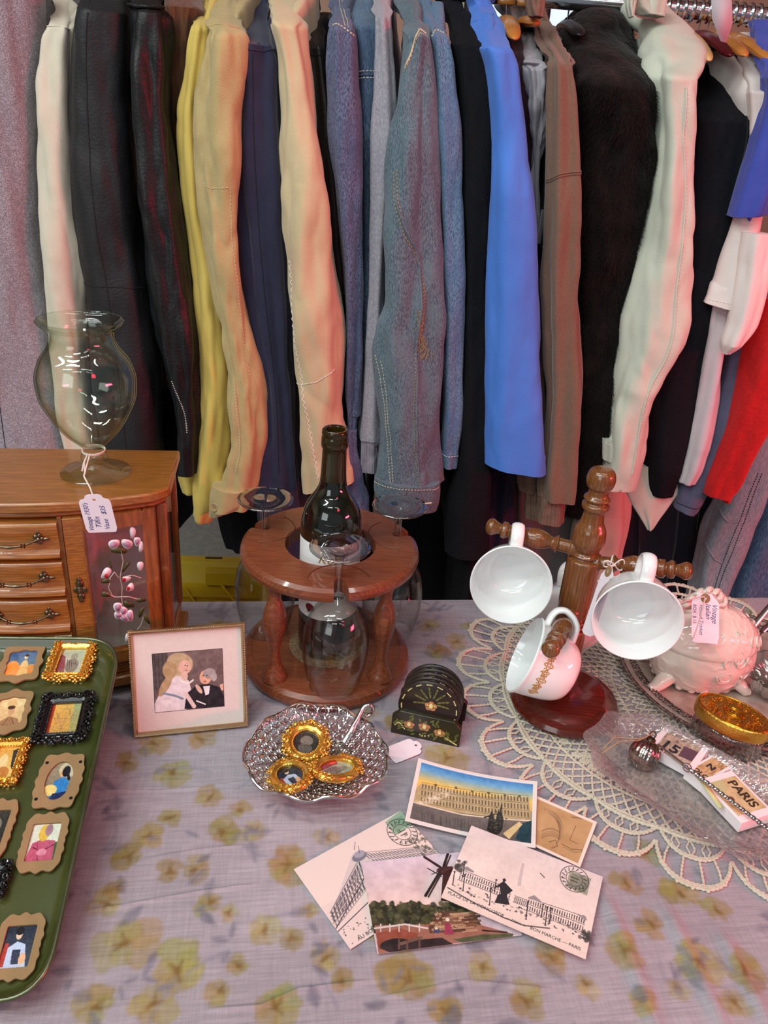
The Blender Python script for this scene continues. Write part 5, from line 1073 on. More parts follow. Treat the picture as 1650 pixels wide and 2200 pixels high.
# a generic pair of figures in historic dress, loosely blocked in (a stand-in picture)
c.poly([(0, 1), (.02, .8), (.12, .62), (.22, .42), (.36, .36), (.5, .5), (.54, .72), (.45, 1)], (222, 210, 214)); c.poly([(0, 1), (0, .84), (.2, .78), (.34, 1)], (226, 214, 216)); c.ell(.38, .22, .19, .19, (196, 170, 134)); c.ell(.36, .14, .15, .12, (186, 162, 128)); c.ell(.24, .3, .10, .15, (176, 146, 108)); c.ell(.17, .55, .06, .2, (178, 148, 110), 1, .5)
c.ell(.45, .27, .085, .12, (222, 178, 160)); c.ell(.46, .24, .012, .010, (70, 50, 46)); c.ell(.49, .25, .01, .009, (70, 50, 46)); c.ell(.47, .325, .02, .008, (180, 90, 90)); c.ell(.44, .42, .05, .08, (220, 184, 168)); c.line([(.4, .5), (.5, .55), (.56, .5)], .012, (240, 232, 226)); c.line([(.14, .68), (.3, .74), (.4, .8)], .018, (128, 140, 160))
c.poly([(.42, .98), (.46, .72), (.6, .6), (.76, .58), (.94, .66), (1, .84), (1, 1)], (40, 34, 40)); c.ell(.74, .47, .085, .12, (220, 168, 140)); c.ell(.80, .41, .09, .09, (160, 148, 146)); c.ell(.86, .47, .045, .08, (172, 162, 160)); c.ell(.71, .44, .010, .010, (60, 44, 44)); c.ell(.76, .44, .010, .010, (60, 44, 44)); c.ell(.73, .54, .02, .008, (170, 90, 84)); c.poly([(.70, .62), (.80, .62), (.78, .76), (.73, .78)], (236, 232, 234)); c.ell(.64, .66, .03, .09, (216, 176, 156), 1, -.5); c.poly([(.94, .62), (1, .6), (1, .72), (.96, .72)], (222, 170, 150)); c.line([(.60, .86), (.72, .93)], .010, (230, 226, 230)); c.line([(.45, .72), (.56, .95)], .03, (222, 196, 190))
c.nz(10, 18, 4); c.a[:2] = c.a[-2:] = 30; c.a[:, :2] = c.a[:, -2:] = 30
picture(c, .0765, .0695, 'portrait_print', m_vc, pf, T(-.0010, FH/2-.001, .0021), thick=.0003)
b = MB(); b.box((0, -.040, 0), (.03, .085, .0016), T(0, .088, -.004)@RX(.62)); b.build('easel_back', m_kraft, pf)
# ================================================================== WINE RACK, BOTTLE, GLASSES
WX, WY = -.062, .818
wr = thing('wine_rack', 'round red walnut rack holding a bottle and three upturned wine glasses', 'wine rack', (WX, WY, TZ))
MB().lathe([(0, 0), (.100, 0), (.107, .005), (.109, .011), (.107, .018), (.102, .0225), (.097, .0235), (.096, .0225), (0, .0225)], 96).build('base_disc', m_wal, wr, smooth=30)
MB().lathe([(0, .0227), (.048, .0227), (.048, .0233), (0, .0233)], 64).build('cork_pad', mat('cork_pad', (150, 120, 92), (110, 84, 62), ns=500, rough=.95, contrast=.1), wr)
SL = [math.radians(a) for a in (-78, 162, 24)]
n = 720; th = np.arange(n)/n*TAU; rr = np.full(n, 1.0)
def disc_out(r, sd=.0125, so=.0065):
    o_ = []
    for t in th:
        v = r
        for a in SL:
            d = (t-a+PI) % TAU-PI
            if abs(d) < .25:
                x = abs(d)*.088
                if x < so: v = min(v, .088-math.sqrt(max(0, so**2-x*x))*.9)
        o_.append((v*math.cos(t), v*math.sin(t)))
    return np.array(o_)
inn_ = np.c_[.0545*np.cos(th), .0545*np.sin(th)]
b = MB(); lv = [(disc_out(.104), .157), (disc_out(.1075), .160), (disc_out(.109), .1655), (disc_out(.1075), .171), (disc_out(.103), .1745), (np.c_[.0555*np.cos(th), .0555*np.sin(th)], .1745), (inn_, .173), (inn_, .157)]
b.grid(np.stack([np.c_[p, np.full(n, z)] for p, z in lv]), closeu=True, closev=True); b.build('top_disc', m_wal, wr, smooth=30)
m_groove = mat('walnut_groove', (92, 44, 26), rough=.4)
for a in SL:
    b = MB(); b.tube([(.088*math.cos(a)+.036*math.cos(t), .088*math.sin(a)+.036*math.sin(t), .1746) for t in np.linspace(a+PI-1.35, a+PI+1.35, 40)], .0007, 5)
    b.build('routed_ring', m_groove, wr)
sp = smoothp([(.016, .0225), (.0155, .026), (.012, .034), (.0078, .048), (.0072, .060), (.0095, .078), (.0135, .098), (.0138, .110), (.0108, .126), (.0072, .138), (.0078, .148), (.0118, .157)], 50)
for a in (-128, -38, 96): MB().lathe(np.r_[[(0, .0225)], sp, [(0, .157)]], 28, T(.0915*math.cos(math.radians(a)), .0915*math.sin(math.radians(a)), 0)).build('spindle', m_wal, wr, smooth=50)
# bottle
m_bot = mat('dark_green_glass', (12, 14, 8), rough=.035, spec=.8, coat=.6); m_botn = mat('amber_green_glass', (60, 48, 16), rough=.03, trans=.55, spec=.8)
bt = thing('wine_bottle', 'dark green wine bottle with a white label standing in the middle of the rack', 'bottle', (WX, WY, TZ+.0235))
bp = smoothp([(.034, 0), (.0365, .003), (.0368, .02), (.0368, .17), (.0362, .182), (.0335, .197), (.027, .211), (.0198, .222), (.0160, .232), (.0148, .245), (.0138, .275)], 90)
MB().lathe(np.r_[[(0, 0)], bp[:78]], 64).build('body', m_bot, bt, smooth=60)
MB().lathe(np.r_[bp[77:], [(.0136, .276), (.0150, .277), (.0156, .280), (.0154, .289), (.0146, .2905), (.0146, .292), (.0152, .293), (.0150, .2975), (.0138, .299), (.0110, .2985), (.0100, .295), (.0100, .262), (0, .262)]], 48).build('neck', m_botn, bt, smooth=60)
c = Cv(220, 130, (236, 234, 232), 1); c.grad(0, 1, (238, 236, 236), (232, 228, 228)); c.ell(.30, .86, .055, .055, (92, 22, 30)); c.ell(.30, .86, .042, .04, (116, 34, 42)); c.line([(.45, .28), (.5, .24), (.56, .30), (.6, .25)], .004, (176, 140, 70))
for x in (.42, .66): c.line([(x, .3), (x, .5)], .002, (214, 206, 200))
t_ = np.linspace(-PI*.99, PI*.05, 220); zz = np.linspace(.166, .062, 130); TT, ZZ = np.meshgrid(t_, zz)
b = MB(); b.grid(np.stack([.0371*np.cos(TT), .0371*np.sin(TT), ZZ], -1)); b.build('paper_label', m_vc, bt, cols=c.a.reshape(-1, 3), fix=False, smooth=60)
def on_cyl(me_o, r):
    for v in me_o.data.vertices: a = v.co.x/r; y = v.co.y; dz = v.co.z; v.co = ((r+dz)*math.sin(a), -(r+dz)*math.cos(a), y)
lt = lettering('Kono', .016, T(-.012, zat(WX, WY-.037, 1212)-TZ-.0235, 0), mat('label_gold', (150, 116, 60), rough=.4), bt, shear=.35, ext=.0001); on_cyl(lt, .0372)
lt = lettering('K', .008, T(-.0255, .0685, .0002), mat('seal_ink', (60, 12, 18), rough=.4), bt, shear=.2); on_cyl(lt, .0373)
# glasses (one prototype, copied)
def wineglass(label, first=None, a=0, z=0):
    if first is None:
        t_ = thing('wine_glass', label, 'wine glass', (0, 0, 0), group='upturned wine glasses hanging in the rack')
        o_ = smoothp([(.0305, 0), (.034, .016), (.0385, .042), (.0395, .063), (.036, .087), (.026, .108), (.012, .1215), (.0058, .130), (.0046, .142), (.0045, .165), (.0052, .176), (.0085, .1835), (.018, .1870), (.0300, .1878), (.0335, .1882)], 120)
        top = [(.0342, .1892), (.0335, .1904), (.030, .1906), (.018, .1912), (.010, .1902), (.006, .189), (0, .1885)]
        inn2 = smoothp([(0, .119), (.010, .1175), (.0245, .1060), (.0345, .087), (.0381, .063), (.0371, .042), (.0326, .016), (.0291, 0)], 50)
        i1 = int(np.argmin(abs(o_[:, 1]-.126))); i2 = int(np.argmin(abs(o_[:, 1]-.180)))
        MB().lathe(np.r_[o_[:i1+1], inn2], 64, close=True).build('bowl', m_glass, t_, smooth=60)
        MB().lathe(np.r_[[(0, .1195)], o_[i1:i2+1], [(0, o_[i2, 1])]], 40).build('stem', m_glass_s, t_, smooth=60)
        MB().lathe(np.r_[o_[i2:], top], 64).build('foot', m_glass_s, t_, smooth=60)
    else:
        t_ = first.copy(); COL.objects.link(t_); t_['label'] = label
        for ch in first.children: c_ = ch.copy(); COL.objects.link(c_); c_.parent = t_
    rg = .080 if a < 0 else .0885; t_.location = (WX+rg*math.cos(a), WY+rg*math.sin(a), z); return t_
gz = zat(WX+.080*math.cos(SL[0]), WY+.080*math.sin(SL[0]), 1176)-.189
g0 = wineglass('upturned clear wine glass nearest the camera, hanging in front of the bottle label', None, SL[0], gz)
wineglass('upturned clear wine glass hanging on the left of the rack', g0, SL[1], gz); wineglass('upturned clear wine glass hanging on the right of the rack', g0, SL[2], gz)

# ================================================================== COASTERS
m_dkgr = mat('dark_olive_lacquer', (44, 42, 22), (34, 32, 18), ns=30, rough=.35, coat=.3); m_edge = mat('dark_brown_lacquer', (38, 26, 20), rough=.35, coat=.3)
p0 = onz(839, 1574); p1 = onz(986, 1607); ex = (p1-p0)/np.linalg.norm(p1-p0); cw = float(np.linalg.norm(p1-p0)); yaw = math.atan2(ex[1], ex[0])
ch = thing('coaster_holder', 'dark olive hand-painted coaster holder with flowers on its front plate', 'coaster holder', ((p0+p1)/2)[:], yaw)
MF = RX(PI/2)
pl = [(-cw/2, 0), (cw/2, 0), (cw/2, .026), (cw/2-.009, .035), (-cw/2+.009, .035), (-cw/2, .026)]
MB().prism(pl, -.006, 0, T(0, .0, 0)@MF).build('front_plate', m_dkgr, ch, bevel=.0008); MB().prism(pl, -.006, 0, T(0, .046, 0)@MF).build('back_plate', m_edge, ch, bevel=.0008)
MB().box((0, .026, .003), (cw-.004, .046, .006)).build('base_panel', m_edge, ch)
m_pe = mat('peach_paint', (202, 140, 90), (170, 110, 66), ns=300, rough=.4); m_cr = mat('cream_paint', (230, 218, 150), rough=.4); m_lv = mat('painted_leaf_green', (122, 122, 60), (90, 96, 46), ns=100, rough=.4)
def dab(b, x, z, rx, rz, an=0, y=-.0003):
    t_ = np.arange(14)/14*TAU; X = x+rx*np.cos(t_)*math.cos(an)-rz*np.sin(t_)*math.sin(an); Z = z+rx*np.cos(t_)*math.sin(an)+rz*np.sin(t_)*math.cos(an)
    V = [(a_, y, c_) for a_, c_ in zip(X, Z)]+[(a_, y+.0006, c_) for a_, c_ in zip(X, Z)]; b.add(V, [tuple(range(14)), tuple(range(14, 28))[::-1]]+[(i, (i+1) % 14, 14+(i+1) % 14, 14+i) for i in range(14)])
def sprig(par, fl, lv_, dots, y0, R_=None):
    b = MB()
    for x, z, r in fl:
        for k in range(5): dab(b, x+r*.75*math.cos(k*TAU/5+.3), z+r*.6*math.sin(k*TAU/5+.3), r*.55, r*.5, 0, y0)
    b.build('painted_flowers', m_pe, par); b = MB()
    for x, z, r in fl: dab(b, x, z+r*.1, r*.4, r*.55, 0, y0-.0004)
    for x, z in dots: dab(b, x, z, .0009, .0009, 0, y0-.0001)
    b.build('painted_dots', m_cr, par); b = MB()
    for x, z, an, l in lv_: dab(b, x, z, l, l*.32, an, y0-.0001)
    b.build('painted_leaves', m_lv, par)
q = random.Random(5)
sprig(ch, [(-.020, .018, .0052), (-.002, .0195, .0056), (.016, .0155, .0052)], [(q.uniform(-.036, -.026), q.uniform(.010, .022), q.uniform(0, 3), .0032) for i in range(9)]+[(q.uniform(.022, .036), q.uniform(.006, .018), q.uniform(0, 3), .0032) for i in range(10)]+[(q.uniform(-.02, .015), q.uniform(.024, .031), q.uniform(.6, 2.4), .003) for i in range(12)]+[(q.uniform(-.022, .02), q.uniform(.005, .011), q.uniform(0, 3), .003) for i in range(10)], [(-.036+.0016*i, .014+.004*math.sin(i*.6)) for i in range(8)]+[(.024+.0016*i, .010-.0008*i) for i in range(9)]+[(-.006, .007), (-.003, .006), (0, .0065), (.004, .008)], -.0002)
def coaster(first, y, tilt, label):
    if first is None:
        t_ = thing('round_coaster', label, 'coaster', (0, 0, 0), yaw, 'round painted coasters in the holder')
        MB().lathe([(0, -.0022), (.0345, -.0022), (.0358, -.0012), (.0358, .0012), (.0345, .0022), (0, .0022)], 64, T(0, 0, .0358)@RX(PI/2)).build('disc', m_edge, t_, smooth=40)
        b = MB()
        for k in range(16):
            for j in range(4): a = k*TAU/16+j*.055; b.ball((.0318*math.cos(a), -.0023, .0358+.0318*math.sin(a)), (.0008, .0004, .0008), n=7, m=5)
        b.build('painted_dots', m_cr, t_)
        return t_
    t_ = first.copy(); COL.objects.link(t_); t_['label'] = label
    for c_ in first.children: k = c_.copy(); COL.objects.link(k); k.parent = t_
    return t_
labs = ['painted round coaster at the front of the holder, with a peach flower', 'second round coaster, directly behind the peach-flowered one', 'middle round coaster of the five in the holder', 'fourth round coaster, second from the back plate', 'rearmost round coaster in the olive holder']
f0 = None; b0 = np.array(ch.location); yv = np.array([-ex[1], ex[0], 0])
cos_ = []
for i in range(5):
    o_ = coaster(f0, 0, 0, labs[i]); f0 = f0 or o_; o_.location = b0+yv*(.0045+.0078*i)+np.array([0, 0, .0062])+ex*(.001*(i % 2)); o_.rotation_euler = (math.radians(-5), 0, yaw); cos_.append(o_)
sprig(cos_[0], [(.002, .040, .0058)], [(.002+.018*math.cos(a)*s, .044+.018*math.sin(a)*s, a, .0032) for a in (.3, .8, 1.3, 1.8, 2.3, 2.8, -.1, 3.3) for s in (.55, .8, 1.0)], [(-.002, .041), (.006, .041)], -.0026)

# blank tag on the cloth
c0 = onz(870, 1611, TZ+.003); xa = onz(908, 1608)-onz(836, 1618); ang = math.atan2(*(onz(905, 1597)-onz(843, 1622))[[1, 0]])
M_ = T(c0[0], c0[1], TZ+.0028)@RZ(ang-PI/2)
tagcard('card_tag', 'blank pinkish-white card tag lying on the cloth in front of the coaster holder', M_, .026, .042)

# ================================================================== SILVER BASKET
BX, BY = float(onz(679, 1640, .765)[0]), float(onz(679, 1640, .765)[1])
bk = thing('silver_basket', 'pierced silver leaf-shaped basket dish with a wire handle, holding three gilt frames', 'basket', (BX, BY, TZ))
def bowl(s, t):  # s 0 centre..1 rim ; t angle
    lob = 1+.045*abs(math.sin(5*t+.6))+.05*math.cos(t*2+.5)*0+.04*math.cos(3*t+1.2); r = .073*s*(1+(lob-1)*s*s)
    return np.array([r*math.cos(t), r*.94*math.sin(t), .004+.030*s**2.2+.0022*math.cos(10*t)*s**4])
b = MB(); G = np.array([[bowl(s, t) for t in np.linspace(0, TAU, 160, endpoint=False)] for s in np.linspace(.02, .62, 12)]); G2 = G.copy(); G2[..., 2] -= .0012
b.grid(np.concatenate([G, G2[::-1]]), closev=True, closeu=True); b.build('dish_centre', mat('hammered_silver', (190, 182, 178), (150, 140, 136), ns=60, rough=.22, metal=1, bump=.6, bs=120), bk, smooth=60)
b = MB(); srow = [.30, .42, .53, .635, .735, .83, .925]
for i, s in enumerate(srow):
    nR = int(TAU*.073*s/.0115); 
    for k in range(nR):
        t0 = (k+.5*(i % 2))/nR*TAU; pts = []
        for a in np.arange(14)/14*TAU:
            ds = .068*math.cos(a); dt = (TAU/nR)*.50*math.sin(a); pts.append(bowl(min(1.0, s+ds), t0+dt)+np.array([0, 0, .0008]))
        b.tube(pts, .00085, 5, closed=True)
        pts = [bowl(min(1.0, s+.035*math.cos(a)), t0+(TAU/nR)*.26*math.sin(a))+np.array([0, 0, .0009]) for a in np.arange(8)/8*TAU]; b.tube(pts, .0006, 4, closed=True)
b.build('pierced_scales', m_silver2, bk, smooth=60, fix=False)
b = MB(); b.tube([bowl(1.0, t)+np.array([0, 0, .0004]) for t in np.linspace(0, TAU, 220, endpoint=False)], .0015, 8, closed=True); b.tube([bowl(.965, t) for t in np.linspace(0, TAU, 220, endpoint=False)], .0009, 6, closed=True); b.build('scalloped_edge', m_silver2, bk)
b = MB(); b.lathe([(.030, 0), (.033, 0), (.033, .004), (.030, .0055)], 60, close=True); b.build('foot_ring', m_silver, bk)
h0 = onz(737, 1600, .762)-np.array([BX, BY, TZ]); hp = []
top = ony(787, 1518, BY+.062)-np.array([BX, BY, TZ])
hp = [h0+np.array([0, -.004, .004]), h0*.55+top*.45+np.array([.000, -.004, .004]), top+np.array([-.004, 0, -.003]), top+np.array([.002, .002, .001]), top+np.array([.008, .004, -.004]), top+np.array([.007, .004, -.013]), top+np.array([.001, .002, -.016]), top+np.array([-.002, 0, -.010])]
hp = np.array(hp); u = np.linspace(0, 7, 60); hp = np.array(hp); pts = np.stack([np.convolve(np.pad(pinterp(u, range(8), hp[:, k]), 4, 'edge'), np.ones(9)/9, 'valid') for k in range(3)], -1)
MB().tube(pts, np.interp(u, [0, 2, 7], [.0045, .0026, .0020]), 12).build('handle', m_silver2, bk, smooth=70)
def tilt_m(px, py, z, yaw, tilt, taz):
    c_ = onz(px, py, z); n_ = np.array([math.sin(tilt)*math.cos(taz), math.sin(tilt)*math.sin(taz), math.cos(tilt)]); xa = np.array([math.cos(yaw), math.sin(yaw), 0]); ya = np.cross(n_, xa); return frame_m(c_, np.cross(ya, n_), ya)
GG = 'gilt oval frames lying in the silver basket'
ornate(None, m_goldf, 'dark', 'upper gilt oval miniature frame with a group scene in the silver basket', GG, 21, oval=True, M_=tilt_m(658, 1598, .776, -.1, .30, -1.6), w_=.052, h_=.052)
ornate(None, m_goldf, 'blue_gentleman', 'lower left gilt oval miniature frame leaning in the silver basket', GG, 22, oval=True, M_=tilt_m(625, 1672, .778, .45, .32, 2.4), w_=.048, h_=.064, plain=.4)
ornate(None, m_goldf, 'drawing', 'right-hand gilt oval miniature frame with a dark woodland picture in the silver basket', GG, 23, oval=True, M_=tilt_m(722, 1656, .780, -.85, .30, 1.0), w_=.046, h_=.064, plain=.4)
# ================================================================== POSTCARDS
def postcard(px4, z, label, cv, m=m_vc, curl=None, name='postcard', wh=None):
    c, yaw, w_, h_ = quad(px4, z); w_, h_ = wh or (w_, h_)
    t_ = thing(name, label, 'postcard', (c[0], c[1], z), yaw, 'old postcards fanned on the cloth'); picture(cv, w_, h_, 'print', m, t_, None, curl=curl); return t_, w_, h_
def postmark(c, x, y, r, words=True):
    k = (40, 40, 44); c.ringe(x, y, r, .0045, k); c.ringe(x, y, r*.58, .0035, k)
    for i in range(16):
        a = i/16*TAU; c.line([(x+r*.68*math.cos(a), y+r*.68*math.sin(a)*c.asp), (x+r*.88*math.cos(a+.12), y+r*.88*math.sin(a+.12)*c.asp)], .0035, k, .8)
    c.line([(x-r*.3, y-.01), (x+r*.3, y-.01)], .003, k); c.line([(x-r*.25, y+.03), (x+r*.25, y+.03)], .003, k)
# A : department store corner, engraved
c = Cv(270, 172, (226, 204, 198)); c.nz(5, 5, 1); c.grad(0, .5, (226, 206, 200), (232, 208, 200))
IK = (66, 62, 70)
def facade(c, q, nx, ny, col, a=.85, w=.002, arch=False):
    (x0, y0), (x1, y1), (x2, y2), (x3, y3) = q  # tl tr br bl
    L_ = lambda s, t: (x0*(1-s)*(1-t)+x1*s*(1-t)+x2*s*t+x3*(1-s)*t, y0*(1-s)*(1-t)+y1*s*(1-t)+y2*s*t+y3*(1-s)*t)
    for j in range(ny+1): c.line([L_(0, j/ny), L_(1, j/ny)], w, col, a)
    for i in range(nx):
        for j in range(ny): s0, s1, t0, t1 = (i+.28)/nx, (i+.72)/nx, (j+.22)/ny, (j+.88)/ny; c.poly([L_(s0, t0), L_(s1, t0), L_(s1, t1), L_(s0, t1)], col, a)
A_ = lambda x, y: None
def inv_quad(px4, z):  # pixel -> normalised card coordinates
    c_, yaw, w_, h_ = quad(px4, z)
    def f(px, py): p = onz(px, py, z)-c_; return ((p[0]*math.cos(yaw)+p[1]*math.sin(yaw))/w_+.5, .5-(-p[0]*math.sin(yaw)+p[1]*math.cos(yaw))/h_)
    return f
Z6 = lambda X, Y: (600+X/2.292, 1600+Y/2.292)
pa4 = [(633, 1877), (862, 1733), (985, 1892), (755, 2036)]; f = inv_quad(pa4, TZ+.0022); g = lambda X, Y: f(*Z6(X, Y))
c.poly([g(360, 540), g(400, 520), g(470, 540), g(720, 500), g(810, 530), g(480, 590), g(400, 640), g(250, 870), g(290, 740)], (206, 190, 190), .8)
facade(c, [g(410, 590), g(440, 640), g(430, 800), g(250, 860)][:0] or [g(395, 560), g(250, 830), g(265, 880), g(440, 690)], 12, 3, IK, .7, .0022)
facade(c, [g(250, 830), g(395, 560), g(440, 700), g(280, 905)], 14, 4, IK, .6, .0018)
facade(c, [g(400, 535), g(720, 502), g(810, 530), g(480, 588)], 22, 2, IK, .75, .0018)
c.ell(*g(395, 552), .062, .05, (120, 118, 132)); c.ell(*g(395, 540), .045, .04, (160, 156, 168)); c.line([g(370, 520), g(374, 480)][::1], .002, IK); c.line([g(395, 535), g(390, 500)], .002, IK)
c.line([g(430, 640), g(280, 905)], .003, IK); c.line([g(455, 760), g(290, 920)], .003, IK); c.blobs(60, (.02, .80, .5, .97), .006, [(90, 84, 86), (60, 58, 60)], 3, .6)
sx, sy = g(580, 375); c.poly([g(520, 385), g(600, 325), g(660, 395), g(570, 450)], (150, 172, 150)); c.nz(0, 1, 1); c.poly([g(545, 385), g(600, 350), g(635, 395), g(575, 430)], (120, 150, 124), .7); postmark(c, *g(605, 432), .112)
c.blobs(40, (.86, .35, 1, .6), .012, [(84, 88, 70), (60, 66, 50)], 5, .5)
pA, w_, h_ = postcard(pa4, TZ+.0022, 'postcard of a corner department store with a green stamp, leftmost of the fan', c)
lettering('AU BON MARCHE', .0048, T(-w_/2+.010, -h_/2+.0022, .0005), m_inkb, pA, ext=.00004, sx=1.1); px_, py_ = g(605, 432); cx, cy = (px_-.5)*w_, (.5-py_)*h_
def textarc(s, par, cx, cy, r, a0, a1, size):
    for i, chx in enumerate(s):
        if chx == ' ': continue
        a = a0+(a1-a0)*i/(len(s)-1); lettering(chx, size, T(cx+r*math.cos(a), cy+r*math.sin(a), .0005)@RZ(a-PI/2 if a1 < a0 else a+PI/2), m_inkb, par, align='CENTER', ext=.00004)
textarc('PARIS-25', pA, cx, cy, .0118, PI*.95, PI*.05, .0034); textarc('R DECLERY', pA, cx, cy, .0150, PI*1.05, PI*1.95, .0034); lettering('18', .0042, T(cx-.0045, cy+.0015, .0005), m_inkb, pA, ext=.00004); lettering('08', .0042, T(cx-.001, cy-.006, .0005), m_inkb, pA, ext=.00004)
# B : windmill and log pile
pb4 = [(774, 1864), (1065, 1814), (1106, 2008), (816, 2052)]; f = inv_quad(pb4, TZ+.0038); g = lambda X, Y: f(*Z6(X, Y))
c = Cv(290, 190, (200, 176, 186)); c.grad(0, .6, (206, 186, 200), (222, 190, 182)); c.nz(8, 5, 2); c.nz(6, 3, 12)
q = random.Random(8)
c.poly([g(440, 790), g(470, 770), g(560, 800), g(650, 770), g(720, 790), g(800, 800), g(850, 780), g(960, 830), g(1000, 900), g(460, 930)], (56, 54, 40))
for i in range(240):
    X = q.uniform(435, 960); Y = q.uniform(775, 880); rr = q.uniform(.008, .022); c.ell(*g(X, Y), rr, rr*1.4, q.choice([(46, 52, 34), (70, 72, 48), (92, 88, 60), (40, 40, 30), (84, 78, 52)]), .8, q.uniform(0, 3), .5)
c.poly([g(795, 770), g(805, 640), g(900, 640), g(900, 780)], (70, 40, 38)); c.ell(*g(820, 618), .07, .042, (84, 44, 42)); c.poly([g(780, 640), g(900, 590), g(905, 660)], (66, 34, 36))
for (a_, b_) in (((800, 610), (715, 555)), ((790, 630), (720, 745)), ((810, 600), (830, 540))):
    c.line([g(*a_), g(*b_)], .010, (50, 34, 34)); c.line([g(a_[0]+10, a_[1]+4), g(b_[0]+14, b_[1]+6)], .006, (66, 46, 44))
c.line([g(730, 610), g(800, 650)], .004, (50, 34, 34)); c.line([g(750, 640), g(850, 600)], .003, (50, 34, 34))
c.poly([g(470, 890), g(960, 880), g(1160, 935), g(490, 1035)], (150, 100, 84)); c.poly([g(735, 900), g(770, 840), g(860, 820), g(930, 860), g(940, 920), g(740, 930)], (96, 66, 52))
for i in range(60):
    X = q.uniform(745, 930); Y = q.uniform(830, 920); a_ = g(X, Y); c.line([a_, (a_[0]+.09, a_[1]+.006)], .0085, q.choice([(150, 112, 88), (120, 84, 64), (88, 60, 48), (174, 136, 108)])); c.ell(*a_, .010, .010, (196, 160, 130)); c.ell(*a_, .005, .005, (130, 96, 76))
c.poly([g(480, 930), g(600, 905), g(680, 930), g(690, 985), g(490, 1010)], (140, 74, 58)); c.ell(*g(570, 985), .10, .06, (40, 34, 36)); c.line([g(470, 905), g(620, 885), g(730, 905)], .006, (206, 196, 190)); [c.line([g(X, 885), g(X, 920)], .004, (206, 196, 190)) for X in (500, 545, 590, 640, 690)]
c.poly([g(490, 1000), g(700, 960), g(800, 950), g(860, 985), g(560, 1030)], (52, 40, 42)); c.line([g(600, 980), g(700, 950)], .01, (110, 84, 70)); [c.line([g(X, 960), g(X, 1005)], .006, (96, 70, 58)) for X in (590, 630, 690)]
c.ell(*g(828, 862), .014, .02, (224, 206, 190)); c.poly([g(815, 880), g(842, 880), g(860, 935), g(812, 935)], (150, 60, 86)); c.ell(*g(775, 915), .02, .03, (60, 70, 110)); c.ell(*g(773, 905), .012, .014, (220, 190, 150)); c.poly([g(850, 960), g(1000, 935), g(1150, 930), g(1150, 950), g(900, 975)], (80, 84, 60)); c.line([g(1000, 915), g(1120, 925)], .006, (60, 44, 40)); c.nz(9, 24, 7)
pB, _, _ = postcard(pb4, TZ+.0038, 'tinted postcard of a windmill above a log pile and brick bridge', c)
# D : palace with fountain, glossy and curled
pd4 = [(897, 1638), (1155, 1685), (1147, 1827), (870, 1768)]; f = inv_quad(pd4, TZ+.0042); g = lambda X, Y: f(*Z6(X, Y))
c = Cv(290, 180, (226, 210, 206)); W_ = (232, 222, 218)
c.a[:] = (150, 140, 124); c.grad(0, .16, (40, 112, 190), (110, 170, 214)); c.grad(.16, .34, (110, 170, 214), (236, 196, 96)); c.grad(.34, .48, (236, 196, 96), (222, 170, 90))
c.grad(.62, 1, (120, 108, 96), (92, 84, 84)); c.poly([g(700, 200), g(830, 225), g(1000, 255), g(1225, 270), g(1235, 350), g(1235, 380), g(1000, 350), g(840, 330), g(650, 300), g(660, 240)], (186, 164, 120))
facade(c, [g(700, 195), g(1225, 262), g(1232, 372), g(690, 290)], 34, 3, (84, 72, 56), .8, .002)
for X, Y in ((770, 205), (870, 215), (950, 232), (1030, 240), (1110, 255), (1180, 262)): c.ell(*g(X, Y), .012, .02, (96, 84, 60))
q = random.Random(9)
for i in range(120): t = q.random(); X = 680+150*t+q.gauss(0, 12); Y = 300-60*t+q.gauss(0, 14)*(.4+t); c.ell(*g(X, Y), .012, .014, (232, 214, 186), .35, 0, .9)
c.poly([g(660, 290), g(900, 350), g(1100, 375), g(1100, 450), g(900, 480), g(640, 380)], (104, 98, 96), .8); c.line([g(660, 292), g(900, 345), g(1240, 385)], .006, (226, 206, 180))
for i in range(30): X = q.uniform(680, 1080); c.line([g(X, 340+(X-680)*.12), g(X, 400+(X-680)*.12)], .003, (70, 66, 68), .5)
c.line([g(630, 376), g(760, 405), g(900, 440)], .010, (232, 168, 100)); c.line([g(630, 384), g(760, 420), g(900, 465)], .007, (60, 50, 40)); c.poly([g(625, 384), g(900, 460), g(900, 500), g(620, 400)], (60, 58, 54), .6)
q2 = random.Random(31)
c.poly([g(1022, 420), g(1030, 370), g(1042, 330), g(1056, 345), g(1062, 380), g(1076, 330), g(1094, 336), g(1104, 372), g(1098, 420), g(1080, 445), g(1040, 440)], (38, 38, 36))
for i in range(60): X = q2.gauss(1063, 20); Y = q2.gauss(385, 26); c.ell(*g(X, Y), .007, .010, q2.choice([(30, 30, 30), (62, 60, 56), (84, 80, 74)]), .9, q2.uniform(0, 3), .5)
c.line([g(1085, 340), g(1095, 300)], .006, (36, 36, 36)); c.line([g(1040, 350), g(1010, 360)], .006, (36, 36, 36)); c.poly([g(1190, 395), g(1250, 380), g(1255, 520), g(1160, 470)], (34, 64, 74)); c.poly([g(1100, 440), g(1180, 385), g(1195, 400), g(1130, 470)], (214, 190, 140)); c.nz(7, 30, 3)
mm = (c.X < .035) | (c.X > .965) | (c.Y < .055) | (c.Y > .945); c.a[mm] = W_
pD, _, _ = postcard(pd4, TZ+.0068, 'glossy curled postcard of a palace with a fountain under a blue and yellow sky', c, m_vcg, curl=lambda x, y: (.0030)*x*x+.002*np.clip(y, 0, 1)*x*x)
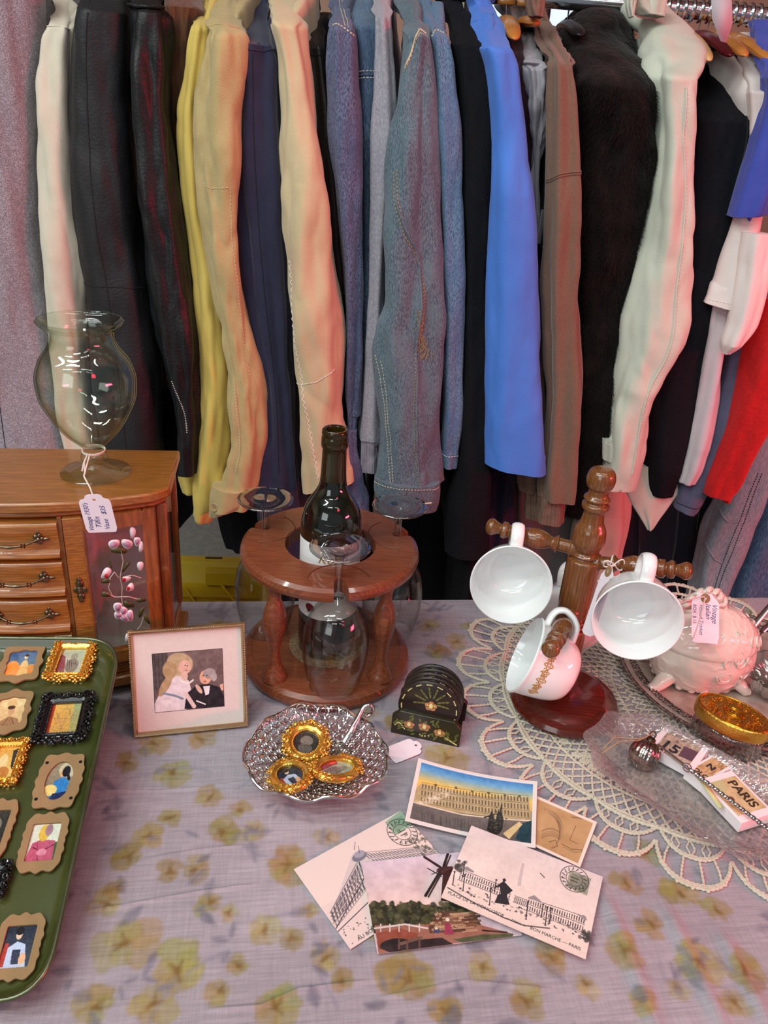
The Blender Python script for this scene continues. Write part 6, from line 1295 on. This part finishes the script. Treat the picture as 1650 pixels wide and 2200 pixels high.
# E : sepia sketch
pe4 = [(1148, 1707), (1283, 1768), (1245, 1865), (1112, 1800)]; f = inv_quad(pe4, TZ+.0034); g = lambda X, Y: f(*Z6(X, Y))
c = Cv(150, 120, (190, 152, 108)); c.nz(8, 6, 3); K = (104, 80, 62); q = random.Random(12)
for i in range(34):
    o_ = q.uniform(-1, 1); t0_ = q.uniform(0, 1.2); tt = np.linspace(t0_, t0_+q.uniform(.5, 1.4), 9); c.line([g(1300+(88+o_*16)*math.sin(t)-6*o_, 432-(108+o_*14)*math.cos(t)) for t in tt], .0022, K, .38)
for i in range(20): o_ = q.uniform(-1, 1); tt = np.linspace(0, 1, 6); c.line([g(1292+90*t, 440+26*o_-18*math.sin(t*3)+10*t) for t in tt], .0022, K, .4)
c.line([g(1330, 480), g(1360, 470), g(1370, 500), g(1340, 510)], .006, K, .8); c.line([g(1460, 400), g(1430, 470), g(1470, 490)], .005, K, .7); c.line([g(1390, 490), g(1440, 515), g(1500, 520)], .006, K, .8); c.line([g(1400, 505), g(1450, 530), g(1495, 528)], .004, K, .7)
for i in range(10): X = 1450+8*i; c.line([g(X-15, 355+i), g(X, 362+i)], .004, K, .7)
c.ell(*g(1395, 550), .03, .03, (170, 110, 70), .6); mm = (c.X > .95) | (c.Y < .06) | (c.X < .02) | (c.Y > .95); c.a[mm] = (234, 220, 206)
pE, _, _ = postcard(pe4, TZ+.0058, 'sepia card with a pencil sketch, half under the glossy palace postcard', c)
# C : big square with arcades
pc4 = [(1011, 1768), (1295, 1890), (1257, 2059), (951, 1932)]; f = inv_quad(pc4, TZ+.0060); g = lambda X, Y: f(*Z6(X, Y))
c = Cv(300, 190, (232, 212, 204)); c.grad(0, .7, (222, 206, 204), (236, 214, 204)); c.nz(7, 6, 9); c.grad(.72, 1, (232, 210, 200), (228, 204, 194))
D_ = (62, 58, 62)
facade(c, [g(895, 615), g(1145, 715), g(1135, 765), g(880, 665)], 22, 2, D_, .85, .0022); facade(c, [g(1160, 745), g(1230, 770), g(1220, 800), g(1150, 775)], 8, 2, D_, .8, .002); facade(c, [g(1225, 755), g(1510, 850), g(1495, 925), g(1215, 815)], 24, 2, D_, .85, .0022)
for P4 in ([(890, 612), (925, 600), (960, 625), (958, 632)], [(1225, 752), (1255, 742), (1290, 772), (1285, 780)], [(1470, 840), (1500, 840), (1515, 862), (1508, 868)]): c.poly([g(*p) for p in P4], (150, 140, 142))
c.line([g(1200, 590), g(1178, 690)], .010, (206, 190, 186)); c.poly([g(1195, 590), g(1206, 590), g(1188, 700), g(1172, 695)], (200, 184, 182))
q = random.Random(14)
for X, Y, h in ((855, 690, 60), (905, 650, 70), (905, 720, 75), (1035, 790, 80), (1060, 720, 50), (1215, 860, 80), (1310, 890, 85), (1330, 880, 70), (1290, 850, 60)):
    c.line([g(X, Y), g(X+8, Y-h)], .0035, D_); c.ell(*g(X+9, Y-h-3), .008, .010, D_); c.ell(*g(X-1, Y), .008, .006, D_)
c.poly([g(1060, 780), g(1075, 740), g(1090, 735), g(1085, 700), g(1050, 710), g(1105, 672), g(1150, 720), g(1120, 740), g(1135, 790)], (50, 48, 52)); c.ell(*g(1108, 668), .012, .02, (50, 48, 52))
for i in range(90): t = q.random(); X = 860+650*t; Y = 690+t*250+q.uniform(-18, 22); c.ell(*g(X, Y), q.uniform(.004, .013), q.uniform(.004, .012), q.choice([(70, 66, 68), (110, 104, 104), (46, 44, 48), (150, 142, 140)]), .8, 0, .6)
c.line([g(830, 705), g(960, 780), g(1100, 850), g(1200, 890), g(1330, 905)], .0045, (96, 88, 88)); c.blobs(12, (.0, .50, .06, .62), .02, [(70, 68, 66)], 2, .7); c.blobs(14, (.93, .70, 1, .82), .018, [(70, 68, 66)], 6, .7)
c.poly([g(1430, 620), g(1535, 660), g(1515, 745), g(1410, 700)], (158, 158, 142)); c.poly([g(1442, 632), g(1522, 664), g(1506, 732), g(1424, 696)], (128, 128, 112), .8); postmark(c, *g(1452, 662), .10); c.line([g(1285, 635), g(1305, 655)], .004, (90, 82, 84)); c.nz(4, 40, 5)
pC, w_, h_ = postcard(pc4, TZ+.0096, 'cream postcard of a great square with arcades and a round postmark, top of the fan', c)
lettering('PLACE DE LA CONCORDE', .0045, T(-w_/2+.0040, -h_/2+.0062, .0005), m_inkb, pC, ext=.00004, sx=1.0); lettering('— Edition du', .0032, T(-w_/2+.0600, -h_/2+.0062, .0005), m_inkb, pC, ext=.00004); lettering('BON MARCHE — PARIS', .0045, T(-w_/2+.0810, -h_/2+.0058, .0005), m_inkb, pC, ext=.00004, sx=.95)
px_, py_ = g(1452, 662); textarc('MAGASINS', pC, (px_-.5)*w_, (.5-py_)*h_, .0125, PI*1.1, PI*1.9, .0032)

# ================================================================== MUG TREE
MX, MY = .233, .772
mt = thing('mug_tree', 'turned wooden mug tree with four arms on a round mahogany base', 'mug rack', (MX, MY, TZ+.004))
MB().lathe([(0, 0), (.062, 0), (.066, .003), (.067, .007), (.064, .012), (.058, .014), (.055, .0155), (.051, .0205), (.046, .0225), (0, .0225)], 80, T(.008, -.012, 0)).build('base_disc', m_mahog, mt, smooth=30)
ptz = zat(MX, MY, 1006)-TZ-.004
pr_ = [(0, .02), (.0150, .0225), (.0165, .026), (.0150, .030), (.0135, .034), (.0175, .037), (.0190, .045), (.0195, .060), (.0195, .095), (.0180, .110), (.0140, .113), (.0180, .116), (.0150, .1195), (.0185, .123), (.0150, .127), (.0180, .131), (.0185, .140), (.0190, .150), (.0190, .190), (.0185, .205), (.0135, .2095), (.0165, .2125), (.0130, .2165), (.0155, .221), (.0185, .232), (.0175, .243), (.0125, .256), (.0110, .268), (.0145, .272), (.0150, .276), (.0115, .280), (.0145, .284), (.0110, .289), (.0105, .294), (.0140, .299), (.0155, .307), (.0140, .315), (.0090, .320), (0, .3205)]
k_ = ptz/.3205; MB().lathe(smoothp([(r*1.02, z*k_) for r, z in pr_], 330), 40).build('post', m_mugw, mt, smooth=70)
def arm(az, el, L_, z0):
    d = np.array([math.cos(el)*math.cos(az), math.cos(el)*math.sin(az), math.sin(el)]); q = Vector(d).to_track_quat('Z', 'Y').to_matrix().to_4x4()
    pr = [(.0085, 0), (.0085, .018), (.0065, .022), (.0065, .034), (.0090, .036), (.0068, .039), (.0055, .042), (.0080, .050), (.0098, .060), (.0088, .072), (.0068, .080), (.0066, .084), (.0090, .088), (.0088, .094), (.0062, .096), (.0085, .101), (.0080, .105), (.0050, .107), (.0068, .113), (.0085, .118), (.0070, .123), (.0030, .1255), (0, .126)]
    MB().lathe(smoothp([(r*1.18, z*L_/.126) for r, z in pr], 150), 28, T(0, 0, z0-TZ-.004)@q).build('arm', m_mugw, mt, smooth=70); return np.array([MX, MY, z0])+d*L_, d
R_ = math.radians
aL = arm(R_(167), R_(5), .117, .965); aR = arm(R_(339), R_(10), .117, .952); aF = arm(R_(246), R_(7), .121, .886); aB = arm(R_(70), R_(12), .10, .90)
m_milk = mat('white_milk_glass', (240, 238, 238), rough=.08, coat=.8, sss=.15)
m_or = mat('ochre_transfer', (190, 134, 40), rough=.2)
def mug(px, py, d, ncam, upc, label, first=None):
    c_ = ond(px, py, d); n_ = _R*ncam[0]+_U*ncam[1]-_F*ncam[2]; n_ = n_/np.linalg.norm(n_); u = _R*upc[0]+_U*upc[1]-_F*upc[2]; u = u-n_*(u@n_); u /= np.linalg.norm(u)
    M_ = frame_m(c_, u, np.cross(n_, u))
    if first is None:
        t_ = thing('milk_glass_mug', label, 'mug', M_.translation[:], R3=M_.to_3x3(), group='white cups hanging on the mug tree')
        o_ = smoothp([(.0465, 0), (.0445, -.005), (.0425, -.018), (.0400, -.032), (.0360, -.045), (.029, -.055), (.021, -.059)], 40); i_ = smoothp([(.0447, 0), (.0427, -.007), (.0405, -.020), (.0378, -.034), (.0325, -.046), (.021, -.0535), (0, -.055)], 40)
        MB().lathe(np.r_[[(0, -.0590)], o_[::-1], [(.0460, .0010), (.0452, .0014)], i_], 80, close=False).build('cup', m_milk, t_, smooth=60)
        hp = np.array([(.0430, 0, -.008), (.051, 0, -.008), (.060, 0, -.011), (.0645, 0, -.020), (.061, 0, -.031), (.051, 0, -.040), (.036, 0, -.042)]); u_ = np.linspace(0, 6, 40); pts = np.stack([pinterp(u_, range(7), hp[:, k]) for k in range(3)], -1)
        MB().tube(pts, .0040, 12, flat=1.9, up=(0, 1, 0)).build('handle', m_milk, t_, smooth=60); return t_
    t_ = first.copy(); COL.objects.link(t_); t_['label'] = label; t_.location = M_.translation; t_.rotation_euler = M_.to_3x3().to_euler()
    for ch_ in first.children: k = ch_.copy(); COL.objects.link(k); k.parent = t_
    return t_
g1 = mug(1098, 1257, .868, (-.14, -.22, .95), (.10, 1, .25), 'white milk-glass cup hanging on the left arm of the mug tree, mouth towards the camera')
mug(1369, 1334, .797, (-.20, -.36, .92), (.12, 1, .40), 'white milk-glass cup hanging on the right arm of the mug tree, before the porcelain box', g1)
g3 = mug(1128, 1406, .876, (-.90, .42, .02), (.50, .86, .05), 'white cup with an ochre flower band hanging on the front arm of the mug tree', g1)
mug(1232, 1318, 1.0, (.50, -.05, -.7), (.1, 1, -.1), 'white cup mostly hidden behind the post of the mug tree', g1)
# ochre flower band on the front cup
def onmug(a, z):
    r = np.interp(-z, [0, .006, .020, .034, .047], [.0465, .0443, .0420, .0395, .0350])+.00015; return np.array([r*math.cos(a), r*math.sin(a), z])
b = MB()
def mdisc(a, z, r, pet=5, ring_=False):
    n = 20; t_ = np.arange(n)/n*TAU; rr = r*(1+.28*np.cos(pet*t_)); cen = onmug(a, z)
    P = [onmug(a+rr[i]*math.cos(t_[i])/.044, z+rr[i]*math.sin(t_[i])) for i in range(n)]
    if ring_: b.tube(P, .0007, 4, closed=True); P2 = [onmug(a+rr[i]*.45*math.cos(t_[i])/.044, z+rr[i]*.45*math.sin(t_[i])) for i in range(n)]; b.tube(P2, .0005, 4, closed=True)
    else: b.add(P+[cen], [(i, (i+1) % n, n) for i in range(n)])
for s in (-1, 1):
    b = MB()
    for k in range(9):
        a = s*(.55+.22*k)
        mdisc(a, -.0175, .0036 if k % 2 else .0042, 5 if k % 2 else 4, True)
        for dz in (-.0052, .0052): mdisc(a+.11*s, -.0175+dz*.6, .0009, 3); mdisc(a, -.0175+dz, .0008, 3)
    b.build('flower_band', m_or, g3, smooth=0)
# string + tag on right arm
b = MB(); ac = np.array([MX, MY, .952])+aR[1]*.030; 
A_ = np.cross(aR[1], [0, 0, 1.]); A_ /= np.linalg.norm(A_); B_ = np.cross(A_, aR[1])
b.tube([ac+aR[1]*(.002*math.sin(t))+.0095*(A_*math.cos(t)+B_*math.sin(t)) for t in np.linspace(0, TAU, 30)], .0009, 6, closed=False)
for s, (ax, ay) in ((1, (.011, .007)), (-1, (-.012, .004))): b.tube([ac+np.array([ax*math.sin(t), -.012, .006+ay*math.sin(2*t)]) for t in np.linspace(0, PI, 16)], .0008, 6)
tp_ = ond(1306, 1212, .845); b.tube([ac+np.array([.002, -.012, .005]), (ac+tp_)/2+np.array([0, -.006, 0]), tp_], .0008, 6); b.build('string', m_string, mt, world=True)
ya = ond(1313, 1212, .845)-ond(1262, 1370, .84); xa = ond(1300, 1300, .84)-ond(1268, 1290, .87); M_ = frame_m(ond(1287, 1291, .843), xa, ya)
tg = tagcard('paper_tag', 'pale pink hanging tag with a brown-ringed hole on the right mug-tree arm', M_, .025, .080, scal=False)
b = MB(); b.lathe([(.0018, .0006), (.0062, .0006), (.0062, .0010), (.0018, .0010)], 30, T(0, .034, 0), close=True); b.build('reinforcement_ring', m_kraft, tg)

# ================================================================== SILVER TRAY
SX, SY, SR = .490, .842, .158
st = thing('silver_tray', 'round tarnished silver tray with a chased rim, on the doily at the right', 'tray', (SX, SY, TZ+.0045))
MB().lathe([(0, 0), (.120, 0), (.128, .0015), (.134, .004), (.150, .0058), (.156, .0070), (.158, .0085), (.1575, .0098), (.155, .0088), (.150, .0076), (.135, .0056), (.129, .0030), (.122, .0014), (0, .0014)], 160).build('tray_plate', mat('tarnished_tray_silver', (206, 194, 184), (172, 156, 142), ns=30, rough=.42, metal=.35, a2=(168, 152, 140), ns2=60, detail=6), st, smooth=40)
b = MB()
for k in range(150):
    a = k*TAU/150
    if math.cos(a) > .75: continue
    cx, cy = .1425*math.cos(a), .1425*math.sin(a); M_ = T(cx, cy, .0072)@RZ(a+PI/2)
    scroll(b, (0, 0), .0042, 0 if k % 2 else PI, 1.1, .0008, M_=M_, sg=1 if k % 2 else -1); b.ball((0, .0055, 0), (.0013, .0018, .0008), M_, 6, 4); b.ball((.002, -.0055, -.0006), (.0012, .0014, .0008), M_, 6, 4)
for r, z in ((.1575, .0096), (.1345, .0060), (.1535, .0088)): b.torus(r, .0011, T(0, 0, z), n=160, m=6)
b.build('chased_scrolls', mat('dark_chased_silver', (188, 176, 174), (90, 74, 74), ns=300, rough=.2, metal=1, contrast=.1), st, smooth=60, fix=False)

# ================================================================== PORCELAIN BOX
m_porc = mat('cream_porcelain', (236, 222, 210), (230, 214, 202), ns=8, rough=.07, coat=.8, sss=.1)
bc = onz(1498, 1435, .775); PX, PY = float(bc[0])+.004, float(bc[1])+.012
pb = thing('porcelain_box', 'cream porcelain trinket box with ribbon-knot handle and relief scrolls, on the silver tray', 'trinket box', (PX, PY, TZ+.006), .12)
def relief(P, amp, base):
    C = np.array([0, 0, .03]); D = P-C; D /= np.linalg.norm(D, axis=-1, keepdims=True)
    n_ = fbm(P*70, base, 2); m_ = fbm(P*38, base+4, 2); d = amp*(np.abs(n_)**.7-.3)*np.clip(m_*3+.6, 0, 1); d += .0012*np.clip(1-np.abs(m_)*9, 0, 1); return P+D*d[..., None]
def oval(prof, n=150, lob=.0):
    t = np.arange(n)/n*TAU; P = []
    for r, z, l in prof:
        rr = r*(1+l*np.abs(np.sin(4*t+.4))); P.append(np.stack([rr*np.cos(t), rr*.78*np.sin(t), np.full(n, z)], -1))
    return np.array(P)
def interp3(p, n): p = np.array(p, float); d = np.r_[0, np.cumsum(np.hypot(*np.diff(p[:, :2], axis=0).T))]; t = np.linspace(0, d[-1], n); return np.stack([pinterp(t, d, p[:, k]) for k in range(3)], -1)
B_ = oval(interp3([(.040, .004, .12), (.050, .003, .12), (.056, .006, .10), (.064, .018, .05), (.0685, .032, .02), (.067, .042, .01), (.066, .047, 0)], 60)); B_ = relief(B_, .0013, 3); B_[..., 2] *= 1.25
b = MB(); b.grid(B_, closev=True, capu=True); b.build('box_body', m_porc, pb, smooth=60)
L_ = oval(interp3([(.0675, .0475, 0), (.0685, .050, 0), (.067, .055, 0), (.060, .066, .01), (.046, .076, .02), (.028, .083, .02), (.010, .087, 0), (.001, .0875, 0)], 60)); L_[4:] = relief(L_[4:], .0013, 8); L_[..., 2] *= 1.25
b = MB(); b.grid(L_, closev=True, capu=True); lid = b.build('box_lid', m_porc, pb, smooth=60)
b = MB(); q = random.Random(4)
for k in range(24):   # relief scrolls wrapped on the right half and along the foot
    a = q.uniform(-1.5, .9); z = q.uniform(.012, .075); r = float(np.interp(z, [0, .018, .032, .047, .055, .066, .076, .083], [.05, .064, .0685, .0665, .067, .060, .046, .028])); el = math.atan2(z-.035, r)
    M_ = T(r*math.cos(a), r*.78*math.sin(a), z*1.25)@RZ(a)@RY(PI/2-el*.8); scroll(b, (0, 0), q.uniform(.007, .013), q.uniform(0, 6), .9, .0015, M_=M_, sg=q.choice((-1, 1)))
for k in range(22): a = k/22*TAU; b.ball((.055*math.cos(a), .043*math.sin(a), .006), (.006, .005, .005), n=10, m=6)
b.build('relief_scrolls', m_porc, pb, smooth=60)
for sx_, sy_ in ((-1, -.6), (.72, -.75), (-1, .6), (.8, .7)):
    b = MB(); b.tube([(sx_*.050, sy_*.040, .016), (sx_*.062, sy_*.050, .010), (sx_*.070, sy_*.054, .004), (sx_*.078, sy_*.056, .0045)], [.012, .010, .008, .005], 12, flat=.8); b.build('scroll_foot', m_porc, pb, smooth=60)
b = MB()
for k in range(7):
    t = k/6*PI; cx, cz = -.016+.021*math.cos(t), .109+.020*math.sin(t); b.tube([(cx+.0072*math.cos(u_), -.002+.0035*math.sin(2*u_), cz+.0062*math.sin(u_)) for u_ in np.arange(20)/20*TAU], .0040, 8, closed=True, flat=.8)
b.build('knot_handle', m_porc, lid, smooth=60)
b = MB(); kn = np.array([PX-.014, PY-.012, TZ+.137]); tgp = ond(1515, 1275, (kn-CAM)@_F-.012)
b.tube([kn+np.array([0, .015, 0]), kn+np.array([.0, -.004, .004]), tgp+np.array([0, -.002, .004]), tgp], .0008, 6); e1 = ond(1455, 1297, .86); b.tube([kn, (kn+e1)/2+np.array([0, 0, .002]), e1], .0008, 6)
e2 = ond(1472, 1392, .845); b.tube([tgp+np.array([0, -.003, 0]), (tgp+e2)/2+np.array([.003, -.004, .006]), ond(1490, 1370, .835), e2], .0008, 6); b.build('string', m_string, pb, world=True) if False else None
b.v = [(v_-np.array(pb.location))@np.array(RZ(.12).to_3x3()) for v_ in b.v]; b.build('string', m_string, pb)
dd = (kn-CAM)@_F-.022; ya = ond(1512, 1262, dd)-ond(1512, 1386, dd-.012); xa = ond(1548, 1330, dd)-ond(1482, 1325, dd); M_ = frame_m(ond(1515, 1328, dd-.006), xa, ya)
tg = tagcard('price_tag', 'white price tag with handwriting hanging from the porcelain box', M_, .0335, .060, scal=False)
b = MB(); b.lathe([(.0018, .0006), (.0058, .0006), (.0058, .0010), (.0018, .0010)], 30, T(0, .024, 0), close=True); b.build('reinforcement_ring', m_kraft, tg)
R9 = RZ(-PI/2)
for i, (s_, sz) in enumerate((('Vintage', .0088), ('Italian', .0088), ('Footed Trinket', .0066), ('BOX  $ 15', .0058))): lettering(s_, sz, T(.0085-.0078*i, .018-.002*(i > 1), .0006)@R9, m_ink, tg, shear=.35 if i < 2 else .1, ext=.00004, sx=.9)

# ================================================================== GOLD-LIDDED JAR
lc = onz(1577, 1530, .802); jr = thing('gold_lid_jar', 'oval ribbed glass jar with an embossed gold lid, in front of the porcelain box', 'jar', (lc[0], lc[1], TZ+.006), math.radians(-38))
def ov(r1, r2, z, n=96): t = np.arange(n)/n*TAU; return np.stack([r1*np.cos(t), r2*np.sin(t), np.full(n, z)], -1)
b = MB(); n = 96; t = np.arange(n)/n*TAU; rib = 1+.018*np.cos(32*t)
G = [np.stack([a_*np.cos(t)*(rib if k in (1, 2) else 1), c_*np.sin(t)*(rib if k in (1, 2) else 1), np.full(n, z)], -1) for k, (a_, c_, z) in enumerate([(.037, .022, 0), (.0395, .0245, .002), (.0395, .0245, .024), (.036, .021, .028), (.034, .019, .028), (.034, .019, .006), (.030, .016, .005)])]
b.grid(np.stack(G), closev=True, capu=True); b.build('glass_body', m_glass_s, jr, smooth=50)
lid = MB().grid(np.stack([ov(.0405, .0255, .030), ov(.0425, .0272, .0305), ov(.0430, .0278, .032), ov(.0430, .0278, .043), ov(.0424, .0272, .0452), ov(.0408, .0258, .0462), ov(.0396, .0246, .0456), ov(.001, .001, .0462)]), closev=True, capu=True).build('lid', mat('embossed_gold', (238, 200, 96), (218, 168, 66), ns=120, rough=.22, metal=1, bump=.7, bs=500, bdist=.0012), jr, smooth=30)
b = MB()
for r1, r2 in ((.0395, .0246), (.012, .0075), (.0085, .005)): b.tube(ov(r1, r2, .0463, 60), .0006, 6, closed=True)
for k in range(16): scroll(b, (.026*math.cos(k*TAU/16), .0165*math.sin(k*TAU/16)), .0038, k*1.3, 1.2, .0005, z=.0460)
b.build('embossing', m_gold, lid)

# ================================================================== GLASS DISH + CONTENTS
da, db = np.array([.743, -.669]), np.array([.669, .743]); dc = np.array([.347, .6285])+da*.006
gd = thing('glass_dish', 'pressed clear glass rectangular relish dish lying on the doily, bottom right', 'dish', (dc[0], dc[1], TZ+.0042), math.atan2(-.669, .743))
def dsh(s, z, lob=1):
    P = [(-.118, -.030), (-.100, -.040), (-.082, -.064), (-.03, -.067), (.04, -.067), (.082, -.064), (.100, -.040), (.118, -.030), (.122, 0), (.118, .030), (.100, .040), (.082, .064), (.03, .067), (-.04, .067), (-.082, .064), (-.100, .040), (-.118, .030), (-.113, 0)]
    P = rpoly([np.array(p)*np.array([s, s if s > .9 else s*.94]) for p in P], .010, 8); return np.c_[P, np.full(len(P), z)]
lv = [(.60, 0), (.66, 0), (.74, .0035), (.90, .016), (.985, .0205), (1.0, .0215), (1.0, .0235), (.985, .0240), (.90, .0195), (.76, .0075), (.68, .0040), (.60, .0035)]
b = MB(); b.grid(np.stack([dsh(s, z) for s, z in lv]), closev=True, capu=True)
b.build('dish_body', glassmat('pressed_glass', (252, 246, 248), (200, 180, 188), gb=.09, gk=.6, pwr=2.2, bump=.8, bs=140, film=.16), gd, smooth=50)
b = MB(); q = random.Random(6)
for i in range(13):
    for j in range(5):
        x = -.066+.011*i+.0055*(j % 2); y = -.028+.0135*j; b.ball((x, y, .0042), (.0042, .0048, .0016), n=10, m=6)
for k in range(26): a = k/26*TAU; p = dsh(.955, .0232)[int(k/26*144)]; b.ball(p, (.0030, .0030, .0012), n=8, m=5)
for sx_ in (-1, 1):
    for k in range(-2, 3): b.tube([(sx_*.086, .010*k, .0162), (sx_*.112, .006*k*(1+.5*abs(k)), .0240)], [.0008, .0016], 6)
b.build('pressed_pattern', m_glass, gd, smooth=60)
# picture tiles
m_wb = mat('white_painted_wood', (240, 230, 232), rough=.55)
def tile(px4, z, zt, label, cv, txt, dark):
    c, yaw, w_, h_ = quad(px4, zt); t_ = thing('picture_block', label, 'block', (c[0], c[1], z), yaw, 'small picture blocks in the glass dish')
    MB().box((0, 0, (zt-z)/2), (w_, h_, zt-z)).build('block', m_wb, t_, bevel=.0006)
    picture(cv, w_*.74, h_*.86, 'print', m_vc, t_, T(0, 0, zt-z), thick=.0003)
    for s_, sz, x, y, rot in txt: lettering(s_, sz, T(x*w_, y*h_, zt-z+.0005)@RZ(rot), dark, t_, ext=.00005, bold=sz*.03)
    return t_
zt_ = TZ+.0225
m_dk = mat('print_dark', (44, 38, 48), rough=.6); m_dk2 = mat('print_brown', (70, 48, 34), rough=.6)
c = Cv(80, 50, (176, 158, 140)); c.nz(22, 12, 3); c.poly([(.6, .35), (1, .3), (1, .8), (.62, .85)], (96, 70, 84)); c.blobs(30, (0, 0, 1, .4), .03, [(110, 96, 96), (140, 124, 112)], 3, .6)
tile([(1424, 1558), (1523, 1607), (1489, 1660), (1401, 1600)], TZ+.009, zt_, 'white-edged picture block printed with a large dark 15 in the glass dish', c, [('15', .021, -.34, -.28, -.08)], m_dk)
c = Cv(70, 50, (196, 158, 116)); c.nz(18, 9, 5); c.blobs(30, (.5, 0, 1, .7), .03, [(120, 88, 66), (90, 66, 52)], 5, .6)
tile([(1527, 1614), (1567, 1646), (1512, 1690), (1484, 1658)], TZ+.009, zt_-.001, 'tan picture block lettered OLO between the 15 block and the PARIS block', c, [('OLO', .0085, -.36, -.34, .0), ('N', .012, -.2, 0, 0)], m_dk)
c = Cv(110, 70, (206, 178, 134)); c.nz(16, 7, 8); c.poly([(0, 1), (0, .5), (.3, .6), (.5, 1)], (196, 190, 140)); c.ell(.55, .72, .07, .07, (110, 80, 60))
tile([(1575, 1647), (1648, 1742), (1590, 1776), (1519, 1678)], TZ+.009, zt_+.0005, 'largest picture block, sand-coloured with the word PARIS, beside the twisted silver rod', c, [('PARIS', .0150, -.30, .08, 0)], m_dk2)
# silver twisted rod
def P3(px, py, z): return onz(px, py, z)
r0, r1 = P3(1412, 1600, TZ+.030), P3(1668, 1795, TZ+.030); pts = resample([r0, r1], .0008); d = (r1-r0)/np.linalg.norm(r1-r0); s_ = np.linalg.norm(r1-r0)
A_ = np.cross(d, [0, 0, 1.]); B_ = np.cross(A_, d); rod = thing('twisted_rod', 'twisted silver rod lying across the picture blocks in the glass dish', 'silver rod', ((r0+r1)/2)[:])
b = MB(); k = np.arange(len(pts)); al = k*.0008
for ph in (0, PI):
    tw_ = np.clip((al-.035)/.01, 0, 1); an = ph+al*520*tw_/1.0; b.tube(pts+(A_[None]*np.cos(an)[:, None]+B_[None]*np.sin(an)[:, None])*.0011, .0014, 7)
b.build('twisted_shaft', m_silver2, rod, world=True)
b = MB(); b.torus(.0045, .0008, Matrix.Translation(Vector(pts[int(len(pts)*.28)]))@RX(.6), 24, 6); b.build('wire_ring', m_silver2, rod, world=True)
b = MB(); ys = onz(1500, 1665, TZ+.024), onz(1550, 1735, TZ+.024); e = (ys[1]-ys[0]); e /= np.linalg.norm(e); nn2 = np.array([-e[1], e[0], 0])
b.add([ys[0]+nn2*.003, ys[1]+nn2*.003, ys[1]-nn2*.003, ys[0]-nn2*.003]+[p-np.array([0, 0, .0006]) for p in (ys[0]+nn2*.003, ys[1]+nn2*.003, ys[1]-nn2*.003, ys[0]-nn2*.003)], [(0, 1, 2, 3), (7, 6, 5, 4), (0, 4, 5, 1), (1, 5, 6, 2), (2, 6, 7, 3), (3, 7, 4, 0)])
tag(b.build('paper_strip', mat('straw_yellow_paper', (206, 200, 140), rough=.7), smooth=0), 'narrow straw-yellow paper strip lying beside the silver rod in the glass dish', 'paper strip')
# ridged silver ornament with string
oc = onz(1385, 1620, TZ+.022); om = thing('silver_ornament', 'ridged silver ball ornament with a twine loop in the glass dish', 'ornament', (oc[0], oc[1], TZ+.0215))
t = np.arange(96)/96*TAU; ph = np.linspace(.02, PI-.02, 40); Rr = .0165*(1+.06*np.abs(np.sin(9*t))[None]*np.sin(ph)[:, None]); G = np.stack([Rr*np.sin(ph)[:, None]*np.cos(t), Rr*np.sin(ph)[:, None]*np.sin(t), Rr*np.cos(ph)[:, None]*1.06], -1)
Mo = RX(-.5)@RY(.35); b = MB(); b.grid(G, closev=True, capu=True, M=Mo); b.build('ridged_ball', mat('aged_mirror_silver', (186, 176, 170), (120, 106, 98), ns=60, rough=.16, metal=1), om, smooth=60)
b = MB(); b.lathe([(0, .016), (.005, .0165), (.0055, .019), (.003, .0215), (0, .0215)], 20, Mo); b.torus(.0035, .0007, Mo@T(0, 0, .024)@RX(PI/2), 18, 6); b.build('cap', m_brass, om)
m_twine = mat('jute_twine', (176, 146, 104), rough=.95)
tp0 = (Mo@Vector((0, 0, .026))); b = MB(); b.tube([tp0, tp0+Vector((-.02, -.012, -.002)), tp0+Vector((-.045, -.022, .004)), tp0+Vector((-.066, -.036, -.002))], .0005, 5); b.tube([tp0, tp0+Vector((-.02, -.016, .004)), tp0+Vector((-.05, -.018, .006)), tp0+Vector((-.064, -.030, -.002))], .0005, 5); b.build('twine', m_twine, om)
# ------ cut-glass pieces at the right edge, standing on the silver tray
gp = onz(1650, 1490, .77); cg = thing('cut_glass_dish', 'cut clear glass dish cropped by the right edge of the photo, on the silver tray', 'dish', (gp[0]+.018, gp[1]+.02, TZ+.006))
pr = smoothp([(.020, 0), (.026, .004), (.040, .018), (.046, .034)], 24); pi_ = pr[::-1].copy(); pi_[:, 0] -= .003; pi_[:, 1] = np.maximum(pi_[:, 1], .004)
t = np.arange(96)/96*TAU; P = np.r_[[(0, 0)], pr, pi_, [(0, .004)]]; G = np.stack([np.stack([r*(1+.05*np.cos(16*t)*(r > .025))*np.cos(t), r*(1+.05*np.cos(16*t)*(r > .025))*np.sin(t), np.full(96, z)], -1) for r, z in P]); b = MB(); b.grid(G[::-1], closeu=True, closev=True); b.build('bowl', m_glass_s, cg, smooth=40)
sp0 = onz(1622, 1345, .80); sv = thing('silver_servers', 'grey metal serving tongs leaning at the right edge of the silver tray', 'tongs', (sp0[0], sp0[1], TZ+.006))
b = MB(); a0 = ony(1618, 1345, sp0[1])-np.array(sv.location); a1 = ony(1672, 1280, sp0[1]+.03)-np.array(sv.location); b.tube([a0-np.array([-.004, 0, .020]), a0, a1], [.003, .0045, .0035], 10, flat=.5); b.build('arm', m_silver, sv)
b = MB(); b.tube([a0-np.array([-.006, 0, .022]), a0+np.array([.012, -.004, -.004]), a1+np.array([.018, -.004, -.012])], [.003, .004, .003], 10, flat=.5); b.build('arm', m_silver, sv)
b = MB(); b.ball(a0-np.array([-.004, 0, .014]), (.008, .007, .007)); b.build('hinge', m_silver, sv)
